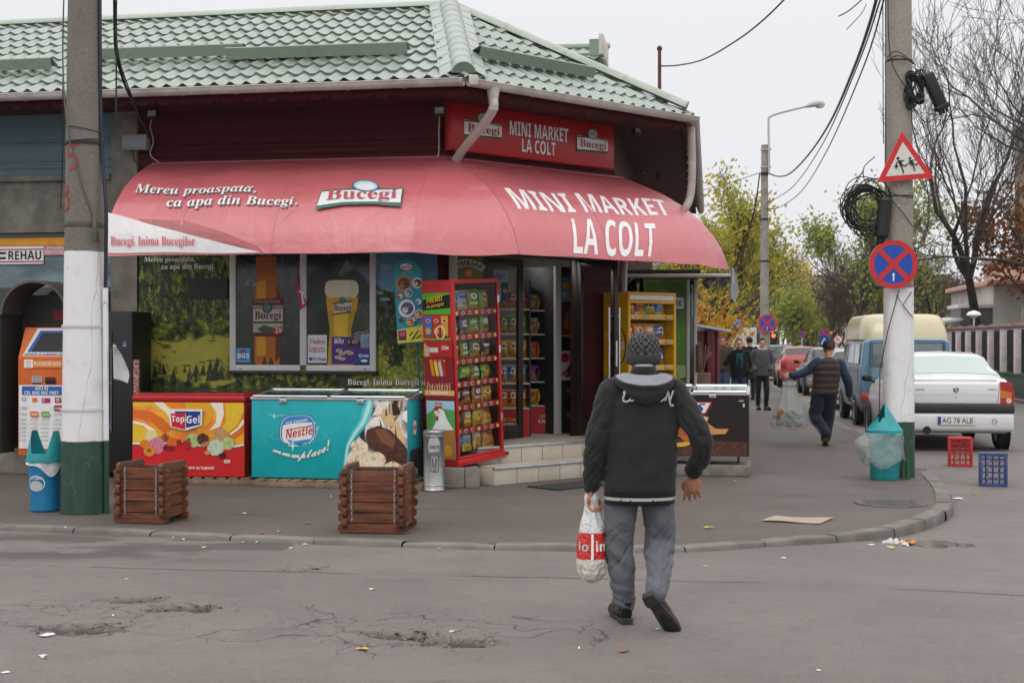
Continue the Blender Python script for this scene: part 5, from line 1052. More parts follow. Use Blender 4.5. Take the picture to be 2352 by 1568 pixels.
b.build('board_panel', pbd); b = MB(); b.tube([(.05, .0, 0), (.05, .01, zb + .2)], .01, flat('#14606a'), 8); b.tube([(-.15, 0, .012), (.18, 0, .012)], .012, flat('#14606a'), 8); b.build('stand', pbd)
# ash bin
AB = TL(ground(997, 1126)); ab = thing('ash_bin', 'dented round metal ash bin with a torn paper notice beside the price board', 'bin', AB)
mat('bin_metal', (.38, .38, .37), .34, .15, 8, metal=.9, dirt=.25, dcol='#4a4640')
b = MB(); b.lathe([(.112, 0), (.118, .01), (.112, .025), (.109, .03), (.109, .56), (.115, .57), (.115, .61), (.10, .625), (.085, .62), (.02, .60)], K_['bin_metal'], 32, f=lambda w, z: 1 + .012 * sin(3 * w + z * 9) * (.1 < z < .5)); b.build('bin_body', ab)
for z_ in (.06, .57): b = MB(); b.tube([(.113 * cos(2 * pi * i / 32), .113 * sin(2 * pi * i / 32), z_) for i in range(33)], .005, K_['bin_metal'], 6); b.build('rim', ab)
b = MB()
def cyl(u, v, h): w_ = -pi / 2 + u / .111; return VC(((.111 + h) * cos(w_), (.111 + h) * sin(w_), v))
A = Art(b, cyl, (0, 1, 1, 0), fine=.03)
pq = lambda pts, m: A.poly([(x_, z_) for x_, z_ in pts], m)
pq([(-.05, .40), (.06, .41), (.07, .50), (.04, .56), (-.04, .55), (-.06, .48)], flat('#a9a9ab')); A.text('URSUS', 0, 0, 1, 1, I['dgrey'], 'X', warp=lambda a, b: (-.04 + .1 * a, .44 + .035 * b)); pq([(-.03, .20), (.05, .20), (.05, .37), (-.03, .37)], flat('#3c3c3c')); pq([(-.025, .205), (.045, .205), (.045, .365), (-.025, .365)], flat('#8d8d8a'))
for a_ in ([(-.01, .34), (-.002, .25), (.02, .25), (.028, .34)], [(.0, .22), (.02, .22)]): A.line(a_, .008, I['black'])
b.build('paper_notice', ab)
b = MB(); gm = ground(1300, 1117); 
def rug(u, v): return (-.48 + .96 * u, -.22 + .44 * v, .012 + .004 * sin(40 * u) * sin(26 * v))
b.sheet(rug, 90, 44, mat('mat_rubber', (.03, .03, .03), .8, .2, 30)); b.box(-.49, .49, -.23, .23, 0, .009, K_['mat_rubber'], .003); b.build('door_mat', None, 'dark ribbed rubber door mat below the tiled steps', 'door mat', M=frame(gm + VC((0.1, .1, .002)), R(43)))
# red vertical placard and dark drinks machine left of the banner
VM = FA @ TL((hit(252, 900, FA, .55)[0] - .02, -.06, ZP + .05))
vm = thing('vending_machine', 'tall black vending machine behind the left concrete pole', 'machine', VM)
b = MB(); b.box(-.28, .30, -.5, .0, 0, 1.83, K_['black_plastic'], .02); b.build('cabinet', vm)
b = MB(); b.box(-.20, .06, -.512, -.5, .45, 1.62, flat('#15161a'), .005); b.box(-.185, .045, -.516, -.513, .95, 1.55, K_['dark_glass']); A = Art(b, front(-.2, .45, -.516), (0, 0, 26, 117), .26, 1.17); A.ring(24, 60, 0, .6, I['lgrey']); A.line([(25, 20), (25, 116)], .8, I['grey']); A.poly([(16, 108), (24, 104), (25, 112), (18, 115)], flat('#5a3a8a')); A.disc(21, 109, 2, I['red']); b.build('front_panel', vm)
b = MB(); b.box(.18, .235, -.506, -.5, 1.42, 1.50, flat('#1c3d6a')); A = Art(b, front(.18, 1.42, -.506), (0, 0, 10, 12), .055, .08); A.disc(5, 4, 2, I['gold']); A.text('Tichet', 1.5, 7, 8.5, 9.5, I['white'], 'X'); b.build('sticker', vm)
printed('p_fleck', [(.42, '#7c141c'), (.5, '#b9a9a0'), (.56, '#8a1a20'), (.66, '#4c1014')], 34, warp=0)
x0, z0 = hit(298, 917, FA, .5); x1, z1 = hit(322, 826, FA, .5); b = MB(); b.box(0, x1 - x0, -.02, .02, ZP - z0, z1 - z0, K_['p_fleck'], .003); b.build('red_placard', None, 'narrow red speckled placard standing beside the vending machine', 'placard', M=FA @ TL((x0, -.52, z0)))
# ================================================================ NEIGHBOURING SHOP BAY AT THE LEFT, BOOTH, TERMINAL, BIN
def band(y0, y1, m, name, off=-.08, d=.08, lab=None, x0=-9.0, x1=-3.96):
    _, za = hit(90, y1, FA, off); _, zb_ = hit(90, y0, FA, off); b = smb(FA); b.box(x0, x1, -off, -off + d, za, zb_, m); return b.build(name, shop, lab)
band(482, 546, K_['dark_glass'], 'upper_window'); band(474, 483, K_['orange_paint'], 'orange_trim', off=-.05); band(546, 564, K_['orange_paint'], 'orange_band', off=-.05)
g = G('film_glass'); n_ = g.noise(1.2, 4, vec=g.scale(1, 1, 2.5)); put('film_glass', g.out(g.mix(g.step(n_, .35, .7), hx('#7d9499'), hx('#55656a')), .25, Specular_IOR_Level=.5))
band(564, 660, K_['film_glass'], 'shop_window', lab='window covered with pale blue film'); band(660, 1000, K_['dark_glass'], 'shop_window', lab='dark lower shop window')
rm = lambda A: (A.rect(0, 6, 100, 10, I['magenta']), A.rect(0, 33, 100, 37, I['magenta']), A.text('REHAU', 22, 12, 95, 31, I['black'], 'X'), A.rect(0, 16, 14, 21, I['black']), A.rect(0, 25, 14, 29, I['black']))
stick('window_sign', 'white window sign with heavy black lettering on the left shop window', 'sign', (-20, 565, 100, 607), I['white'], lambda A: (A.rect(-20, 571, 100, 574, I['magenta']), A.rect(-20, 600, 100, 603, I['magenta']), A.text('REHAU', 20, 576, 95, 597, I['black'], 'X'), A.rect(-10, 578, 14, 583, I['black']), A.rect(-10, 590, 14, 595, I['black'])), -.06)
stick('window_sign', 'small pink window sign with pale words beside the white lettered one', 'sign', (101, 564, 158, 586), flat('#c98a94'), lambda A: (A.text('JALUZELE', 108, 565, 152, 573, I['white'], 'S'), A.text('VERTICALE', 103, 575, 153, 584, I['white'], 'S')), -.06)
x0, _ = hit(-30, 900, FA, .3); x1, _ = hit(250, 900, FA, .3)
b = MB(); b.box(0, x1 - x0, -.32, -.02, 0, .3, K_['concrete'], .01); b.build('low_plinth', None, 'low dark concrete plinth along the left shop bay', 'plinth', M=FA @ TL((x0, 0, ZP)))
BO = .62; cx, zc = hit(76, 722, FA, BO); bx_, zb0 = hit(0, 1041, FA, BO); xr, _ = hit(154, 900, FA, BO); hw = xr - cx; zt_ = hit(76, 643, FA, BO)[1]
bt = thing('booth', 'dark arched metal booth around the orange payment terminal', 'booth', FA @ TL((cx, -BO, zb0)))
mat('booth_brown', (.11, .095, .08), .45, .2, 5, metal=.3); mat('booth_dark', (.03, .027, .025), .5, .2)
za = zc - zb0; b = MB(); n = 20; R_ = zt_ - zc
pr_ = [(hw * cos(pi * i / n), za + R_ * sin(pi * i / n)) for i in range(n + 1)]; pi_ = [(x * .93, za + (z - za) * .93) for x, z in pr_]
b.add([(x, 0, z) for x, z in pr_] + [(x, .5, z) for x, z in pr_] + [(x, 0, z) for x, z in pi_] + [(x, .5, z) for x, z in pi_], [(i, i + 1, n + 2 + i, n + 1 + i) for i in range(n)] + [(2 * n + 2 + i, 3 * n + 3 + i, 3 * n + 4 + i, 2 * n + 3 + i) for i in range(n)] + [(i, 2 * n + 2 + i, 2 * n + 3 + i, i + 1) for i in range(n)], K_['booth_brown'], True); b.build('hood', bt, ang=30)
for sg in (-1, 1): b = MB(); b.box(sg * hw - .012, sg * hw + .012, 0, .5, 0, za, K_['booth_dark'], .004); b.build('side_panel', bt)
b = MB(); b.box(-hw + .02, hw - .02, .47, .5, 0, za + R_ * .6, K_['booth_dark']); b.build('back_panel', bt)
b = MB(); b.box(.0, .12, .46, .468, za - .06, za + .06, flat('#8a1820')); b.box(.125, .2, .46, .468, za - .08, za - .02, flat('#6a7a2c')); b.build('sticker', bt)
# payment terminal
TO = .50; tx0, tz0 = hit(42, 1044, FA, TO); tx1, tzf = hit(147, 822, FA, TO); _, tzt = hit(90, 752, FA, TO - .16)
tm = thing('payment_terminal', 'orange self service payment terminal with price table under the arched booth', 'terminal', FA @ TL((tx0, -TO, tz0)))
tw = tx1 - tx0 + .03; th_ = tzf - tz0; tt = tzt - tz0; mat('term_orange', (.62, .13, .02), .4, .05)
b = MB(); T = RT(R(90), 4, 'Z'); b.prism([(0, 0), (.42, 0), (.42, tt), (.16, tt), (.0, th_)], -tw, 0, K_['term_orange'], M=T)
A = Art(b, front(0, 0, 0), (92, 670, 312, 1165), tw, th_)
A.rrect(118, 678, 160, 720, 3, I['white']); A.ring(139, 694, 7, 10, I['orange']); A.text('QIWI', 128, 709, 150, 716, I['sky'], 'S'); A.rect(162, 682, 292, 718, flat('#e08a3c')); A.text('PLĂTEȘTE AICI', 166, 690, 286, 708, I['white'], 'X'); A.rect(118, 722, 300, 724, flat('#9a3a08')); A.rrect(156, 762, 202, 794, 3, I['lgrey']); A.text('RIDICAȚI', 160, 767, 198, 774, I['dgrey'], 'X'); A.text('CHITANTA', 160, 780, 198, 787, I['dgrey'], 'X'); A.rect(158, 794, 200, 800, I['dgrey']); A.rrect(218, 768, 264, 802, 3, I['black']); A.rect(224, 776, 258, 780, I['red'])
A.rect(98, 808, 308, 1132, flat('#e4e4e6')); A.rrect(112, 814, 294, 860, 6, flat('#2a5fa8')); A.text('AICI AI', 172, 816, 232, 832, I['white'], 'X'); A.text('CEL MAI MIC PREȚ', 124, 838, 280, 856, I['white'], 'X')
A.ring(122, 880, 7, 10, I['grey']); A.rect(160, 872, 182, 893, I['orange']); A.rect(204, 874, 242, 897, I['magenta']); A.text('T', 208, 878, 218, 893, I['white'], 'B'); A.rect(264, 870, 292, 895, flat('#a01828')); A.ring(278, 882, 5, 8, I['white'])
for i, (a_, b_) in enumerate((('1 EUR', '6'), ('3 EUR', '18'), ('4 EUR', '24'), ('5 EUR', '30'), ('10 EUR', '60'), ('15 EUR', '90'), ('20 EUR', '120'), ('25 EUR', '150'))):
    y = (920, 951, 980, 1000, 1022, 1042, 1062, 1082)[i]; A.text(a_, 108, y, 138, y + 11, I['dgrey'], 'S')
    for j, (xa, cc) in enumerate(((154, '#b06a4a'), (206, '#4a7a4a'), (262, '#8a5a62'))):
        if i == 0 and j < 2: continue
        if (i, j) in ((0, 2), (1, 0), (1, 1)): A.rrect(xa - 2, y - 10, xa + 36, y + 18, 7, (flat('#a01828'), I['orange'], flat('#6aa83c'))[(2 if j == 1 else j // 2) if False else (0 if j == 2 else j + 1)]); A.text(b_ + ' RON', xa + 2, y, xa + 32, y + 11, I['white'], 'X')
        else: A.text(b_ + ' RON', xa, y, xa + 34, y + 10, flat(cc), 'S')
A.rect(106, 1115, 240, 1118, I['straw']); A.rrect(270, 1110, 288, 1126, 3, I['orange'])
sl = VC((0, .16, tt - th_)); n_ = VC((0, -(tt - th_), .16)).normalized()
A = Art(b, plane((0, 0, th_), (1, 0, 0), sl.normalized(), n_), (92, 520, 312, 670), tw, sl.length)
A.poly([(110, 660), (304, 660), (300, 524), (150, 524)], flat('#d8d8dc')); A.poly([(126, 642), (300, 642), (298, 536), (166, 536)], flat('#1f4f9c')); A.poly([(145, 640), (300, 640), (298, 548), (178, 548)], I['black']); A.text('APARATUL NU ELIBEREAZĂ REST', 118, 647, 300, 658, I['navy'], 'XI')
b.build('body', tm)
# litter bins
mat('bin_blue', (.015, .20, .42), .45, .15, 6, dirt=.3, dcol='#2a4a5c'); mat('bin_teal', (.02, .27, .29), .45, .15, 6, dirt=.3, dcol='#0f5a5c')
g = G('thin_plastic'); g.out((.80, .82, .84), .35, bump=g.noise(14, 4), bs=.8, bd=.03); g.b.inputs['Transmission Weight'].default_value = .35; g.b.inputs['IOR'].default_value = 1.2; put('thin_plastic', g.m)
g = G('clear_plastic'); g.out(g.mix(g.noise(6, 3), (.34, .40, .38), (.6, .66, .64)), .12, bump=g.noise(16, 4, dist=1), bs=.9, bd=.03); g.b.inputs['Alpha'].default_value = .38; put('clear_plastic', g.m)
B1 = frame(ground(104, 1172), R(0)); bn = thing('litter_bin', 'blue litter bin with turquoise horned lid beside the left concrete pole', 'litter bin', B1)
b = MB(); b.lathe([(.118, 0), (.13, .012), (.15, .44), (.154, .45)], K_['bin_blue'], 32)
A = Art(b, lambda u, v, h: VC(((.134 + .04 * v + h) * cos(-pi / 2 + u / .14), (.134 + .04 * v + h) * sin(-pi / 2 + u / .14), v)), (0, 1, 1, 0), fine=.03)
A.ring(-.04, .26, .075, .083, I['white'], asp=.85); A.disc(-.04, .24, .062, I['lgrey'], .045); A.text('ICE CREAM', -.10, .325, .02, .297, I['white'], 'X', warp=lambda a, b: (-.10 + .12 * a, .296 + .022 * b)); b.build('bin_body', bn)
def lid(zf, m, n=60):
    l = MB(); rows = 8
    def f(u, v): w_ = 2 * pi * u; r_ = .165 - .06 * (v * zf(w_) / .3) ** 1.3; return (r_ * cos(w_), r_ * sin(w_), .47 + v * zf(w_))
    l.sheet(f, n, rows, m); l.sheet(lambda u, v: tuple(VC(f(1 - u, v)) * .985 + VC((0, 0, .007))), n, rows, m); l.lathe([(.152, .445), (.172, .45), (.172, .475), (.16, .48)], m, 40, cap=False); return l
zz = lambda w_: .06 + .20 * min(1, max(0, abs(cos(w_ + .1)) - .42) / .45)
lid(zz, K_['bin_teal']).build('lid', bn)
b = MB(); b.sheet(lambda u, v: ((.158 + .012 * v + .006 * sin(14 * u * pi)) * cos(2 * pi * u), (.158 + .012 * v + .006 * sin(14 * u * pi)) * sin(2 * pi * u), .46 - v * (.03 + .10 * max(0, cos(2 * pi * u - 5.3)) ** 6 + .01 * sin(31 * u))), 70, 5, K_['thin_plastic']); b.build('bin_liner', bn)
# ================================================================ LEFT UTILITY POLE
def polemat(name, zg, zw, base):
    g = G(name); X = g.xyz(); n1 = g.noise(3, 5); n2 = g.noise(90, 2); c = g.mix(n1, tuple(v * .75 for v in base), tuple(v * 1.2 for v in base)); c = g.mix(g.mul(g.step(n2, .56, .68), .6), c, tuple(min(1, v * 2.0) for v in base)); c = g.mix(g.mul(g.step(g.noise(60, 3), .5, .7), .5), c, tuple(v * .5 for v in base))
    zz_ = g.math('ADD', X[2], g.mul(g.math('SUBTRACT', g.noise(9, 3), .5), .025))
    w_ = g.mix(g.mul(g.step(g.noise(5, 6, rough=.7), .5, .75), .4), (.74, .735, .73), (.42, .40, .38)); chip = g.step(g.noise(16, 4, rough=.7), .70, .73); w_ = g.mix(chip, w_, (.2, .19, .17))
    gr_ = g.mix(g.noise(6, 4), (.012, .045, .026), (.022, .07, .04))
    c = g.mix(g.step(zz_, zw + .004, zw - .004), c, w_); c = g.mix(g.step(zz_, zg + .004, zg - .004), c, gr_)
    cr2 = g.vor(1.2, 'DISTANCE_TO_EDGE', vec=g.warp(.4, 3, g.scale(2, 2, .4))); c = g.mix(g.mul(g.step(cr2, .006, .001), .7), c, (.1, .1, .1))
    return put(name, g.out(c, g.mix(g.step(zz_, zw + .004, zw - .004), (.85,) * 3, (.5,) * 3), bump=g.math('ADD', n2, g.noise(35, 3)), bs=.35, bd=.006))
def post(M, name, label, r0, r1, H, sq, m, cat='pole', n=40):
    t = thing(name, label, cat, M); b = MB()
    def rad(w_): a, c_ = abs(cos(w_)), abs(sin(w_)); return 1 / ((a ** sq + c_ ** sq) ** (1 / sq))
    b.lathe([(r0 + (r1 - r0) * k / 30, H * k / 30) for k in range(31)], m, n, f=lambda w_, z: rad(w_)); b.build('pole_shaft', t); return t
polemat('pole_left', .65, 2.345, (.17, .15, .13)); polemat('pole_right', .63, 2.15, (.29, .26, .22))
LP = TL(ground(194, 1176)); lp = post(LP, 'utility_pole', 'grey concrete utility pole painted white and green at its foot, with red numerals', .20, .08, 9.0, 2.6, K_['pole_left'], 'utility pole')
rl = lambda z: .20 - .12 * z / 9
b = MB(); 
def onpole(u, v, h): r_ = rl(v) * 1.0 + .003 + h; w_ = -pi / 2 + u / rl(v); sq = 2.6; k = 1 / ((abs(cos(w_)) ** sq + abs(sin(w_)) ** sq) ** (1 / sq)); return VC((r_ * k * cos(w_), r_ * k * sin(w_), v))
A = Art(b, onpole, (0, 1, 1, 0), fine=.03); rp = mat('red_numerals', '#a8402a', .7, .3, 25)
def zl(py): return 1.66 - (py - 784) / F * ground(194, 1176).y + .2 / F * 0 - ZP
sc5 = ground(194, 1176).y / F
for pts in ([(14, -27), (-14, -25), (-15, 0)], [(-15, 0), (0, -6), (13, 4), (13, 18), (4, 27), (-10, 27)]): A.line([((a * .9 - 15) * sc5, zl(365) - b_ * sc5) for a, b_ in pts], .018, rp)
for pts in ([(-10, -28), (6, -26), (9, -14), (-2, -4)], [(-2, -4), (12, 2), (12, 22), (0, 30), (-12, 26)]): A.line([((a * .7 - 33) * sc5, zl(457) - b_ * sc5) for a, b_ in pts], .018, rp)
b.build('painted_numerals', lp)
def ringpts(z, r, n=24, tilt=0): return [(r * cos(2 * pi * i / n), r * sin(2 * pi * i / n), z + tilt * cos(2 * pi * i / n)) for i in range(n + 1)]
for py, w_, m_ in ((331, .028, 'black_plastic'), (517, .03, 'booth_brown'), (749, .02, 'white_pvc'), (939, .018, 'white_pvc')):
    b = MB(); z_ = zl(py); b.lathe([(rl(z_) * 1.06, z_ - w_ / 2), (rl(z_) * 1.075, z_ - w_ / 2), (rl(z_) * 1.075, z_ + w_ / 2), (rl(z_) * 1.06, z_ + w_ / 2)], K_[m_], 40, cap=False, f=lambda w, z: 1 / ((abs(cos(w)) ** 2.6 + abs(sin(w)) ** 2.6) ** (1 / 2.6))); b.build('strap', lp)
b = MB(); b.tube(ringpts(zl(298), rl(zl(298)) * 1.1, tilt=-.03), .006, K_['booth_brown'], 5); b.tube(ringpts(zl(326), rl(zl(326)) * 1.1, tilt=.02), .006, K_['booth_brown'], 5); b.build('wire_tie', lp)
cm = polemat('conduit_paint', .65, 2.2, (.5, .49, .47)); b = MB(); b.tube([(.215, -.06, 0), (.205, -.06, 2.02)], .026, cm, 14); b.build('conduit', lp)
b = MB(); b.tube(crom([VC(p) for p in ((.205, -.06, 2.02), (.215, -.08, 2.3), (.225, -.1, 2.7), (.19, -.06, 3.05), (.165, -.05, 3.4), (.155, -.05, 4.2), (.145, -.03, 5.2), (.12, -.02, 7))], 6), .017, mat('cable_blue', (.02, .022, .04), .5, .1), 10); b.build('power_cable', lp)
b = MB(); tw_ = [(-.168, -.06, zl(0)), (-.17, -.08, zl(150)), (-.10, -.17, zl(300)), (.02, -.18, zl(420)), (.13, -.14, zl(510)), (.16, -.10, zl(560))]; b.tube(crom([VC(p) for p in tw_], 8), .007, K_['booth_brown'], 6); b.tube(crom([VC((-.16, -.05, zl(-100))), VC((-.178, -.05, zl(100))), VC((-.182, -.05, zl(350))), VC((-.2, -.05, zl(480)))], 6), .005, K_['black_plastic'], 5); b.build('slack_wire', lp)
b = MB(); b.box(.13, .165, -.2, -.17, zl(560), zl(500), K_['booth_brown'], .004); b.build('bracket', lp)
fy = PX(275, 868, 12.7); b = MB()
def paper(u, v): return (-.055 + u * (.02 + .125 * min(1, v * 1.25) - .02 * max(0, v - .8) * 5), .02 + .05 * sin(u * 3) + .02 * v, .165 - .31 * v * (1 - .0 * u) - .02 * u + .03 * sin(4 * v) * u)
b.sheet(paper, 10, 12, mat('paper_white', '#c9c8cc', .8, .06, 12)); b.build('paper_flyer', None, 'loose white paper flyer stuck on the back of the left pole', 'flyer', M=TL(PX(272, 832, 12.72)))
# ================================================================ RIGHT POLE WITH SIGNS
RP = TL(ground(2064, 1093)); rp_ = post(RP, 'utility_pole', 'pale concrete pole at the corner kerb carrying two traffic signs and cable coils', .170, .11, 9.5, 3.2, K_['pole_right'], 'utility pole')
ry = RP.to_translation().y; rx = RP.to_translation().x; rz = lambda py: 1.66 - (py - 784) / F * (ry - .2) - ZP; rxx = lambda px: (px - 1176) / F * (ry - .2) - rx
b = MB()
for pts in ([(2066, 665), (2040, 760), (2022, 850), (2020, 968)], [(2060, 968 - 290), (2075, 700), (2095, 670)], [(2074, 700), (2098, 730)]): b.tube([(rxx(a), -.185, rz(c_)) for a, c_ in pts], .006, K_['black_plastic'], 5)
b.build('loose_wire', rp_)
def nostop(M, r, label, arrow=True, group=None, white=False, back=True, name='no_stopping_sign'):
    t = thing(name, label, 'traffic sign', M, group); b = MB(); b.lathe([(r, 0), (r, .012), (r * .97, .014)], I['lgrey'], 40, M=RT(R(90), 4, 'X') @ TL((0, 0, -.012)))
    A = Art(b, plane((0, -.003, 0), (1, 0, 0), (0, 0, 1), (0, -1, 0)), (0, 1, 1, 0), eps=.0015); A.disc(0, 0, r, flat('#1a49a8') if not white else I['lgrey'], n=40)
    rd_ = flat('#c22a2c') if not white else flat('#3a66a8'); A.ring(0, 0, r * .80, r, rd_, n=40)
    w_ = r * .11
    for s1 in (1, -1): A.line([(-r * .62, s1 * r * .62), (r * .62, -s1 * r * .62)], w_ * 1.9, rd_, layer=3 if s1 > 0 else 3.6)
    if arrow: A.line([(0, -r * .68), (0, -r * .42)], r * .06, I['white']); A.poly([(-r * .07, -r * .45), (r * .07, -r * .45), (0, -r * .33)], I['white'])
    b.build('sign_plate', t); b = MB(); b.box(-.05, .05, .012, .03, -.03, .03, K_['alu']); b.build('clamp', t); return t
nostop(TL(PX(2052, 607, ry - .22)), .275, 'large round no stopping sign with a small arrow on the pale corner pole')
tr = thing('children_sign', 'red and white triangular children warning sign tilted on the corner pole', 'traffic sign', TL(PX(2077, 372, ry - .21)) @ RT(R(-4.5), 4, 'Y'))
u_ = (ry - .21) / F; tri = [(-66 * u_, -42 * u_), (66 * u_, -42 * u_), (0, 70 * u_)]
b = MB(); b.prism(tri, 0, .012, I['lgrey']); A = Art(b, plane((0, -.001, 0), (1, 0, 0), (0, 0, 1), (0, -1, 0)), (0, 1, 1, 0), eps=.0015); A.poly(tri, flat('#c9282c')); A.poly([(-45 * u_, -30 * u_), (45 * u_, -30 * u_), (0, 46 * u_)], flat('#d3d0cc'))
def fig(ox, k, skirt):
    q = lambda p: [((ox + x * k) * u_, (y * k - 6) * u_) for x, y in p]; bk = I['black']
    A.disc(*q([(0, 15)])[0], 3.6 * k * u_, bk, n=12); A.poly(q([(-1, 11), (6, 10), (10, -1), (3, -3)] if not skirt else [(-1, 11), (5, 10), (10, -2), (-1, -3)]), bk)
    A.line(q([(2, 9), (-4, 5), (-5, 0)]), 2.6 * k * u_, bk); A.line(q([(5, 9), (14, 9)]), 2.4 * k * u_, bk); A.line(q([(8, -1), (14, -4), (20, 0)]), 3 * k * u_, bk); A.line(q([(5, -2), (8, -10), (10, -20)]), 3 * k * u_, bk)
    A.poly(q([(-10, -2), (-4, 2), (-1, -4), (-7, -8)]) if not skirt else q([(14, -2), (19, 0), (18, -5), (13, -6)]), bk)
fig(-14, 1.0, False); fig(13, .86, True); b.build('sign_plate', tr)
b = MB(); b.box(-.05, .05, .012, .04, -.02, .02, K_['alu']); b.build('clamp', tr)
# cable coils and boxes hung on the pole
def coil(name, label, M, seed, loops, rx0, rz0, sp, r, box):
    t = thing(name, label, 'cable coil', M); rr = random.Random(seed); b = MB()
    for k in range(loops):
        a, c_, ph, dx, dz, ti = rx0 * rr.uniform(.6, 1.15), rz0 * rr.uniform(.6, 1.15), rr.uniform(0, 6), rr.gauss(0, sp), rr.gauss(0, sp), rr.uniform(-.5, .5)
        b.tube([(dx + a * cos(w_) * cos(ti) - c_ * sin(w_) * sin(ti) + .01 * sin(3 * w_ + ph), -.03 + .03 * sin(2 * w_ + ph) + .012 * (k % 4), dz + a * cos(w_) * sin(ti) + c_ * sin(w_) * cos(ti)) for w_ in [2 * pi * i / 26 for i in range(27)]], r * rr.choice((1, 1, 1.6)), K_['black_plastic'], 6, cap=False)
    b.build('coil', t); q = MB(); box(q); q.build('splice_box', t, ang=30); return t
bt_ = RT(R(-24), 4, 'Y')
def boxA(q): q.box(-.085, .085, -.11, .05, -.30, .24, K_['black_plastic'], .03, 3, M=TL((.21, 0, 0)) @ bt_ @ Matrix.Scale(.78, 4)); q.box(-.1, .1, -.12, .06, -.33, -.26, K_['black_plastic'], .015, M=TL((.21, 0, 0)) @ bt_ @ Matrix.Scale(.78, 4)); [q.tube([(x_, -.04, -.33), (x_, -.04, -.39)], .022, K_['black_plastic'], 10, M=TL((.21, 0, 0)) @ bt_ @ Matrix.Scale(.78, 4)) for x_ in (-.05, 0, .05)]; [q.box(-.088, .088, -.116, -.108, z_, z_ + .012, K_['black_plastic'], M=TL((.21, 0, 0)) @ bt_ @ Matrix.Scale(.78, 4)) for z_ in (-.2, -.1, 0, .1)]
coil('cable_coil', 'black cable loops with a boxy splice case high on the corner pole', TL(PX(2100, 205, ry - .16)), 4, 16, .075, .21, .02, .008, boxA)
def boxB(q):
    T = TL((.20, -.06, -.12)) @ RT(R(6), 4, 'Y'); q.lathe([(.03, -.32), (.05, -.28), (.05, -.22), (.06, -.2)] + [(.075 + .006 * (i % 2), -.2 + .024 * i) for i in range(18)] + [(.05, .25)], K_['black_plastic'], 16, M=T)
    for x_ in (-.02, .02): q.tube([(x_, 0, -.3), (x_ * 1.5, 0, -.4)], .014, K_['alu'], 8, M=T)
coil('cable_coil', 'tangled dark cable loops with a ribbed splice case below the triangular sign', TL(PX(1985, 480, ry - .12)), 9, 22, .24, .29, .05, .006, boxB)
b = MB(); rr = random.Random(2)
for pts in ([(2040, -60), (2046, 130), (2090, 220), (2098, 300), (2132, 440), (2128, 540), (2095, 560)], [(2034, -60), (2035, 250), (2036, 480)], [(2028, -60), (2029, 200), (2030, 330)], [(2038, 132), (2060, 118), (2100, 145)], [(2036, 140), (2066, 128), (2104, 150)], [(2040, 440), (2070, 450), (2098, 455)], [(2100, 250), (2125, 280), (2146, 270), (2150, 235)], [(2040, 450), (2075, 490), (2100, 520), (2118, 500)], [(1985, 390), (1960, 430), (1950, 490), (1975, 545), (2030, 560)], [(2010, 360), (1985, 385), (1990, 420), (2030, 450)]):
    b.tube(crom([VC((rxx(a), -.19, rz(c_))) for a, c_ in pts], 7), .006, K_['black_plastic'], 5)
b.build('hanging_wire', rp_)
for py in (134, 448): z_ = rz(py); b = MB(); rr_ = (.17 - .06 * z_ / 9.5); b.lathe([(rr_ * 1.03, z_ - .008), (rr_ * 1.05, z_), (rr_ * 1.03, z_ + .008)], K_['black_plastic'], 40, cap=False, f=lambda w, z: 1 / ((abs(cos(w)) ** 3.2 + abs(sin(w)) ** 3.2) ** (1 / 3.2))); b.build('strap', rp_)
# turquoise bin wrapped in a clear bag
B2 = frame(ground(2032, 1100), 0); b2 = thing('litter_bin', 'turquoise litter bin with a broken cone lid and clear bag at the corner pole', 'litter bin', B2)
b = MB(); b.lathe([(.15, 0), (.158, .012), (.172, .50), (.176, .51)], K_['bin_teal'], 32); b.build('bin_body', b2)
cone = MB()
def cf(u, v): w_ = 2 * pi * u; hh = .30 if cos(w_ - .3) > -.45 else .12 + .03 * sin(9 * w_); r_ = .195 * (1 - min(v * hh / .30, .985)); return (r_ * cos(w_), r_ * sin(w_) * .9, .55 + v * hh)
cone.sheet(cf, 60, 10, K_['bin_teal']); cone.lathe([(.185, .50), (.20, .505), (.20, .555), (.185, .565)], K_['bin_teal'], 40, cap=False); cone.build('lid', b2)
bg = MB()
def bagf(u, v): w_ = 2 * pi * u; q = MN(VC((cos(w_) * 2, sin(w_) * 2, v * 3))); side = max(0, cos(w_ - pi * 1.05)) ** 3 * .15 * sin(pi * v); r_ = .205 + .03 * q + side + .02 * v; return (r_ * cos(w_), r_ * sin(w_), .52 - v * (.33 + .06 * sin(3 * w_ + 1) + .05 * q))
bg.sheet(bagf, 64, 16, K_['clear_plastic']); bg.build('bin_liner', b2)
b = MB(); b.box(.19, .22, -.02, .02, 0, .28, mat('post_green', (.02, .09, .05), .5)); b.box(.24, .275, -.04, .0, 0, .22, K_['post_green'], M=RT(R(0), 4, 'Z')); b.build('stand', b2)
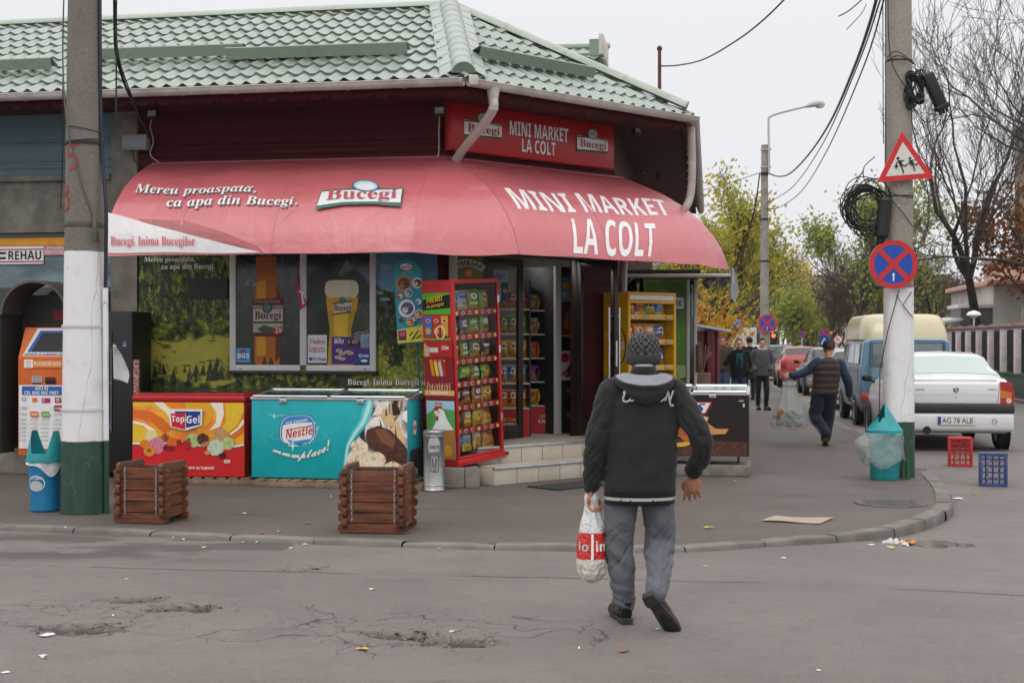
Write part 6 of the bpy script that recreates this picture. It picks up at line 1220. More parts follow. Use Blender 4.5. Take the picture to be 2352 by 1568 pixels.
# ================================================================ SIDE-STREET ANNEX: yellow rack, green kiosk, canopy, red container
YR = frame(VC((1.415, 17.40, ZP)), R(43.3)); yr = thing('chip_rack', 'tall yellow crisp rack with open shelves right of the shop door', 'rack', YR)
yw, yd, yh = .90, .40, 2.15; mat('rack_yellow', (.70, .36, .008), .38, .06); mat('rack_yellow_in', (.45, .22, .01), .5)
b = MB()
for x_ in (0, yw - .04): b.box(x_, x_ + .04, -.012, .03, 0, yh, K_['rack_yellow'], .005)
for z_ in (yh - .04, yh - .14, .0): b.box(.04, yw - .04, -.012, .02, z_, z_ + .04, K_['rack_yellow'], .004)
b.box(.0, yw, .02, yd, yh - .03, yh - .002, K_['rack_yellow']); b.box(.02, yw - .02, yd - .03, yd, .04, yh - .04, K_['rack_yellow_in']); b.box(yw - .022, yw - .002, .03, yd, .02, yh - .03, K_['rack_yellow']); b.box(.04, yw - .04, -.01, .0, yh - .095, yh - .04, I['white']); b.build('cabinet', yr)
b = MB(); b.box(.002, .022, .03, yd, .02, yh - .03, K_['rack_yellow']); A = Art(b, plane((.002, yd, 0), (0, -1, 0), (0, 0, 1), (-1, 0, 0)), (0, 0, 42, 213), yd, yh)
A.disc(24, 66, 16, I['brown'], 24); A.disc(24, 66, 14, flat('#d8a41c'), 22); A.text('Lays', 12, 58, 36, 74, I['white'], 'XI'); A.rect(0, 104, 40, 200, flat('#2a86b8')); A.text('Pita', 14, 112, 38, 128, I['white'], 'XI'); A.text('Gustul', 4, 138, 36, 148, I['lteal'], 'C'); b.build('side_panel', yr)
for z_ in (.30, .62, .92, 1.20, 1.52, 1.83):
    b = MB(); b.box(.03, yw - .03, .02, yd - .03, z_ - .012, z_, K_['rack_yellow_in']); b.box(.03, yw - .03, .0, .015, z_ - .02, z_ + .045, flat('#d8a43c'), .002); A = Art(b, front(.03, z_ - .02, 0), (0, 0, 54, 6.5), yw - .06, .065)
    for i in range(4): A.rect(4 + 13 * i, 1.5, 10 + 13 * i, 5, I['dgrey'] if i % 2 else I['white']); A.text('500', 4.6 + 13 * i, 2, 9.5 + 13 * i, 4.6, I['white'] if i % 2 else I['dgrey'], 'X')
    b.build('shelf', yr)
for zi, (z_, nm, cs) in enumerate(((.62, 'bottom', ('#d8a41c', '#2a66b8', '#c8401c')), (.92, 'second lowest', ('#3a8ac8', '#d8a41c', '#2a66b8')), (1.20, 'middle', ('#b03a1c', '#5a9ad8', '#2a66b8')), (1.52, 'second highest', ('#b8461c', '#c8862c', '#d8923c', '#2f5fa8')), (1.83, 'top', ('#b8561c', '#a82a24', '#6a9a2c', '#3a8ac8')))):
    for i, c_ in enumerate(cs):
        n_ = len(cs); place_bag('yr%d%d' % (zi, i), (foil(c_), foil('#d8b03c'), foil('#d8d4c8')), (i + zi) % 2, .80 / n_ * 1.0, .24, .08, YR @ TL((.06 + .78 / n_ * (i + .5), .12, z_ + .002)) @ RT(R(rc_.uniform(-8, 8)), 4, 'Z') @ RT(R(-6), 4, 'X'), 'bright crisp bag, %s on the %s shelf of the yellow rack' % (ORD[i] if i < n_ - 1 else 'rightmost', nm), 'crisp bags on the %s shelf of the yellow rack' % nm)
# kiosk annex standing against the side wall
KX0 = PX(1478, 800, 20.3).x; KX1 = PX(1600, 800, 20.3).x; KM = frame(VC((KX0, 20.3, ZP)), R(-4)); kw = KX1 - KX0
ks = thing('kiosk', 'green juice kiosk with a white door and drooping dark canopy on the side wall', 'kiosk', KM)
g = G('kiosk_green'); put('kiosk_green', g.out(g.mix(g.step(g.noise(1.6, 2), .4, .65), hx('#35691c'), hx('#6f9a2a')), .4))
b = MB(); b.box(0, kw, .0, 3.0, 0, 2.5, K_['red_boards']); b.box(-.6, kw + .05, -.05, 3.1, 2.5, 2.56, K_['black_plastic']); b.build('kiosk_body', ks)
b = MB(); b.box(.0, kw - .15, -.03, -.001, .0, 2.42, K_['kiosk_green']); A = Art(b, front(0, 0, -.03), (1478, 640, 1576, 1035), kw - .15, 2.42)
A.rrect(1540, 682, 1570, 708, 3, I['white']); A.text('TYMBARK', 1500, 688, 1566, 703, I['dgreen'], 'X'); A.ring(1548, 770, 10, 13, I['lime'], asp=2.2); A.rrect(1550, 838, 1574, 868, 6, flat('#a8b88a')); A.disc(1545, 870, 16, flat('#8fbc2c'), 20); b.build('kiosk_panel', ks)
b = MB()
for x_ in (kw - .15, kw - .045): b.box(x_, x_ + .045, -.04, .0, .0, 2.42, K_['white_pvc'], .004)
b.box(kw - .105, kw - .045, -.03, -.001, .0, 2.42, K_['dark_glass']); b.box(kw - .01, kw + .005, -.07, -.04, 1.1, 1.5, K_['black_plastic'], .004); b.box(kw - .075, kw - .06, -.045, -.03, 1.9, 2.35, flat('#b8c8a0')); b.build('door', ks)
cn = MB(); stv = 14
cm_ = PX(1424, 628, 18.9)
def canf(u, v): return KM.inverted() @ VC((PX(1424 + (1660 - 1424) * u, 600, 19.4).x, 20.2 - 1.5 * v, 2.56 - .04 * v + .015 * sin(9 * u * v)))
for i in range(stv): cn.sheet(lambda u, v, i=i: canf((i + u) / stv, v), 2, 6, K_['black_plastic'] if i % 2 else mat('canopy_grey', (.09, .09, .09), .7, .2))
cn.tube([canf(0, 1.0), canf(1, 1.0)], .025, K_['gutter_metal'], 8); cn.tube([canf(0.1, 0.0) + VC((0, 0, -.1)), canf(0.1, 1.0)], .018, K_['gutter_metal'], 8); cn.tube([canf(1, 0.0) + VC((0, 0, -.1)), canf(1, 1.0)], .018, K_['gutter_metal'], 8)
cn.sheet(lambda u, v: canf(.74 + .26 * u, 1.0) + VC((.03 * sin(7 * v), .02 * sin(20 * u), -.13 * v * (1 + .4 * sin(12 * u)))), 14, 6, K_['canopy_grey'])
cn.build('canopy', ks); b = MB(); b.sheet(lambda u, v: canf(.985 + .05 * u, 1.0) + VC((.05 * sin(3 * v) * u, .04 * sin(9 * u + 3 * v), .1 - .42 * v * (.8 + .3 * u))), 6, 10, mat('rag_white', (.5, .5, .5), .8, .2)); b.build('torn_cloth', ks, 'torn pale cloth hanging from the canopy corner')
g = G('corrugated_red'); put('corrugated_red', g.out(g.mix(g.noise(2, 5), (.10, .012, .016), (.16, .02, .026)), .45))
RX0, RX1 = PX(1560, 800, 24.2).x, PX(1647, 800, 24.2).x; RCM = frame(VC((RX0, 24.2, ZP)), R(-3)); b = MB(); wv = RX1 - RX0
rct = thing('metal_hut', 'dark red corrugated metal hut beyond the green kiosk', 'hut', RCM)
n_ = 60; cf_ = lambda x: .035 * max(-1, min(1, 1.8 * sin(2 * pi * x / .30)))
b.sheet(lambda u, v: (u * wv, cf_(u * wv), 1.72 * v), n_, 1, K_['corrugated_red'], sm=False); b.sheet(lambda u, v: (wv + cf_(u * 3) , u * 3.0, 1.72 * v), 80, 1, K_['corrugated_red'], sm=False); b.build('wall', rct)
b = MB(); b.add([(-.1, -.12, 1.86), (wv + .22, -.12, 1.70), (wv + .22, 3.2, 1.70), (-.1, 3.2, 1.86), (-.1, -.12, 1.90), (wv + .22, -.12, 1.74), (wv + .22, 3.2, 1.74), (-.1, 3.2, 1.9)], [(0, 1, 5, 4), (4, 5, 6, 7), (1, 2, 6, 5), (3, 2, 1, 0), (2, 3, 7, 6), (3, 0, 4, 7)], K_['alu']); b.build('roof', rct)
b = MB(); rr = random.Random(8)
for i in range(14): a = rr.uniform(0, 6.28); b.tube([(0, 0, .2), (.06 * cos(a), .06 * sin(a), .45), (.16 * cos(a + .3), .12 * sin(a + .3), .62 + rr.uniform(-.1, .12))], .008, K_['wood_pale'], 5)
b.box(-.12, .12, -.1, .1, 0, .26, K_['wood_pale'], .01); b.build('twig_basket', None, 'bundle of bare twigs in a pale crate beside the kiosk door', 'basket', M=frame(PX(1612, 880, 21.6) - VC((0, 0, .1)), 0))
# ================================================================ PEOPLE
mat('skin', '#a8745c', .5, .12, 30, spec=.4); mat('skin_pale', '#c49682', .5, .1, 30)
def cloth(name, c, rough=.9, grain=.25):
    g = G(name); n = g.noise(5, 4); n2 = g.noise(220, 2); cc = g.mix(n, tuple(v * .82 for v in c), tuple(v * 1.18 for v in c)); cc = g.mix(g.mul(n2, grain), cc, tuple(v * .5 for v in c))
    g.out(cc, rough, bump=n2, bs=.25, bd=.004, Specular_IOR_Level=.2); g.b.inputs['Sheen Weight'].default_value = .12; return put(name, g.m)
cloth('fleece_charcoal', (.024, .0235, .023)); cloth('knit_black', (.008, .008, .009)); cloth('trouser_grey', (.112, .115, .137), .8, .12); cloth('grey_lining', (.23, .235, .26)); cloth('navy', (.012, .016, .035)); cloth('puffer_brown', (.045, .026, .022), .55); cloth('jacket_blue', (.016, .03, .065), .55); cloth('jacket_grey', (.075, .072, .08), .75); cloth('black_cloth', (.010, .010, .012)); cloth('brown_coat', (.06, .038, .026)); cloth('teal_scarf', (.01, .09, .09)); cloth('jeans', (.03, .05, .10)); cloth('white_cloth', (.46, .46, .46)); cloth('hair_black', (.010, .008, .007), .5); cloth('hair_brown', (.06, .035, .02), .5); cloth('hair_grey', (.20, .18, .165), .6)
mat('shoe_black', (.010, .010, .011), .38, .2, 20); mat('shoe_sole', (.04, .034, .03), .75, .3, 14); mat('sole_ochre', (.22, .13, .04), .7, .2)
V = Vector
def limb(b, pts, rs, m, n=14, flat=1.0):
    P = crom([V(p) for p in pts], 6); q = []
    for i in range(len(pts) - 1): q += [rs[i] + (rs[i + 1] - rs[i]) * j / 6 for j in range(6)]
    q.append(rs[-1]); b.tube(P, q, m, n, flatx=flat); b.ball(P[0], q[0], m, 12); b.ball(P[-1], q[-1], m, 12)
def hand(b, M, m, curl=.5, side=1, thumb=.6, s=1.0):
    """palm and five unequal fingers; -z runs to the finger tips, x to the thumb side, y is the back of the hand"""
    b.ball((0, 0, -.045 * s), .045 * s, m, 14, M=M, sc=(.92, .42, 1.05)); b.ball((0, 0, -.005 * s), .03 * s, m, 12, M=M, sc=(1, .75, 1.1))
    for i, (x_, L) in enumerate(((.031, .070), (.011, .080), (-.010, .074), (-.029, .058))):
        x_ *= s * side; L *= s; p = V((x_, 0, -.075 * s)); d = V((x_ * 4.5, 0, -1)).normalized(); P = [V((x_ * .8, 0, -.05 * s)), p]; a = 0
        for k, f in enumerate((.45, .32, .25)):
            a += curl * (.55 + .25 * k) + .06 * i; p = p + V((d.x * L * f, -sin(a) * L * f, -cos(a) * L * f)); P.append(p)
        b.tube(crom(P, 3), [.0088 * s] * 6 + [.008 * s] * 3 + [.0072 * s] * 3 + [.006 * s], m, 8, M=M); b.ball(P[-1], .007 * s, m, 8, M=M)
    P = [V((.018 * side * s, -.004 * s, -.02 * s)), V((.042 * side * s, -.012 * s, -.045 * s)), V((.052 * side * s, -.022 * s - .02 * thumb * s, -.07 * s)), V((.046 * side * s, -.035 * s - .02 * thumb * s, -.092 * s))]
    b.tube(crom(P, 3), [.013 * s] * 3 + [.0115 * s] * 3 + [.010 * s] * 3 + [.008 * s], m, 8, M=M); b.ball(P[-1], .008 * s, m, 8, M=M)
def head(b, c, m, s=1.0, yaw=0, nod=0):
    """head looking along +y"""
    T = TL(c) @ RT(yaw, 4, 'Z') @ RT(nod, 4, 'X') @ Matrix.Scale(s, 4)
    b.ball((0, -.01, .035), .087, m, 24, M=T, sc=(.86, 1.08, 1.0)); b.ball((0, .02, -.045), .062, m, 18, M=T, sc=(.88, .98, 1.12)); b.ball((0, .055, -.088), .026, m, 12, M=T, sc=(1.2, .9, .8))
    b.tube([(0, .085, .02), (0, .105, -.022), (0, .086, -.032)], [.009, .014, .012], m, 8, M=T)
    for sg in (-1, 1):
        b.ball((sg * .078, -.008, -.004), .03, m, 12, M=T, sc=(.32, .7, 1.1)); b.ball((sg * .034, .074, .018), .014, m, 10, M=T); b.tube([(sg * .014, .084, .035), (sg * .036, .082, .038), (sg * .055, .066, .032)], .008, m, 6, M=T); b.ball((sg * .045, .045, -.03), .03, m, 10, M=T)
    b.tube([(-.026, .074, -.06), (0, .084, -.058), (.026, .074, -.06)], .0085, m, 6, M=T); b.tube([(-.02, .073, -.07), (0, .081, -.071), (.02, .073, -.07)], .0085, m, 6, M=T)
    return T
def face_mat(T, skin_i=0):
    Ti = T.inverted()
    def f(c, n):
        p = Ti @ c
        if p.y > .05:
            for sg in (-1, 1):
                if (p.x - sg * .034) ** 2 + ((p.z - .018) * 1.8) ** 2 < .0085 ** 2 and p.y > .07: return 1
                if abs(p.x - sg * .034) < .018 and abs(p.z - .040) < .004: return 1
            if abs(p.x) < .024 and abs(p.z + .064) < .006: return 2
        return 0
    return f
mat('eye_dark', (.09, .06, .05), .3); mat('lip', '#8c5448', .5)
def shoe(name, parent, M, up, sole, s=1.0, old=True):
    b = MB(); T = M @ Matrix.Scale(s, 4)
    b.tube(crom([V((0, -.045, .052)), V((0, .0, .058)), V((0, .07, .058)), V((.002, .14, .042)), V((.004, .20, .032)), V((.005, .235, .028))], 4), [.034] * 3 + [.042] * 6 + [.044] * 4 + [.046] * 4 + [.042] * 3 + [.018], up, 16, M=T, flatx=1.0); b.tube([(0, .0, .06), (0, -.008, .115)], [.042, .043], up, 16, M=T)
    o = [(-.03, -.075), (.03, -.075), (.038, -.03), (.036, .04), (.046, .12), (.045, .18), (.028, .235), (0, .248), (-.026, .235), (-.042, .18), (-.04, .12), (-.034, .04), (-.038, -.03)]
    n = len(o)
    for z0, z1, k in ((.012, .028, 1.0),): b.add([(x * k, y, z0) for x, y in o] + [(x * k, y, z1) for x, y in o], [tuple(range(n))[::-1], tuple(range(n, 2 * n))] + [(i, (i + 1) % n, n + (i + 1) % n, n + i) for i in range(n)], sole, False, T)
    h = [(x, y) for x, y in o if y < .0]; h = [(-.034, -.0), (-.038, -.03), (-.03, -.075), (.03, -.075), (.038, -.03), (.034, .0)]; n = 6
    b.add([(x, y, -.008) for x, y in h] + [(x, y, .0125) for x, y in h], [tuple(range(n)), tuple(range(n, 2 * n))] + [(i, (i + 1) % n, n + (i + 1) % n, n + i) for i in range(n)], sole, False, T)
    return b.build(name, parent, ang=45)
def folds(seed, amp=.006, zs=1.0):
    def f(c, n):
        q = V((c.x * 6 + seed, c.y * 6, c.z * 9 * zs)); return amp * (MN(q) + .6 * MN(q * 2.3)) + amp * .8 * (1 - abs(MN(V((c.x * 9 + seed * 2, c.y * 9, c.z * 13 * zs))) * 3.2)) * .5
    return f
def person(name, label, M, J, st, group=None):
    """J joints, st clothing; x to the right, y the way the person faces, z up"""
    t = thing(name, label, 'person', M, group); g = lambda k: V(J[k]); vx = st.get('voxel', .008); b = MB(); sk = K_[st.get('skin', 'skin')]
    HT = head(b, g('head'), sk, st.get('hs', 1.0), st.get('yaw', 0), st.get('nod', 0))
    b.tube([g('neck') + V((0, -.005, -.1)), g('neck'), g('head') + V((0, -.012, -.03))], [.066, .055, .055], sk, 14)
    pv, nk = g('pelvis'), g('neck'); b.loft([(pv + V((0, 0, -.06)), .10, .075), (pv.lerp(nk, .3), .10, .07), (pv.lerp(nk, .75), .13, .085), (nk + V((0, 0, -.05)), .10, .06)], sk)
    for s_ in 'LR':
        sg = -1 if s_ == 'L' else 1
        limb(b, [g('sh' + s_), g('el' + s_), g('wr' + s_)], [.04, .034, .026], sk, 10); limb(b, [g('hip' + s_), g('kn' + s_), g('an' + s_)], [.06, .045, .034], sk, 10)
        if st.get('hand' + s_, True):
            d = (g('wr' + s_) - g('el' + s_)).normalized() if ('hd' + s_) not in J else g('hd' + s_).normalized()
            z = -d; x_ = V(J.get('th' + s_, (0, 1, 0))); y_ = z.cross(x_).normalized(); x_ = y_.cross(z).normalized(); p = g('wr' + s_) + d * .015
            hand(b, Matrix(((x_.x, y_.x, z.x, p.x), (x_.y, y_.y, z.y, p.y), (x_.z, y_.z, z.z, p.z), (0, 0, 0, 1))), sk, st.get('curl' + s_, .45), 1, s=st.get('hands', 1.05))
    link(remesh(b, vx, 2, .4, mats=[sk, K_['eye_dark'], K_['lip']], matfn=face_mat(HT)), 'body', t)
    # jacket
    jm = st['jacket']; b = MB(); k = st.get('jw', 1.0); kd = st.get('jd', 1.0); hz = st['hem']; dirv = nk - pv
    cz = lambda z: pv.lerp(nk, (z - pv.z) / (nk.z - pv.z)); Z = lambda f: hz + (nk.z - hz) * f
    R_ = [(V((cz(Z(f)).x, cz(Z(f)).y, Z(f))), w_ * k, d_ * kd) for f, w_, d_ in ((0, .185, .125), (.06, .19, .13), (.3, .185, .125), (.55, .19, .13), (.78, .185, .12), (.9, .145, .1), (1.0, .075, .075))]
    b.loft(R_, jm[0], 24)
    sl = st.get('sleeve', (.085, .078, .058)); sm = MB() if st.get('vest') else b
    for s_ in 'LR': limb(sm, [g('sh' + s_), g('el' + s_), g('wr' + s_) + (g('wr' + s_) - g('el' + s_)).normalized() * -.01], list(sl), jm[0], 14)
    for a_ in st.get('extra', []): a_(b)
    link(remesh(b, st.get('jv', .012), 3, .5, fn=st.get('jf', folds(1)), mats=list(jm), matfn=st.get('jmat')), st.get('jn', 'jacket'), t)
    if st.get('vest'): link(remesh(sm, .011, 3, .5, fn=folds(4, .005), mats=[st['vest']]), 'sleeves', t)
    b = MB(); tm_ = st['trousers']; lw = st.get('leg', (.098, .085, .066)); tz = st.get('waist', pv.z + .06)
    b.loft([(V((pv.x, pv.y, tz)), .15 * st.get('hipw', 1), .105), (V((pv.x, pv.y, pv.z - .02)), .17 * st.get('hipw', 1), .12), (V((pv.x, pv.y, pv.z - .10)), .15 * st.get('hipw', 1), .105)], tm_[0], 20)
    for s_ in 'LR': limb(b, [g('hip' + s_), g('hip' + s_).lerp(g('kn' + s_), .5) + V(J.get('tb' + s_, (0, 0, 0))), g('kn' + s_), g('kn' + s_).lerp(g('an' + s_), .5) + V(J.get('cb' + s_, (0, 0, 0))), g('an' + s_)], [lw[0], (lw[0] + lw[1]) / 2 * 1.02, lw[1], (lw[1] + lw[2]) / 2, lw[2]], tm_[0], 14)
    link(remesh(b, st.get('tv', .012), 3, .5, fn=st.get('tf', folds(7, .007, .7)), mats=list(tm_), matfn=st.get('tmat')), 'trousers', t)
    for s_ in 'LR':
        a = g('an' + s_); d = (g('toe' + s_) - a); yaw = atan2(-d.x, d.y); up = J.get('pitch' + s_, 0)
        T = TL(g('heel' + s_) if 'heel' + s_ in J else V((a.x, a.y, 0))) @ RT(J.get('roll' + s_, 0), 4, 'Y') @ RT(yaw, 4, 'Z') @ RT(up, 4, 'X')
        shoe('shoe', t, T, st['shoes'][0], st['shoes'][1], st.get('ss', 1.05))
    hm = st.get('hair')
    if hm:
        b = MB(); b.ball((0, -.018, .048), .094, hm, 24, M=HT, sc=(.88, 1.08, .98))
        if st.get('long'): b.ball((0, -.045, -.03), .085, hm, 20, M=HT, sc=(1.0, .8, 1.25))
        me = remesh(b, .009, 2, .5, fn=lambda c, n: .006 * MN(c * 40)); bm = bmesh.new(); bm.from_mesh(me); Ti = HT.inverted()
        dl = [v for v in bm.verts if (Ti @ v.co).y > .052 + .0 and (Ti @ v.co).z < .092 or ((Ti @ v.co).z < -.01 and not st.get('long')) or ((Ti @ v.co).y > .02 and (Ti @ v.co).z < .02)]
        bmesh.ops.delete(bm, geom=dl, context='VERTS'); bm.to_mesh(me); bm.free(); me.materials.clear(); me.materials.append(hm); link(me, 'hair', t)
    return t, HT
# ---- man with the plastic bag, walking away
MS = .948; MP = PX(1472, 1432, 7.94); MM = TL((MP.x, 7.96, .085)) @ Matrix.Scale(MS, 4)
U = .00123; qx = lambda z: (z - 415) * U; qz = lambda z: (1455 - z) * U
J = dict(head=(.022, .06, 1.575), neck=(.02, -.0, 1.465), shL=(-.168, 0, 1.365), shR=(.20, 0, 1.36), elL=(-.265, -.03, 1.07), elR=(.348, -.08, 1.085), wrL=(-.287, .02, .80), wrR=(.322, .06, .885), pelvis=(0, 0, .90), hipL=(-.105, 0, .80), hipR=(.105, 0, .80),
         knL=(-.125, .03, .46), knR=(.115, .04, .46), anL=(-.092, .02, .11), anR=(.07, -.30, .235), toeL=(-.125, .2, 0), toeR=(.135, -.15, 0), heelL=(-.095, .01, .008), heelR=(.045, -.325, .165), pitchR=R(-66), rollR=R(-24), cbL=(.0, -.01, 0), tbR=(.0, 0, 0), thL=(.3, 1, 0), thR=(-1, .25, 0), hdR=(-.05, .12, -1))
def jmat(c, n):
    if .738 < c.z < .751 and abs(c.x) < .222 and abs(n.z) < .6: return 2
    if c.z < .79 and abs(c.x) < .235: return 1
    return 0
def jf(c, n):
    a = folds(3, .005)(c, n)
    if c.z < .80 and abs(c.x) < .24: return a * .35 - .003
    if abs(c.x) > .2: a = a * .8 + .010 * MN(V((c.x * 6, c.y * 6, c.z * 22 + c.x * 14))) * (1 if c.z < 1.25 else .3) - .012 * (1 - abs(MN(V((c.x * 7, c.y * 6 + 4, c.z * 15 + abs(c.x) * 18))) * 2.2)) ** 5 * (1 if c.z < 1.3 else .3)
    return a
def tf(c, n):
    a = folds(7, .009, .5)(c, n); k = max(0, 1 - abs(c.z - .42) / .26); a += k * (.014 * MN(V((c.x * 7, c.y * 7 + 3, c.z * 22 + c.x * 18))) - .016 * (1 - abs(MN(V((c.x * 5 + 9, c.y * 5, c.z * 13 - c.x * 16))) * 2)) ** 6)
    k = max(0, 1 - abs(c.z - .16) / .14) if c.x < 0 else 0; a += k * .026 * MN(V((c.x * 5, c.y * 5, c.z * 34 + c.x * 12)))
    k = max(0, 1 - abs(c.z - .78) / .15); a += k * .014 * MN(V((c.x * 26 + c.z * 8, c.y * 12, c.z * 5))); return a
st = dict(voxel=.005, jacket=[K_['fleece_charcoal'], K_['knit_black'], K_['white_cloth']], jw=1.14, jd=1.18, hem=.702, sleeve=(.086, .07, .052), jmat=jmat, jf=jf, jv=.009, jn='hoodie', trousers=[K_['trouser_grey']], leg=(.098, .092, .064), tf=tf, tv=.009, hipw=1.06, waist=.90, shoes=(K_['shoe_black'], K_['shoe_sole']), curlL=1.15, curlR=.42, hands=1.22, nod=R(-8))
man, HT = person('person', 'man in charcoal hooded sweatshirt and knit cap walking away with a plastic bag', MM, J, st)
# hood lying on the back, with its grey lining
b = MB(); nu, nv = 40, 18; hc = V((.02, -.015, 0)); vs = []
for j in range(nv + 1):
    v = j / nv
    for i in range(nu + 1):
        th = R(-112) + R(224) * i / nu; bk = max(0, cos(th)) ** 1.4; zr = 1.462 - .055 * bk; zb_ = 1.405 - .115 * bk ** 2.2
        if v < .45: t_ = v / .45; r_ = .085 + (.075 + .025 * bk) * t_; z_ = 1.475 - .01 * bk + (zr - 1.475 + .01 * bk) * t_ ** 1.3
        elif v < .62: t_ = (v - .45) / .17; r_ = .16 + .025 * bk + .012 * sin(t_ * pi); z_ = zr - .03 * t_ + .006 * sin(t_ * pi)
        else: t_ = (v - .62) / .38; r_ = .16 + .025 * bk + .012 * sin(t_ * pi * .9) - .03 * t_ * t_; z_ = zr - .03 + (zb_ - zr + .03) * t_
        n_ = .008 * MN(V((th * 2.5, v * 4, 2))); r_ += n_
        vs.append((hc.x + r_ * sin(th) * 1.06, hc.y - r_ * cos(th) * .95 - .0, z_ + n_ * .5))
for j in range(nv):
    for i in range(nu): b.add([vs[j * (nu + 1) + i], vs[j * (nu + 1) + i + 1], vs[(j + 1) * (nu + 1) + i + 1], vs[(j + 1) * (nu + 1) + i]], [(0, 1, 2, 3)], K_['grey_lining'] if j < nv * .42 else K_['fleece_charcoal'], True)
me = b.mesh('hood'); bm = bmesh.new(); bm.from_mesh(me); bmesh.ops.remove_doubles(bm, verts=bm.verts, dist=.0005); bm.to_mesh(me); bm.free(); link(me, 'hood', man)
b = MB(); b.lathe([(.07, 1.44), (.075, 1.49), (.068, 1.515), (.062, 1.515)], K_['fleece_charcoal'], 24, M=TL((.02, .0, 0)), cap=False); b.lathe([(.062, 1.49), (.064, 1.525), (.058, 1.527)], K_['white_cloth'], 24, M=TL((.02, .005, 0)), cap=False); b.build('collar', man)
# lettering across the shoulders, half hidden by the hood: laid on the back of the sweatshirt
def backpt(x_, z_): return V((x_, -.142 * (1 - (abs(x_) / .30) ** 2.4) - .004 + (.02 if z_ > 1.36 else 0) * (z_ - 1.36) / .06, z_))
b = MB()
for P, w_ in (([(322, 345), (332, 342), (326, 360), (322, 378), (330, 388), (345, 386), (352, 380)], .010), ([(352, 372), (360, 384), (372, 380)], .009), ([(500, 388), (510, 380), (520, 370)], .009), ([(520, 384), (532, 350), (538, 340)], .010), ([(536, 345), (546, 400), (556, 408), (562, 404)], .010), ([(546, 380), (556, 350), (562, 338)], .010)):
    Q = crom([backpt(qx(a), qz(c_)) + V((0, -.012, 0)) for a, c_ in P], 5); b.tube(Q, w_ * .55, K_['white_cloth'], 6)
b.build('back_print', man)
# knit cap
g = G('knit_diamond'); X = g.xyz(); th = g.math('ARCTAN2', X[0], X[1])
def dl(sg):
    q = g.math('ADD', g.mul(th, 2.6), g.mul(X[2], 26 * sg)); return g.math('ABSOLUTE', g.math('SUBTRACT', g.math('FRACT', g.math('ADD', q, g.mul(g.noise(40, 2), .2))), .5))
ln = g.math('MAXIMUM', g.step(dl(1), .065, .015), g.step(dl(-1), .065, .015)); nn_ = g.noise(55, 3); ln = g.mul(ln, g.step(nn_, .34, .5)); fl_ = g.mul(g.step(g.noise(90, 2), .58, .66), .35); ln = g.math('MAXIMUM', ln, fl_)
up_ = g.step(X[2], -.012, -.008); c = g.mix(g.mul(ln, up_), g.mix(up_, (.032, .032, .033), (.012, .012, .013)), (.22, .225, .23)); put('knit_diamond', g.out(c, .95, bump=g.noise(120, 2), bs=.6, bd=.004))
b = MB(); prof = [(.098, -.075), (.104, -.07), (.106, -.045), (.104, -.012), (.100, -.008), (.100, .01), (.097, .04), (.086, .072), (.066, .097), (.04, .112), (.015, .118), (.004, .118)]
b.lathe(prof, K_['knit_diamond'], 40, cap=False, f=lambda w, z: 1 + .012 * sin(3 * w + z * 40)); o = b.build('knit_cap', man, M=TL((.022, .045, 1.605)) @ RT(R(8), 4, 'X') @ Matrix.Scale(1.0, 4), ang=80)
b = MB(); b.lathe([(.066, 1.50), (.077, 1.53), (.079, 1.56)], K_['hair_grey'], 24, M=TL((.022, .04, 0)), cap=False); b.build('hair', man)
# carried plastic bag
BGM = MM @ TL((-.287, .035, .735)); cb = thing('plastic_bag', 'knotted white plastic bag with a red printed band carried by the walking man', 'bag', BGM)
g = G('bag_print'); X = g.xyz(); c = g.mix(g.mul(g.step(X[2], -.358, -.354), g.step(X[2], -.198, -.202)), (.68, .68, .69), (.60, .018, .014)); c = g.mix(g.step(X[2], -.352, -.36), c, (.70, .66, .58)); put('bag_print', g.out(c, .32, bump=g.noise(22, 5, dist=1.2), bs=.9, bd=.03, Specular_IOR_Level=.6))
pb = [(.012, .035), (.034, .03), (.042, 0), (.036, -.04), (.05, -.10), (.072, -.17), (.084, -.24), (.088, -.31), (.088, -.38), (.078, -.44), (.055, -.48), (.02, -.50), (.002, -.502)]
bgf = lambda w, z: 1 + (.16 * MN(V((cos(w) * 2.2, sin(w) * 2.2, z * 14))) + .06 * sin(7 * w + 20 * z)) * (1 if z > -.2 or z < -.42 else .5)
P2 = []
for i in range(len(pb) - 1):
    for j in range(5): t_ = j / 5; P2.append((pb[i][0] + (pb[i + 1][0] - pb[i][0]) * t_, pb[i][1] + (pb[i + 1][1] - pb[i][1]) * t_))
b = MB(); b.lathe(P2 + [pb[-1]], K_['bag_print'], 48, f=bgf, cap=False)
def bagr(z):
    for i in range(len(pb) - 1):
        if pb[i][1] >= z >= pb[i + 1][1]: t_ = (z - pb[i][1]) / (pb[i + 1][1] - pb[i][1]); return pb[i][0] + (pb[i + 1][0] - pb[i][0]) * t_
    return .03
A = Art(b, lambda u, v, h: V(((bagr(v) * bgf(-pi / 2 + u / .086, v) + h + .002) * cos(-pi / 2 + u / .086), (bagr(v) * bgf(-pi / 2 + u / .086, v) + h + .002) * sin(-pi / 2 + u / .086), v)), (0, 1, 1, 0), fine=.02)
A.poly([(-.008, -.355), (.006, -.355), (.008, -.205), (-.006, -.205)], I['white']); wpz = lambda x0, x1, z0, z1: (lambda a, b: (x0 + a * (x1 - x0), z0 + b * (z1 - z0)))
A.text('io', 0, 0, 1, 1, I['lgrey'], 'X', warp=wpz(-.085, -.022, -.305, -.25)); A.text('im', 0, 0, 1, 1, I['white'], 'X', warp=wpz(.022, .10, -.305, -.245)); b.build('bag_body', cb, ang=80)
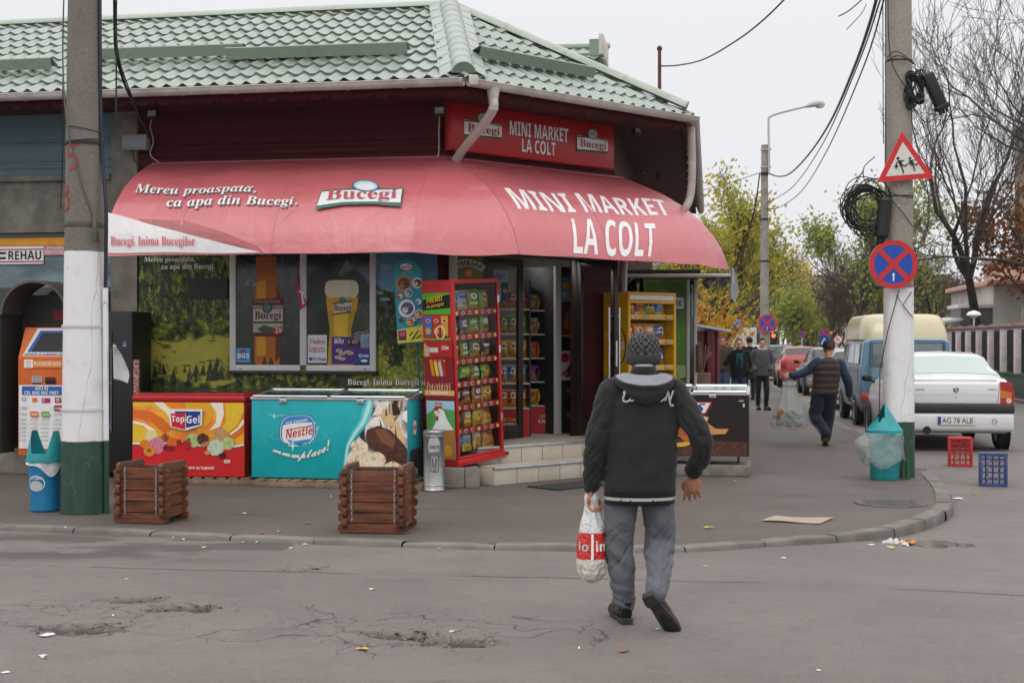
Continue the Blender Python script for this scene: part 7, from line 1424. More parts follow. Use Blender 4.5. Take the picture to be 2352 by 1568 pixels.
# ---- man with the big clear bag
BP = ground(1893, 1022); k = .00215
def bx(z): return (z - 905) * k
def bz(z): return (1243 - z) * k
J = dict(head=(.058, .05, 1.43), neck=(.05, .0, 1.30), shL=(-.12, .0, 1.235), shR=(.215, 0, 1.215), elL=(-.30, .02, 1.08), elR=(.325, -.02, .96), wrL=(-.51, .02, 1.035), wrR=(.37, .06, .745), pelvis=(-.01, 0, .80), hipL=(-.11, 0, .76), hipR=(.07, .0, .76), knL=(-.15, .03, .43), knR=(.06, .12, .40), anL=(-.05, -.22, .20), anR=(.03, .12, .10), toeL=(-.03, -.04, 0), toeR=(.05, .3, 0), heelL=(-.045, -.24, .15), heelR=(.03, .1, .01), pitchL=R(-62), thL=(0, .5, 1), thR=(-.5, 1, 0))
st = dict(jacket=[K_['puffer_brown'], K_['jacket_blue']], vest=K_['jacket_blue'], jw=1.04, jd=1.15, hem=.745, sleeve=(.075, .07, .052), jn='vest', jf=lambda c, n: .012 * abs(sin(c.z * 34)) + folds(2, .004)(c, n), trousers=[K_['navy'], K_['white_cloth']], leg=(.105, .098, .075), shoes=(K_['shoe_black'], K_['sole_ochre']), ss=.98, hs=.95, curlL=1.2, curlR=.9, hair=K_['hair_brown'],
          tmat=lambda c, n: 1 if n.x < -.8 and abs(n.y + .2) < .13 and c.x < -.1 and c.z < .6 else 0)
bm_, HT2 = person('person', 'man in brown padded vest carrying a big clear bag along the pavement', TL((BP.x + .02, BP.y, ZP)), J, st)
b = MB(); b.lathe([(.098, -.02), (.101, .0), (.1, .03), (.09, .075), (.06, .10), (.02, .11), (.002, .11)], K_['navy'], 30, M=HT2 @ TL((0, -.012, .035)), cap=False, f=lambda w, z: 1 + .05 * sin(w)); b.tube([HT2 @ V((-.06, .09, .04)), HT2 @ V((0, .15, .035)), HT2 @ V((.06, .09, .04))], .012, K_['navy'], 8); b.build('cap', bm_)
TB = TL((BP.x + .02 - .53, BP.y + .05, ZP + 1.03)); tb = thing('rubbish_bag', 'big clear plastic bag of rubbish held out by the man in the vest', 'bag', TB)
pb2 = [(.05, .06), (.035, .02), (.03, 0), (.06, -.08), (.12, -.22), (.17, -.38), (.215, -.52), (.255, -.64), (.275, -.72), (.25, -.78), (.12, -.805), (.003, -.81)]
P2 = []
for i in range(len(pb2) - 1):
    for j in range(4): t_ = j / 4; P2.append((pb2[i][0] + (pb2[i + 1][0] - pb2[i][0]) * t_, pb2[i][1] + (pb2[i + 1][1] - pb2[i][1]) * t_))
b = MB(); b.lathe(P2 + [pb2[-1]], K_['clear_plastic'], 48, cap=False, f=lambda w, z: 1 + .10 * MN(V((cos(w) * 2, sin(w) * 2, z * 5))) + .07 * sin(9 * w + 3 * z) * (z > -.6), M=Matrix.Scale(.6, 4, (0, 1, 0))); b.build('bag_film', tb, ang=80)
b = MB(); rr = random.Random(6)
for i in range(48): a = rr.uniform(0, 6.28); q = rr.uniform(0, .21); b.ball((q * cos(a), q * .5 * sin(a), -.72 + rr.uniform(-.03, .20) * (1 - q * 2)), rr.uniform(.03, .06), rr.choice([K_['black_plastic'], mat('trash_brown', '#5a4030', .7, .3), mat('trash_grey', '#7a7c78', .6, .3), K_['black_plastic'], flat('#8a8a84')]), 10, sc=(1, 1, rr.uniform(.5, .9)))
b.ball((-.14, -.10, -.58), .06, mat('trash_rust', '#8a5a3c', .7), 14, sc=(1, .3, 1.5)); b.build('rubbish', tb)
# ---- people further along the pavement
def stand(h, sw=.0, hands='pocket', sx=1.0):
    k = h / 1.72
    J = dict(head=(0, .03, 1.585), neck=(0, 0, 1.46), shL=(-.175, 0, 1.38), shR=(.175, 0, 1.38), elL=(-.25, -.06, 1.10), elR=(.25, -.06, 1.10), wrL=(-.19, .09, .96), wrR=(.19, .09, .96), pelvis=(0, 0, .93), hipL=(-.085, 0, .88), hipR=(.085, 0, .88), knL=(-.09, .03 + sw, .48), knR=(.09, .03 - sw * .4, .48), anL=(-.08, sw * 1.2, .09), anR=(.08, -sw, .10), toeL=(-.1, .2 + sw, 0), toeR=(.1, .2 - sw, 0))
    if hands == 'phone': J.update(elR=(.30, .03, 1.16), wrR=(.13, .08, 1.44), thR=(0, -1, .3))
    if hands == 'down': J.update(wrL=(-.26, .02, .86), wrR=(.26, .02, .86), thL=(0, 1, 0), thR=(0, 1, 0))
    return {a: tuple(v * k for v in q) if isinstance(q, tuple) and a[:2] not in ('th', 'hd') else q for a, q in J.items()}
sh = (K_['shoe_black'], K_['shoe_black'])
def hoodx(b): b.tube([V((.09 * cos(a), .08 * sin(a) - .01, 1.45)) for a in [2 * pi * i / 16 for i in range(17)]], .035, K_['white_cloth'], 8)
gp_ = ground(1750, 941); P3 = TL((gp_.x, gp_.y, ZP)) @ RT(R(183), 4, 'Z')
gm_, HTg = person('person', 'young man in grey jacket and black trousers walking towards the camera', P3, stand(1.62, .07), dict(jacket=[K_['jacket_grey']], jw=.98, hem=.76, trousers=[K_['black_cloth']], leg=(.085, .065, .05), shoes=sh, hair=K_['hair_black'], skin='skin_pale', nod=R(-12), handL=False, handR=False, sleeve=(.072, .07, .055), hs=.98))
b = MB(); b.tube([V((.075 * cos(a), .07 * sin(a) - .005, 1.385 + .025 * sin(a + 3.14))) for a in [2 * pi * i / 20 for i in range(21)]], .032, K_['white_cloth'], 10); b.build('hood', gm_)
for px, py, lab, kw, yaw in ((1697, 955, 'woman in black jacket and teal top holding a phone to her ear', dict(jacket=[K_['black_cloth']], hem=.80, trousers=[K_['jeans']], leg=(.085, .066, .05), shoes=sh, hair=K_['hair_brown'], skin='skin_pale', handL=False, sleeve=(.075, .068, .05)), 180), (1664, 925, 'man in brown jacket and jeans passing the dark red hut', dict(jacket=[K_['brown_coat']], hem=.82, trousers=[K_['jeans']], leg=(.09, .07, .055), shoes=sh, hair=K_['hair_black'], handL=False, handR=False), 150), (1722, 918, 'person in long black coat walking away beyond the young man', dict(jacket=[K_['black_cloth']], jw=1.02, hem=.55, trousers=[K_['black_cloth']], leg=(.085, .066, .05), shoes=sh, hair=K_['hair_black'], handL=False, handR=False), 5)):
    p = ground(px, py); o, H_ = person('person', lab, TL((p.x, p.y, ZP)) @ RT(R(yaw), 4, 'Z'), stand(1.60 if 'woman' in lab else 1.66, .05, 'phone' if 'phone' in lab else 'pocket'), dict(voxel=.010, jv=.014, tv=.014, **kw))
    if 'phone' in lab:
        b = MB(); b.tube([V((.07 * cos(a), .065 * sin(a), 1.345)) for a in [2 * pi * i / 16 for i in range(17)]], .04, K_['black_cloth'], 8); b.box(-.07, .07, .10, .125, 1.0, 1.30, K_['teal_scarf'], .01); b.build('scarf', o)
        b = MB(); b.box(-.035, .035, -.005, .005, -.06, .06, K_['black_plastic'], .004); ph = b.build('phone', None, 'dark mobile phone held at the ear of the woman in black', 'phone', M=o.matrix_world @ TL((.10, .055, 1.475)) @ RT(R(20), 4, 'Y') @ RT(R(80), 4, 'Z'))
# ================================================================ VEHICLES
def paint(name, c, dirt=.25):
    g = G(name); n = g.noise(1.6, 5); d = g.mul(g.step(g.xyz()[2], .7, .2), dirt * 1.6); d = g.math('ADD', d, g.mul(g.step(n, .5, .75), dirt * .4), True)
    g.out(g.mix(d, c, (.20, .18, .16)), g.math('ADD', .22, g.mul(d, .5)), Specular_IOR_Level=.5); g.b.inputs['Coat Weight'].default_value = .4; g.b.inputs['Coat Roughness'].default_value = .1; return put(name, g.m)
paint('paint_white', (.74, .74, .745), .16); paint('paint_vanblue', (.115, .225, .315), .3); paint('paint_beige', (.55, .48, .31), .35); paint('paint_silver', (.36, .36, .35)); paint('paint_red', (.42, .03, .025)); paint('paint_dark', (.03, .03, .035)); paint('paint_grey', (.16, .17, .18))
g = G('glass_pale'); g.out((.42, .50, .48), .08, Specular_IOR_Level=.6); put('glass_pale', g.m)
g = G('van_glass'); g.out((.16, .19, .2), .08, Specular_IOR_Level=.6); put('van_glass', g.m)
mat('tail_red', (.40, .012, .012), .15, .1, 20, spec=.8); mat('tail_amber', (.60, .17, .01), .15, .1, 20, spec=.8); mat('tail_clear', (.62, .55, .52), .15, .1)
mat('bumper_dark', (.025, .025, .027), .5, .2, 6)
class Shell:
    """smooth car shell from stations (y, zb, zbelt, ztop, wl, wb, wt)"""
    def __init__(s, st): s.st = st
    def at(s, y):
        S = s.st
        for i in range(len(S) - 1):
            if y <= S[i + 1][0] or i == len(S) - 2:
                t = (y - S[i][0]) / (S[i + 1][0] - S[i][0]); t = min(1, max(0, t)); b, c = S[i], S[i + 1]
                return [b[k] + (c[k] - b[k]) * (t if k in (3, 6) else t * t * (3 - 2 * t)) for k in range(7)]
    def sec(s, y):
        _, zb, zl, zt, wl, wb, wt = s.at(y); zm = (zb + zl) / 2
        return [(0, zb), (wl * .9, zb), (wl * .985, zb + .07), ((wl + wb) / 2 * 1.012, zm), (wb, zl), (wb - .02, zl + .015), (wt + (wb - wt) * .12 if zt - zl > .2 else wt + .06, zt - .05 if zt - zl > .2 else zt - .025), (wt * .9, zt - .008), (0, zt + .012)]
    def P(s, y, k, sg, off=0):
        q = s.sec(y); i = min(int(k), len(q) - 2); t = k - i; a, b = q[i], q[i + 1]; x, z = a[0] + (b[0] - a[0]) * t, a[1] + (b[1] - a[1]) * t; d = sqrt((b[0] - a[0]) ** 2 + (b[1] - a[1]) ** 2) or 1
        return V((sg * (x + (b[1] - a[1]) / d * off), y, z - (b[0] - a[0]) / d * off))
    def skin(s, b, m):
        ys = []
        for i in range(len(s.st) - 1): ys += [s.st[i][0] + (s.st[i + 1][0] - s.st[i][0]) * j / 4 for j in range(4)]
        ys.append(s.st[-1][0]); n = 16; vs = []
        for y in ys:
            q = s.sec(y); loop = [(x, z) for x, z in q] + [(-x, z) for x, z in q[-2:0:-1]]; vs += [(x, y, z) for x, z in loop]
        n = len(q) * 2 - 2
        fs = [(i * n + j, i * n + (j + 1) % n, (i + 1) * n + (j + 1) % n, (i + 1) * n + j) for i in range(len(ys) - 1) for j in range(n)] + [tuple(range(n))[::-1], tuple((len(ys) - 1) * n + j for j in range(n))]
        b.add(vs, fs, m, True)
    def patch(s, b, y0, y1, k0, k1, m, sides=(1, -1), off=.006, sk=(0, 0)):
        for sg in sides: b.sheet(lambda u, v, sg=sg: s.P(y0 + (y1 - y0) * u + (sk[0] * (1 - u) + sk[1] * u) * v, k0 + (k1 - k0) * v, sg, off), 8, 4, m)
    def top(s, b, y0, y1, k0, m, off=.006): b.sheet(lambda u, v: s.P(y0 + (y1 - y0) * v, 8 - abs(2 * u - 1) * (8 - k0) - 1e-4, 1 if u >= .5 else -1, off), 16, 6, m)
def wheel(par, x, y, r=.30, w=.18):
    b = MB(); T = TL((x, y, r)) @ RT(R(90), 4, 'Y'); b.lathe([(r * .62, -w / 2), (r * .92, -w / 2), (r, -w * .35), (r, w * .35), (r * .92, w / 2), (r * .62, w / 2)], K_['rubber'], 28, M=T, cap=False); o = b.build('wheel', par)
    b = MB(); b.lathe([(.02, -w * .36), (r * .5, -w * .40), (r * .63, -w * .46), (r * .64, 0), (r * .63, w * .46), (r * .5, w * .40), (.02, w * .36)], K_['alu'], 20, M=T); b.build('rim', o)
SEDAN = [(0, .34, .95, 1.045, .74, .74, .60), (.05, .29, .985, 1.085, .83, .80, .66), (.20, .26, 1.0, 1.105, .85, .82, .68), (.46, .25, 1.0, 1.115, .86, .83, .67), (.95, .22, .98, 1.43, .865, .84, .56), (1.5, .2, .96, 1.465, .865, .84, .57), (2.2, .2, .94, 1.455, .865, .84, .57), (2.55, .2, .93, 1.38, .865, .835, .57), (3.15, .22, .90, 1.0, .86, .82, .64), (3.6, .24, .84, .93, .85, .80, .64), (4.05, .27, .72, .80, .80, .74, .58), (4.22, .33, .6, .66, .70, .66, .5)]
HATCH = [(0, .36, .92, 1.0, .72, .72, .60), (.05, .30, .95, 1.06, .82, .79, .62), (.16, .26, .96, 1.16, .84, .81, .60), (.5, .24, .95, 1.43, .85, .82, .56), (1.1, .22, .94, 1.48, .85, .82, .57), (2.0, .2, .92, 1.46, .85, .82, .56), (2.4, .2, .91, 1.38, .85, .82, .56), (3.0, .22, .90, 1.0, .84, .81, .62), (3.5, .25, .80, .88, .80, .76, .6), (3.75, .33, .6, .68, .70, .66, .5)]
def common(t, S, L, paintm, glass, doors, wy, mirror=2.7, r=.30):
    b = MB(); S.skin(b, paintm); b.build('body', t, ang=50)
    for y0, y1, s0, s1 in doors:
        for sg in (-1, 1): b = MB(); S.patch(b, y0, y1, 5.12, 5.88, glass, (sg,), sk=(s0, s1)); b.build('side_window', t)
    for y in wy:
        for sg in (-1, 1): b = MB(); b.lathe([(.001, 0), (r * 1.18, 0), (r * 1.18, .012), (.001, .012)], K_['black_plastic'], 24, M=TL((sg * .868 - .006, y, r)) @ RT(R(90), 4, 'Y')); b.build('wheel_arch', t)
        for sg in (-1, 1): wheel(t, sg * .80, y, r)
    for sg in (-1, 1): b = MB(); b.ball((sg * .96, mirror, 1.02), .085, K_['black_plastic'], 14, sc=(1.1, .6, .75)); b.tube([(sg * .83, mirror, .95), (sg * .92, mirror, .99)], .022, K_['black_plastic'], 8); b.build('mirror', t)
YAW = R(-7.2)
# white sedan seen from behind
DM = frame(VC((6.58, 21.1, .03)), YAW); dac = thing('parked_car', 'white sedan parked behind the pale corner pole, seen from the rear', 'car', DM); S = Shell(SEDAN)
common(dac, S, 4.2, K_['paint_white'], K_['glass_pale'], [(.98, 1.55, .08, 0), (1.62, 2.45, 0, .02)], (.72, 3.35))
b = MB(); S.top(b, .50, .90, 5.9, K_['glass_pale']); b.build('rear_window', dac); b = MB(); S.top(b, 2.62, 3.05, 5.9, K_['glass_pale']); b.build('windscreen', dac)
b = MB(); b.box(-.84, .84, -.045, .5, .295, .575, K_['paint_white'], .06, 4); b.tube([(-.42, -.02, .315), (-.42, -.055, .315)], .06, K_['black_plastic'], 14); b.build('bumper', dac); b = MB(); b.box(-.845, .845, -.05, .55, .57, .70, K_['bumper_dark'], .03, 3); b.build('bumper_strip', dac)
b = MB(); b.box(-.64, .64, -.03, .05, .70, 1.02, K_['paint_white'], .03, 3); b.box(-.60, .60, .0, .3, 1.03, 1.085, K_['paint_white'], .025, 3)
A = Art(b, front(-.64, .70, -.031), (1555, 790, 2090, 985), 1.28, .33); A.poly([(1805, 845), (1840, 840), (1838, 870), (1822, 886), (1808, 872)], flat('#26366a')); A.poly([(1812, 850), (1832, 848), (1830, 868), (1822, 876)], I['lgrey']); A.text('LOGAN', 1566, 850, 1632, 864, I['grey'], 'X'); A.text('LAUREATE', 2015, 848, 2066, 860, I['grey'], 'X'); A.disc(1822, 922, 5, I['grey']); A.line([(1562, 790), (1572, 960), (1600, 980), (2040, 980), (2074, 960), (2084, 790)], 3.5, I['grey']); A.line([(1585, 905), (1822, 893), (2060, 905)], 2.5, I['lgrey']); b.build('boot_lid', dac)
for sg in (-1, 1):
    b = MB(); p = [(sg * .56, .70), (sg * .83, .70), (sg * .84, .86), (sg * .80, 1.03), (sg * .64, 1.035)]; p = p if sg > 0 else p[::-1]
    b.prism(p, -.012, .16, K_['tail_red']); A = Art(b, plane((0, -.012, 0), (1, 0, 0), (0, 0, 1), (0, -1, 0)), (0, 1, 1, 0)); A.poly([(sg * .60, .80), (sg * .80, .78), (sg * .80, .88), (sg * .63, .91)], K_['tail_amber']); A.disc(sg * .76, .755, .04, K_['tail_clear']); b.build('tail_light', dac)
b = MB(); b.box(-.27, .27, -.062, -.046, .395, .525, I['lgrey'], .004); A = Art(b, front(-.27, .395, -.062), (0, 0, 540, 130), .54, .13); A.rect(8, 8, 532, 122, flat('#d8d8d4')); A.rect(8, 8, 50, 122, I['blue']); A.text('AG 78 ALB', 66, 24, 510, 104, I['black'], 'S'); b.build('number_plate', dac)
b = MB(); A = Art(b, front(.50, .40, -.046), (0, 0, 100, 100), .1, .1); A.ring(50, 50, 30, 40, I['grey']); A.line([(30, 50), (70, 50)], 8, I['grey']); b.build('tow_cover', dac)
# blue van with a beige high roof
VS = [(0, .42, 1.12, 1.66, .80, .84, .76), (.05, .36, 1.14, 1.69, .86, .875, .79), (.4, .32, 1.14, 1.70, .875, .88, .80), (2.5, .3, 1.14, 1.70, .875, .88, .80), (3.4, .3, 1.12, 1.68, .87, .87, .78), (4.0, .32, 1.06, 1.40, .86, .85, .74), (4.4, .36, .98, 1.06, .82, .80, .68), (4.5, .42, .9, .96, .76, .74, .6)]
VM_ = frame(VC((7.50, 27.0, .02)), YAW); van = thing('parked_van', 'old blue van with beige high roof parked ahead of the white sedan', 'van', VM_); S = Shell(VS)
common(van, S, 4.5, K_['paint_vanblue'], K_['car_glass'], [(.25, 1.2, 0, 0), (1.3, 2.3, 0, 0), (2.45, 3.3, 0, -.05)], (.95, 3.45), 3.3, .31)
VR = [(1.675, .85, 1.76), (1.80, .845, 1.73), (2.0, .79, 1.64), (2.1, .75, 1.56), (2.155, .69, 1.46), (2.175, .5, 1.2)]
b = MB(); b.loft([((0, 1.85, z_), a_, k_) for z_, a_, k_ in VR], K_['paint_beige'], 40); 
for v in range(len(b.v)):
    x, y, z = b.v[v]; cx_ = 1.85; _, a_, k = min(VR, key=lambda q: abs(q[0] - z))
    sx = math.copysign(min(1, abs(x) / a_) ** .28, x) * a_ if abs(x) > 1e-6 else 0; sy = math.copysign(min(1, abs(y - cx_) / k) ** .28, y - cx_) * k + cx_; b.v[v] = (sx, max(.03 + (z - 1.67) * .3, sy), z)
b.build('high_roof', van, ang=60)
b = MB(); b.box(-.68, .68, -.012, .02, 1.17, 1.62, K_['black_plastic'], .05, 4); b.box(-.64, .64, -.02, -.008, 1.20, 1.59, K_['van_glass'], .004); b.build('rear_window', van); b = MB(); b.box(-.70, .70, -.008, .03, .55, 1.66, K_['paint_vanblue'], .05, 4); b.box(-.70, .70, -.012, -.006, .93, .945, flat('#2a4a62')); b.box(-.06, .06, -.03, -.008, .80, .84, K_['black_plastic'], .01); b.build('tailgate', van)
for sg in (-1, 1): b = MB(); b.box(min(sg * .52, sg * .84), max(sg * .52, sg * .84), -.02, .05, .50, .66, K_['tail_red'], .012); b.build('tail_light', van)
b = MB(); b.box(-.86, .86, -.10, .12, .30, .44, K_['bumper_dark'], .03); b.build('bumper', van)
def hatch(M, pm, lab, sc=1.0, rear=True, fam=HATCH, proto=None):
    t = thing('parked_car', lab, 'car', M); S = Shell([tuple(v * (sc if k == 3 else 1) for k, v in enumerate(q)) for q in fam])
    common(t, S, 3.7, K_[pm], K_['car_glass'], [(.55, 1.1, .06, 0), (1.15, 2.3, 0, .02)], (.62, 3.0), 2.45)
    b = MB(); S.top(b, .19, .48, 5.9, K_['car_glass']); b.build('rear_window', t); b = MB(); S.top(b, 2.44, 2.95, 5.9, K_['car_glass']); b.build('windscreen', t); b = MB(); b.box(-.80, .80, -.04, .4, .30, .56, K_[pm], .05, 3); b.build('bumper', t)
    for sg in (-1, 1): b = MB(); b.box(min(sg * .60, sg * .80), max(sg * .60, sg * .80), -.012, .12, .66, .98, K_['tail_red'], .02); b.build('tail_light', t)
    b = MB(); b.box(-.26, .26, -.02, .0, .62, .72, I['lgrey'], .003); b.build('number_plate', t); return t
hatch(frame(VC((8.35, 34.0, .0)), YAW), 'paint_silver', 'silver estate car parked in front of the blue van', 1.0)
hatch(frame(VC((10.45, 51.0, .0)), YAW), 'paint_red', 'red hatchback parked further along the kerb'); hatch(frame(VC((9.75, 43.0, .0)), YAW), 'paint_grey', 'grey car with its bonnet towards the red hatchback')
hatch(frame(VC((11.35, 60.0, .0)), YAW), 'paint_dark', 'dark car parked beyond the red hatchback', 1.02)
far_ = hatch(frame(VC((12.2, 68.0, .0)), YAW), 'paint_silver', 'pale car in the far row of parked cars')
for i, (x, y) in enumerate(((13.1, 76), (14.2, 84), (15.2, 92), (16.3, 101), (17.3, 110))): dup(far_, frame(VC((x, y, 0)), YAW), 'pale car in the far row of parked cars', 'cars in the far row')
far_['group'] = 'cars in the far row'
TM_ = frame(VC((14.2, 88, 0)) + VC((.2, 0, 0)), YAW); 
tk = thing('delivery_truck', 'pale box truck far down the street', 'truck', frame(VC((17.0, 96.0, 0)) - VC((3.4, 0, 0)) + VC((1.8, 0, 0)), YAW)); b = MB(); b.box(-1.1, 1.1, 0, 4.2, .7, 2.6, mat('truck_white', (.5, .5, .48), .5), .04); b.build('cargo_box', tk); b = MB(); b.box(-1.0, 1.0, 4.3, 5.8, .5, 2.2, K_['truck_white'], .15, 3); b.build('cab', tk)
for x in (-.9, .9):
    for y in (.9, 5.0): wheel(tk, x, y, .4, .25)
# ================================================================ FENCE, HOUSE, FAR BUILDINGS
mat('pillar_pink', (.58, .50, .50), .75, .12, 4, dirt=.25); mat('cap_brown', (.16, .09, .075), .7); mat('plinth_green', (.035, .06, .045), .7, .2, 4); mat('bar_black', (.015, .015, .016), .5)
FM = frame(VC((11.86, 25.2, .13)), atan2(1, .147)); fn_ = thing('street_fence', 'tall fence with pinkish pillars and dark panels along the far pavement', 'fence', FM)
L = 66.0; b = MB(); b.box(0, L, -.14, .14, 0, .62, K_['plinth_green'], .01); b.box(0, L, -.17, .17, .60, .66, K_['plinth_green'], .01); b.build('plinth', fn_)
for i in range(int(L / 1.95) + 1):
    x = i * 1.95
    if 8 <= x <= 60: b = MB(); b.box(x - .16, x + .16, -.16, .16, .66, 1.92, K_['pillar_pink'], .01); b.build('pillar', fn_); b = MB(); b.loft([((x, 0, 1.92), .32, .32, R(45)), ((x, 0, 1.97), .32, .32, R(45)), ((x, 0, 2.06), .03, .03, R(45))], K_['cap_brown'], 4); b.build('pillar_cap', fn_, ang=5)
    if 8 <= x <= 58:
        b = MB(); b.box(x + .17, x + 1.78, -.02, .02, .70, 1.80, K_['bar_black']); [b.box(x + .22 + k * .11, x + .25 + k * .11, -.04, .04, .68, 1.86, K_['bar_black']) for k in range(14)]; b.build('panel', fn_)
mat('house_white', (.50, .475, .44), .8, .1, 1.5, dirt=.25); mat('house_pink', (.55, .33, .27), .8, .12, 1.5); 
HO = frame(VC((17.1, 50.5, .1)), R(-8)); ho = thing('house', 'white and pink house with a glazed porch behind the pillar fence', 'house', HO)
b = MB(); b.box(0, 12, 0, 9, 0, 3.55, K_['house_white']); b.box(1.3, 12, 1.2, 9, 3.75, 4.7, K_['house_pink']); b.build('wall', ho); b = MB(); b.box(-.25, 12.2, -.3, 9, 3.56, 3.74, K_['house_pink'], .03); b.box(-.1, 12.1, -.12, 9, .6, .85, K_['house_pink'], .02); b.build('cornice', ho)
for x in (.95, 3.4, 5.9): b = MB(); b.box(x, x + 1.2, -.06, .05, 1.35, 2.85, K_['white_pvc'], .01); o = b.build('window', ho); b = MB(); b.box(x + .08, x + .57, -.07, -.062, 1.43, 2.77, K_['dark_glass']); b.box(x + .63, x + 1.12, -.07, -.062, 1.43, 2.77, K_['dark_glass']); b.build('pane', o)
b = MB(); b.box(1.1, 12.2, 1.0, 9.2, 4.71, 4.85, K_['house_white'], .02); b.build('roof', ho)
b = MB(); b.box(-1.1, -.02, .2, 2.4, .0, 2.75, mat('porch_brown', (.10, .08, .065), .4, .2)); b.box(-1.2, .0, .1, 2.5, 2.75, 2.88, K_['white_pvc'], .01); b.build('porch', ho); b = MB(); b.add([(-3.2, -.4, 2.05), (-1.12, -.4, 2.3), (-1.12, 2.2, 2.4), (-3.2, 2.2, 2.15), (-3.2, -.4, 2.12), (-1.12, -.4, 2.37), (-1.12, 2.2, 2.47), (-3.2, 2.2, 2.22)], [(0, 1, 5, 4), (4, 5, 6, 7), (1, 2, 6, 5), (2, 3, 7, 6), (3, 0, 4, 7), (3, 2, 1, 0)], K_['alu']); [b.box(x, x + .08, -.35, -.27, 0, 2.08, K_['alu']) for x in (-3.1, -1.3)]; b.build('lean_to', ho)
gl = thing('garden_lamp', 'white dome lamp on a post behind the pillar fence', 'lamp', VC((15.1, 46.5, .1))); b = MB(); b.tube([(0, 0, 0), (0, 0, 2.3)], .03, K_['alu'], 8); b.build('post', gl); b = MB(); b.lathe([(.04, 2.3), (.12, 2.36), (.24, 2.42), (.18, 2.52), (.04, 2.57)], I['white'], 18); b.build('lamp_shade', gl)
def block(name, lab, M, w, d, h, m, fl, nx, win='dark_glass'):
    t = thing(name, lab, 'building', M); b = MB(); b.box(0, w, 0, d, 0, h, m); b.build('wall', t); b = MB(); b.box(-.2, w + .2, -.2, d + .2, h, h + .4, K_['concrete']); b.build('roof', t); fh = h / fl
    for k in range(fl):
        for i in range(nx): x = (i + .5) * w / nx; o = MB(); o.box(x - .65, x + .65, -.05, .02, k * fh + 1.0, k * fh + 2.3, K_[win], .01); o.build('window', t)
    return t
mat('block_beige', (.46, .40, .28), .85, .12, .6); mat('block_brown', (.20, .15, .12), .85, .15, .5); mat('block_grey', (.33, .32, .32), .85, .12, .6)
block('apartment_block', 'beige flat roofed apartment block far down the street', frame(VC((42.0, 210, 0)), R(-8)), 22, 10, 11.0, K_['block_beige'], 4, 7)
block('apartment_block', 'brown apartment block rising behind the autumn tree at the right', frame(VC((34.6, 92, 0)), R(-10)), 24, 12, 16.5, K_['block_brown'], 6, 7)
block('apartment_block', 'grey apartment block beyond the trees left of the lamp post', frame(VC((20.0, 235, 0)), R(-4)), 18, 10, 15.0, K_['block_grey'], 5, 6)
block('low_building', 'low beige building beside the far end of the pavement', frame(VC((18.5, 118, 0)), R(-5)), 2.6, 8, 2.3, K_['block_beige'], 1, 2)
# ================================================================ TREES
def leafmat(name, cols, tr=.35):
    g = G(name); n = g.noise(1.3, 3); n2 = g.noise(23, 2); f = g.math('ADD', g.mul(n, .75), g.mul(n2, .4)); k = len(cols)
    c = g.ramp(f, [(.38 + .34 * i / (k - 1), hx(q)) for i, q in enumerate(cols)]); g.out(c, .6, Specular_IOR_Level=.25)
    tl = g.n('ShaderNodeBsdfTranslucent'); g.l(c, tl.inputs[0]); ms = g.n('ShaderNodeMixShader'); ms.inputs[0].default_value = tr; g.nt.links.new(g.b.outputs[0], ms.inputs[1]); g.nt.links.new(tl.outputs[0], ms.inputs[2]); g.nt.links.new(ms.outputs[0], g.nt.nodes['Material Output'].inputs['Surface']); return put(name, g.m)
leafmat('leaf_yellowgreen', ['#6a7a30', '#97a03c', '#bdb048', '#cdab40']); leafmat('leaf_orange', ['#8f7424', '#bd8c2c', '#c99c34', '#a8642a']); leafmat('leaf_poplar', ['#a39c50', '#c4b85c', '#d6bd58', '#a8a85c']); leafmat('leaf_green', ['#4f6030', '#74863c', '#9da24c', '#b0a852']); leafmat('leaf_rust', ['#5d3218', '#7d471c', '#8f5c22', '#6a3c1a']); leafmat('leaf_brown', ['#4a3c30', '#62503f', '#6b5a4a', '#55453a'])
g = G('bark'); n = g.noise(6, 5, vec=g.scale(1, 1, .35)); put('bark', g.out(g.ramp(n, [(.3, hx('#1c1815')), (.6, hx('#3d362f')), (.75, hx('#5a5148'))]), .95, bump=n, bs=.6, bd=.03))
mat('twig', (.065, .05, .042), .9, .3, 2); mat('twig_brown', (.10, .075, .06), .9, .3, 2)
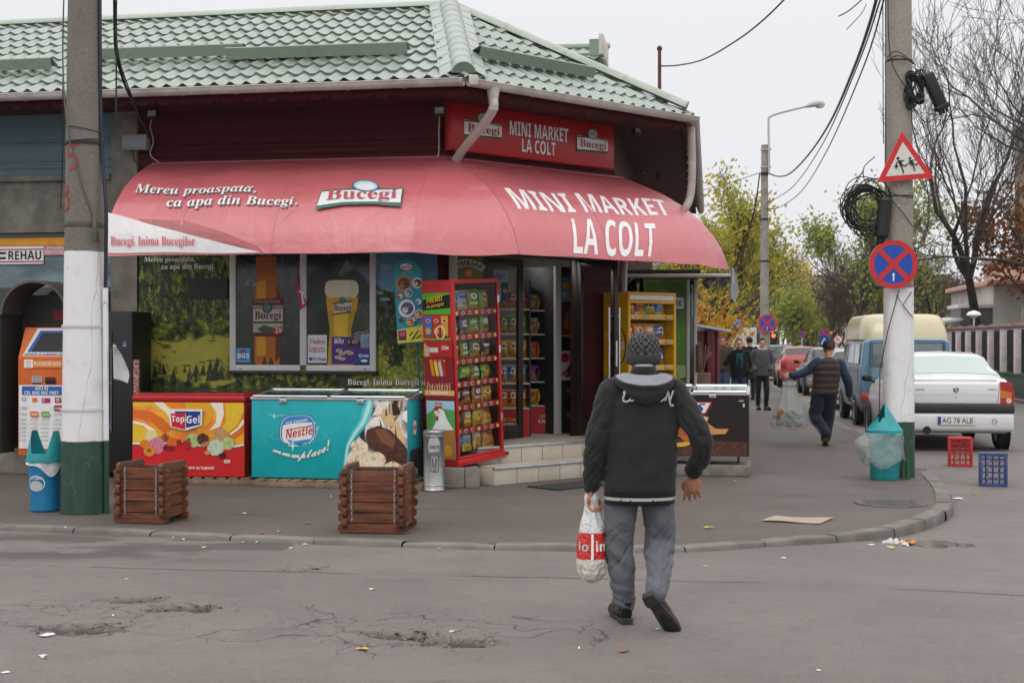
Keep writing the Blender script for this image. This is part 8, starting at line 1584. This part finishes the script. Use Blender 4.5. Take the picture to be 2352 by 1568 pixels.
def tree(name, lab, base, H, spread, seed, lm=None, nleaf=0, ls=.12, levels=5, r0=.2, fork=.3, twig='twig', up=.55, kids=3, group=None, lean=(0, 0), wander=.18, jit=.35, tmin=0.004, tf=.36):
    rr = random.Random(seed); t = thing(name, lab, 'tree', VC((base[0], base[1], base[2])), group); tk = MB(); tw = MB(); tips = []
    def grow(p, d, L, r, lv):
        n = 5 if lv < 2 else 4 if lv < 4 else 3; P = [p.copy()]; q = p.copy(); dd = d.copy()
        for k in range(n):
            dd = (dd + V((rr.gauss(0, wander), rr.gauss(0, wander), rr.gauss(0, wander) + up * .12))).normalized(); q = q + dd * (L / n); P.append(q.copy())
        rs = [max(tmin, r * (1 - .45 * k / n)) for k in range(n + 1)]; (tk if lv < 2 else tw).tube(P, rs, K_['bark'] if lv < 2 else K_[twig], 8 if lv < 2 else 4 if lv < 4 else 3, cap=lv < 2)
        if lv >= levels - 2: tips.extend(P[1:])
        if lv < levels:
            for c in range(kids if lv else kids + 2):
                f = 1.0 if c == 0 else rr.uniform(fork if lv == 0 else .35, 1.0); i = min(n, max(1, int(f * n))); a = rr.uniform(0, 2 * pi); sp_ = spread * rr.uniform(.6, 1.25) * (.35 if c == 0 else 1)
                o = V((cos(a), sin(a), rr.uniform(-.1, .25))); d2 = (dd + o * sp_ + V((0, 0, up * .25))).normalized(); grow(P[i], d2, L * rr.uniform(.58, .82), rs[i] * (.85 if c == 0 else .62), lv + 1)
    grow(V((0, 0, -.1)), V((lean[0], lean[1], 1)).normalized(), H * tf, r0, 0)
    mx = max(v[2] for v in (tw.v or tk.v)); s_ = H / mx
    tk.v = [(x * s_, y * s_, z * s_) for x, y, z in tk.v]; tw.v = [(x * s_, y * s_, z * s_) for x, y, z in tw.v]
    tk.build('trunk', t)
    if lm:
        vs = []; fs = []
        for i in range(nleaf):
            p = tips[rr.randrange(len(tips))] * s_ + V((rr.gauss(0, jit), rr.gauss(0, jit), rr.gauss(0, jit * .8))); a = V((rr.gauss(0, 1), rr.gauss(0, 1), rr.gauss(0, .7))).normalized(); b_ = a.orthogonal().normalized(); c_ = a.cross(b_); s2 = ls * rr.uniform(.6, 1.3); k = len(vs)
            vs += [p - b_ * s2, p - c_ * s2 * .55, p + b_ * s2, p + c_ * s2 * .55]; fs.append((k, k + 1, k + 2, k + 3))
        tw.add(vs, fs, K_[lm])
    tw.build('crown', t); return t
gz = ZP
tree('autumn_tree', 'tall yellow green tree behind the shop roof corner', (6.1, 47, gz), 7.4, .55, 3, 'leaf_yellowgreen', 6000, .085, 6, .16, .35, jit=.30, tmin=.008)
tree('autumn_tree', 'smaller orange leaved tree beside the dark red hut', (5.75, 38.5, gz), 3.9, .5, 5, 'leaf_orange', 2600, .07, 5, .09, .3, jit=.24, tmin=.006)
tree('autumn_tree', 'yellow green tree with bare upper twigs beyond the hut', (8.1, 60, gz), 7.6, .42, 8, 'leaf_yellowgreen', 3600, .095, 6, .14, .3, jit=.32, tmin=.01)
tree('poplar_tree', 'slim yellow poplar beyond the lamp post', (22.6, 120, 0), 10.8, .26, 11, 'leaf_poplar', 6000, .17, 5, .18, .15, up=1.2, jit=.4); tree('poplar_tree', 'second yellow poplar with a lower rounded top', (24.6, 122, 0), 9.2, .28, 12, 'leaf_poplar', 5600, .17, 5, .18, .15, up=1.2, jit=.45)
tree('street_tree', 'tall green and yellow tree behind the cable coils of the corner pole', (18.9, 78, 0), 11.4, .42, 14, 'leaf_green', 5200, .12, 6, .2, .2, up=.9, jit=.4, tmin=.01); tree('street_tree', 'dull green tree partly hidden by the pale corner pole', (22.4, 80, 0), 9.4, .45, 15, 'leaf_green', 3600, .12, 6, .2, .25, up=.8, jit=.4, tmin=.01)
tree('street_tree', 'low dark green tree in front of the beige block', (18.0, 86, 0), 5.2, .6, 16, 'leaf_green', 3600, .11, 5, .14, .3, jit=.4)
for i, (x, y, h, s) in enumerate(((18.4, 82, 7.4, 21), (21.0, 88, 8.6, 22), (23.6, 84, 8.0, 23), (17.0, 100, 8.4, 24), (20.0, 104, 9.4, 25), (26.0, 96, 9.0, 26))): tree('bare_tree', 'brown leafless tree in the row behind the parked cars', (x, y, 0), h, .6, s, 'leaf_brown', 1500, .08, 6, .15, .25, 'twig_brown', up=.5, group='brown leafless trees behind the parked cars', jit=.3, tmin=.009)
tree('big_bare_tree', 'big bare tree with dark trunk and fine twigs behind the pillar fence', (16.75, 50.0, 0), 14.0, .40, 33, None, 0, .1, 6, .23, .8, up=.60, lean=(.03, 0), wander=.17, tmin=.0065, tf=.42)
tree('big_bare_tree', 'bare tree whose twigs reach in from the upper right corner', (17.7, 40.0, 0), 13.0, .45, 38, None, 0, .1, 6, .18, .5, up=.4, lean=(.04, 0), wander=.22, tmin=.0055)
tree('rust_tree', 'rust brown autumn tree at the right edge behind the bare tree', (18.9, 48.6, 0), 9.8, .5, 41, 'leaf_rust', 9000, .11, 6, .2, .4, jit=.34, tmin=.008)
tree('rust_tree', 'small yellow leaved tree beside the white house', (18.6, 48, 0), 3.6, .6, 43, 'leaf_orange', 900, .09, 5, .07, .3, jit=.3)
pr = [tree('far_tree', 'bare brown tree at the far end of the street', (0, 0, 0), 11, .6, 50, 'leaf_brown', 4200, .15, 5, .2, .2, 'twig_brown', jit=.6, group='trees at the far end of the street', tmin=.02), tree('far_tree', 'hazy green tree at the far end of the street', (0, 0, 0), 10, .55, 51, 'leaf_green', 6000, .18, 5, .2, .2, jit=.6, group='trees at the far end of the street', tmin=.02)]
sp_ = [(19.5, 142), (24.0, 150), (28.5, 146), (33, 152), (38, 148), (43.5, 154), (49, 150), (55, 148), (61, 152), (67, 148), (15.0, 150), (36, 170), (27, 175), (46, 176), (57, 178), (20, 178)]
for i, (x, y) in enumerate(sp_):
    o = pr[i % 2]; T = TL((x, y, 0)) @ RT(i * 1.3, 4, 'Z') @ Matrix.Scale(.75 + .25 * ((i * 37) % 10) / 10, 4)
    if i < 2: o.matrix_world = T
    else: dup(o, T)
# ================================================================ LAMP POST, SIGNS, WIRES, ANTENNA
lz = lambda py, Y: 1.66 - (py - 784) / F * Y
LX = PX(1756, 700, 44).x; lpM = TL((LX, 44, ZP)); lmp = thing('street_lamp', 'concrete lamp post with a long bent arm and pale lantern', 'street lamp', lpM)
b = MB(); b.lathe([(.16, 0), (.10, lz(333, 44) - ZP)], mat('concrete_pale', (.28, .26, .23), .85, .2, 5), 16); b.build('pole_shaft', lmp)
ax = lambda px: PX(px, 0, 44).x - LX
az = lambda py: lz(py, 44) - ZP
b = MB(); b.tube(crom([V((ax(1765), -.1, az(395))), V((ax(1765), -.1, az(350))), V((ax(1764), -.1, az(280))), V((ax(1770), -.1, az(268))), V((ax(1800), -.1, az(258))), V((ax(1850), -.1, az(246)))], 5), .035, I['lgrey'], 8)
for py in (344, 384): b.box(ax(1748), ax(1770), -.12, .12, az(py) - .02, az(py) + .02, I['lgrey'])
b.build('arm', lmp); b = MB(); T = TL((ax(1868), -.1, az(244))) @ RT(R(-7), 4, 'Y'); b.loft([((0, 0, -.03), .30, .1), ((.02, 0, 0), .34, .13), ((.05, 0, .09), .26, .12), ((.06, 0, .15), .08, .05)], I['lgrey'], 20, M=T); b.ball((.18, 0, -.04), .11, mat('lamp_bowl', (.6, .56, .45), .2), 14, M=T, sc=(1.3, .9, .6)); b.build('lantern', lmp, ang=60)
b = MB(); b.lathe([(.13, az(600) - .03), (.13, az(600) + .03)], K_['black_plastic'], 16, cap=False); b.lathe([(.125, az(504) - .03), (.125, az(504) + .03)], K_['black_plastic'], 16, cap=False); b.lathe([(.12, az(400) - .05), (.12, az(400) + .05)], K_['black_plastic'], 16, cap=False); b.build('strap', lmp)
nostop(TL(PX(1762, 743, 43.8)), .285, 'no stopping sign on the concrete lamp post')
def spost(x, y, h, lab): t = thing('sign_post', lab, 'post', VC((x, y, ZP))); b = MB(); b.tube([(0, 0, 0), (0, 0, h)], .035, K_['alu'], 8); b.build('post_shaft', t)
for px, py, Y, r, lab, kw in ((1695, 743, 42, .15, 'pale round sign with a blue cross left of the lamp post', dict(white=True, arrow=False)), (1667, 763, 50, .16, 'small no stopping sign above a blue panel near the dark red hut', dict(arrow=False)), (1893, 765, 62, .20, 'no stopping sign above the blue crossing sign', dict(arrow=False)), (1843, 767, 62, .15, 'small faded no stopping sign among the far trees', dict(arrow=False))):
    p = PX(px, py, Y); nostop(TL(p), r, lab, **kw); spost(p.x, Y + .06, p.z + .1 - ZP, 'thin metal post carrying the ' + lab.split(' above')[0].split(' left')[0].split(' among')[0])
def psign(name, lab, px, py, Y, art, shape): p = PX(px, py, Y); b = MB(); b.prism(shape, 0, .015, I['lgrey']); A = Art(b, plane((0, -.002, 0), (1, 0, 0), (0, 0, 1), (0, -1, 0)), (0, 1, 1, 0), eps=.002); art(A); b.build(name, None, lab, 'traffic sign', M=TL(p))
sq = lambda w, h: [(-w, -h), (w, -h), (w, h), (-w, h)]
psign('crossing_sign', 'blue pedestrian crossing sign with a white triangle', 1893, 783, 61.9, lambda A: (A.poly(sq(.22, .22), I['blue']), A.poly([(-.15, -.14), (.15, -.14), (0, .15)], I['white']), A.line([(0, .06), (0, -.04)], .04, I['black']), A.line([(-.05, -.12), (0, -.03), (.05, -.12)], .03, I['black'])), sq(.22, .22))
psign('blue_panel', 'small blue panel under a round sign near the dark red hut', 1668, 786, 49.9, lambda A: (A.poly(sq(.16, .2), I['blue']), A.line([(-.1, .08), (.1, .08)], .02, I['white']), A.line([(-.1, 0), (.1, 0)], .02, I['white'])), sq(.16, .2))
psign('yield_sign', 'small red edged triangle sign right of the crossing sign', 1909, 765, 62.2, lambda A: (A.poly([(-.16, .12), (0, -.16), (.16, .12)], I['red']), A.poly([(-.08, .07), (0, -.08), (.08, .07)], I['lgrey'])), [(-.16, .12), (0, -.16), (.16, .12)])
cir = [(.19 * cos(2 * pi * i / 28), .19 * sin(2 * pi * i / 28)) for i in range(28)]
psign('no_turn_sign', 'round white no right turn sign with red rim', 1925, 780, 58, lambda A: (A.disc(0, 0, .19, I['white'], n=28), A.ring(0, 0, .15, .19, I['red']), A.line([(-.05, -.08), (-.05, .04), (.06, .04)], .03, I['black']), A.line([(-.12, .11), (.12, -.11)], .03, I['red'])), cir); p = PX(1925, 780, 58); spost(p.x, 58.08, p.z - ZP, 'thin metal post carrying the no right turn sign')
tl = thing('traffic_light', 'traffic light showing red far down the pavement', 'traffic light', VC((PX(1775, 0, 70).x, 70, ZP))); zt_ = lz(778, 70) - ZP
b = MB(); b.tube([(0, 0, 0), (0, 0, zt_ + .4)], .05, K_['alu'], 8); b.build('post_shaft', tl); b = MB(); b.box(-.16, .16, -.2, .05, zt_ - .45, zt_ + .3, K_['black_plastic'], .02); b.build('housing', tl)
g = G('red_lamp'); g.out((.5, .05, .01), .3); g.b.inputs['Emission Color'].default_value = (1, .12, .02, 1); g.b.inputs['Emission Strength'].default_value = 2.5
b = MB(); b.lathe([(.1, 0), (.08, .03), (.002, .04)], g.m, 16, M=TL((0, -.2, zt_ + .15)) @ RT(R(90), 4, 'X')); b.build('lamp', tl)
def wire(name, lab, pts, r, n=10): b = MB(); b.tube(crom([V(p) for p in pts], n), r, K_['black_plastic'], 5); b.build(name, None, lab, 'cable')
def span(a, b_, sag, n=10): return [a.lerp(b_, i / n) - V((0, 0, sag * 4 * (i / n) * (1 - i / n))) for i in range(n + 1)]
pa = VC((rx - .15, ry, ZP + 9.0)); 
pl_ = PX(1762, 396, 44)
wire('overhead_cable', 'thick black cable sagging from the corner pole to the lamp post', [PX(2018, -20, 16.6), PX(1995, 62, 18.5), PX(1960, 160, 21.5), PX(1910, 275, 27), PX(1860, 352, 33), PX(1815, 398, 39), PX(1785, 405, 42.3), pl_], .022)
wire('overhead_wire', 'thin wire hanging below the thick cable to the lamp post', [PX(2030, 0, 16.6), PX(1985, 150, 19.5), PX(1900, 345, 27), PX(1840, 440, 35), PX(1790, 476, 41), PX(1762, 480, 44)], .011)
wire('overhead_wire', 'second thin wire hanging beside the thick cable', [PX(2022, 0, 16.6), PX(1970, 150, 20.5), PX(1890, 330, 28), PX(1820, 430, 37), PX(1762, 466, 44)], .011)
wire('overhead_wire', 'wire dropping from the lamp post towards the yellow trees', [PX(1745, 398, 44), PX(1735, 470, 44.3), PX(1718, 540, 44.6), PX(1700, 600, 45)], .022)
wire('overhead_wire', 'thin wires running left from the lamp post behind the roof', [PX(1748, 396, 44), PX(1690, 415, 46), PX(1620, 435, 48), PX(1560, 450, 50)], .012)
an = thing('roof_antenna', 'dark red iron pipe standing behind the roof with a wire tied to it', 'antenna', PX(1512, 330, 22.5)); z_ = (330 - 110) / F * 22.5
b = MB(); b.tube([(0, 0, -.6), (.02, 0, z_ * .55), (.02, 0, z_)], .028, mat('rust_red', (.12, .03, .03), .7), 8); b.lathe([(.04, z_ - .04), (.045, z_), (.02, z_ + .03)], K_['rust_red'], 10, M=TL((.02, 0, 0))); b.build('pipe', an)
wire('twisted_wire', 'twisted black wire rising from the roof pipe into the sky', [PX(1516, 152, 22.5), PX(1560, 150, 22.0), PX(1620, 135, 21), PX(1700, 88, 19.5), PX(1760, 40, 18.5), PX(1810, -10, 17.8)], .012)
wire('twisted_wire', 'short black wire crossing the sky beside the corner pole', [PX(1926, 38, 18), PX(1950, 25, 18), PX(1985, -5, 18)], .008)
wire('twisted_wire', 'short curled wire end below the thick black cable', [PX(1945, 68, 18), PX(1962, 50, 18.2), PX(1980, 30, 18.4), PX(1990, 10, 18.6)], .006)
wire('drop_cable', 'black cables dropping over the green roof to the junction box', [PX(262, -20, 13.6), PX(263, 60, 13.8), PX(266, 120, 14.0), PX(285, 190, 14.4), PX(318, 262, 15.2), PX(345, 320, 16.0)], .014); wire('drop_cable', 'second thin black cable beside the roof drop cable', [PX(268, -20, 13.6), PX(267, 70, 13.8), PX(274, 140, 14.0), PX(300, 215, 14.6), PX(318, 268, 15.2)], .008)
wire('rope_end', 'frayed rope hanging in front of the green roof', [PX(267, 60, 13.7), PX(267, 180, 13.7), PX(266, 285, 13.7)], .008)
# ================================================================ THINGS ON THE GROUND
def crate(M, m, name, lab):
    t = thing(name, lab, 'crate', M); w, h, d = .295, .375, .22; b = MB(); T = .018
    for x0, x1, z0, z1 in ((0, T, 0, h), (w - T, w, 0, h), (T, w - T, 0, T), (T, w - T, h - T, h)): b.box(x0, x1, 0, d, z0, z1, m, .003)
    b.box(-.006, w + .006, -.004, .02, -.0, .03, m, .003); b.box(-.006, w + .006, -.004, .02, h - .03, h, m, .003); b.box(-.006, .026, -.004, .02, .03, h - .03, m, .003); b.box(w - .026, w + .006, -.004, .02, .03, h - .03, m, .003); b.build('crate_frame', t)
    b = MB(); nx, nz_ = 4, 5
    for i in range(nx):
        for j in range(nz_):
            cx_, cz_ = .03 + (w - .06) * (i + .5) / nx, .03 + (h - .06) * (j + .5) / nz_; b.lathe([(.027, -.006), (.0335, -.006), (.0335, .006), (.027, .006)], m, 10, M=TL((cx_, .012, cz_)) @ RT(R(90), 4, 'X'), cap=False)
            b.box(cx_ - .028, cx_ + .028, .008, .016, cz_ - .002, cz_ + .002, m); b.box(cx_ - .002, cx_ + .002, .0075, .0155, cz_ - .028, cz_ + .028, m)
    for i in range(1, nx): b.box(.0 + w * i / nx - .003, w * i / nx + .003, .02, d - .02, .02, h - .02, m)
    for j in range(1, nz_): b.box(.02, w - .02, .021, d - .021, h * j / nz_ - .003, h * j / nz_ + .003, m)
    b.build('grid', t); return t
def rground(px, py):
    z = .03
    for _ in range(6): p = ground(px, py, z); z = road_z(p.x, p.y)
    return VC((p.x, p.y, z))
crate(frame(rground(2179, 1070), R(-14)), mat('crate_red', (.50, .02, .018), .45, .1), 'bottle_crate', 'red plastic bottle crate standing on edge behind the white sedan'); crate(frame(rground(2250, 1116), R(-15)), mat('crate_blue', (.035, .06, .19), .45, .1), 'bottle_crate', 'blue plastic bottle crate standing on edge on the road')
mat('manhole_iron', (.12, .11, .10), .6, .25, 12, metal=.4)
b = MB(); b.lathe([(.34, 0), (.335, .012), (.31, .014), (.305, .008), (.01, .008)], K_['manhole_iron'], 40)
for i in range(-6, 7):
    for j in range(-6, 7):
        if i * i + j * j < 36: b.box(i * .046 - .014, i * .046 + .014, j * .046 - .014, j * .046 + .014, .007, .015, K_['manhole_iron'], .003)
p = ground(2047, 1156); b.build('manhole_cover', None, 'round iron manhole cover near the kerb corner', 'manhole cover', M=TL(p))
p = ground(1828, 1194); b = MB(); b.sheet(lambda u, v: (-.26 + .50 * u + .05 * v, -.20 + .40 * v, .008 + .02 * max(0, u - .7) * (1 - v) + .006 * sin(5 * u + 3 * v)), 14, 10, mat('cardboard', (.36, .29, .22), .85, .12, 4, dirt=.3)); b.sheet(lambda u, v: (.24 - .50 * u + .05 * v, -.20 + .40 * v, .003), 2, 2, K_['cardboard']); b.build('cardboard_sheet', None, 'flat sheet of brown cardboard lying on the pavement', 'cardboard', M=frame(p, R(-22)))
# litter: leaves, butts, paper scraps - each its own small thing
lf = {}
def leafmesh(c):
    b = MB(); m_ = mat('leaf_' + c.lstrip('#'), c, .7, .25, 30); P = [(0, 0), (.3, .22), (.55, .12), (.62, .32), (.95, .2), (1, 0)]; o = P + [(x, -y) for x, y in P[-2:0:-1]]; b.add([(x - .5, y, .05 + .10 * abs(y) + .06 * sin(3 * x)) for x, y in o], [tuple(range(len(o)))], m_); return b.mesh('leaf')
def scrap(c, n, seed):
    b = MB(); r_ = random.Random(seed); b.sheet(lambda u, v: (u - .5, (v - .5) * .7, .10 + .14 * MN(V((u * 3 + seed, v * 3, 1)))), 5, 4, flat(c)); return b.mesh('scrap')
def butt(): b = MB(); b.tube([(-.5, 0, .14), (.15, 0, .14)], .13, I['white'], 8); b.tube([(.15, 0, .14), (.5, 0, .14)], .132, flat('#a8805c'), 8); return b.mesh('butt')
BUTT = butt(); LEAF = {c: leafmesh(c) for c in ('#b98a2c', '#c9a83c', '#8a5a2c')}; SCR = {c: scrap(c, 5, i) for i, c in enumerate(('#e0dfe0', '#c9c4bc', '#b8a890'))}
rl_ = random.Random(17)
def drop(me, name, px, py, s, lab, group, road=False):
    p = rground(px, py) if road else ground(px, py); link(me, name, None, lab, name.replace('_', ' '), group, M=TL(p + V((0, 0, .002))) @ RT(rl_.uniform(0, 6.28), 4, 'Z') @ Matrix.Scale(s, 4))
for px, py in ((1630, 1213),): drop(LEAF['#c9a83c'], 'fallen_leaf', px, py, .10, 'yellow fallen leaf alone on the pavement right of the walking man', None)
for px, py, rd in ((1560, 1266, 1), (1434, 1496, 1), (2240, 1135, 1), (2195, 1150, 1), (2050, 1259, 1), (2100, 1255, 1), (1008, 1262, 1), (560, 1246, 1), (600, 1225, 0), (1685, 1105, 0), (1760, 1098, 0), (1965, 1040, 0), (1790, 1140, 0), (705, 1202, 0), (1085, 1478, 1), (470, 1400, 1), (830, 1492, 1)): drop(LEAF[rl_.choice(list(LEAF))], 'fallen_leaf', px, py, rl_.uniform(.05, .09), 'dry fallen leaf lying loose on the ground', 'fallen leaves on the road and pavement', bool(rd))
for px, py, rd in ((420, 1240, 1), (470, 1258, 1), (590, 1246, 1), (398, 1236, 1), (855, 1355, 1), (670, 1260, 1), (1040, 1452, 1), (260, 1415, 1), (1880, 1085, 0), (640, 1222, 0), (560, 1180, 0), (100, 1512, 1), (1330, 1490, 1), (760, 1140, 0), (150, 1212, 0)): drop(BUTT, 'cigarette_butt', px, py, .04, 'cigarette butt dropped on the ground', 'cigarette butts on the road and pavement', bool(rd))
for px, py, c_, s in ((108, 1460, '#e0dfe0', .10), (12, 1545, '#e0dfe0', .05), (98, 1506, '#e0dfe0', .05), (450, 1585, '#c9c4bc', .05), (290, 1330, '#c9c4bc', .04), (2000, 1252, '#e0dfe0', .07), (2045, 1257, '#c9c4bc', .07), (2200, 1146, '#e0dfe0', .13), (1800, 1282, '#e0dfe0', .06), (1620, 1300, '#c9c4bc', .04), (700, 1250, '#e0dfe0', .05), (535, 1238, '#b8a890', .06), (1510, 1445, '#c9c4bc', .04), (1880, 1540, '#c9c4bc', .04)): drop(SCR[c_], 'paper_scrap', px, py, s * .75, 'torn scrap of pale paper lying on the asphalt', 'paper scraps on the road', True)
# rubble and dead leaves inside the potholes
rb2 = random.Random(23); st_m = [mat('rubble_a', (.16, .14, .125), .9, .3, 20), mat('rubble_b', (.09, .078, .07), .9, .3, 20), mat('rubble_c', (.20, .15, .10), .9, .3, 20)]
for hx_, hy, r, d in HOLES[:7]:
    b = MB()
    for i in range(60):
        a, q = rb2.uniform(0, 6.28), r * sqrt(rb2.random()) * .85; x, y = hx_ + q * cos(a), hy + q * sin(a) / 1.9; s = rb2.uniform(.004, .014); bm = bmesh.new(); bmesh.ops.create_icosphere(bm, subdivisions=1, radius=s)
        for v in bm.verts: v.co = V((v.co.x * rb2.uniform(.7, 1.4), v.co.y * rb2.uniform(.7, 1.3), v.co.z * .6)) + V((x - hx_, y - hy, road_z(x, y) + s * .3))
        b.bm(bm, rb2.choice(st_m))
    for i in range(10):
        a, q = rb2.uniform(0, 6.28), r * sqrt(rb2.random()) * .9; x, y = hx_ + q * cos(a), hy + q * sin(a) / 1.9; L = rb2.uniform(.03, .1); b.tube([V((x - hx_, y - hy, road_z(x, y) + .012)), V((x - hx_ + L * cos(a * 3), y - hy + L * sin(a * 3) * .6, road_z(x, y) + .018))], .002, K_['rubble_c'], 4)
    b.build('pothole_rubble', None, 'broken asphalt crumbs and dead stalks lying in a pothole', 'rubble', 'rubble in the potholes', 'stuff', M=TL((hx_, hy, 0)))
p = rground(2055, 1246); b = MB(); b.sheet(lambda u, v: ((u - .5) * .2, (v - .5) * .13, .03 + .07 * abs(MN(V((u * 4, v * 4, 7))))), 14, 10, K_['thin_plastic']); b.build('crushed_wrapper', None, 'crushed pale wrapper in the gutter below the kerb corner', 'litter', M=TL(p)); b = MB(); b.sheet(lambda u, v: ((u - .5) * .16, (v - .5) * .12, .03 + .06 * abs(MN(V((u * 4, v * 4, 2))))), 10, 8, flat('#c98a3c')); b.build('crushed_wrapper', None, 'crushed orange wrapper in the gutter below the kerb corner', 'litter', M=TL(p + V((.1, .05, .0))))
# ================================================================ HAZE
HZ = True
if HZ:
    b = MB(); b.box(-70, 110, -25, 300, -1.2, 24, None); me = b.mesh('haze'); me.materials.clear()
    g = bpy.data.materials.new('air'); g.use_nodes = True; nt = g.node_tree; nt.nodes.clear(); o_ = nt.nodes.new('ShaderNodeOutputMaterial'); pv_ = nt.nodes.new('ShaderNodeVolumePrincipled')
    pv_.inputs['Color'].default_value = (.97, .98, 1, 1); pv_.inputs['Density'].default_value = .00025; pv_.inputs['Anisotropy'].default_value = .2; nt.links.new(pv_.outputs[0], o_.inputs['Volume']); me.materials.append(g); link(me, 'haze', kind='stuff')
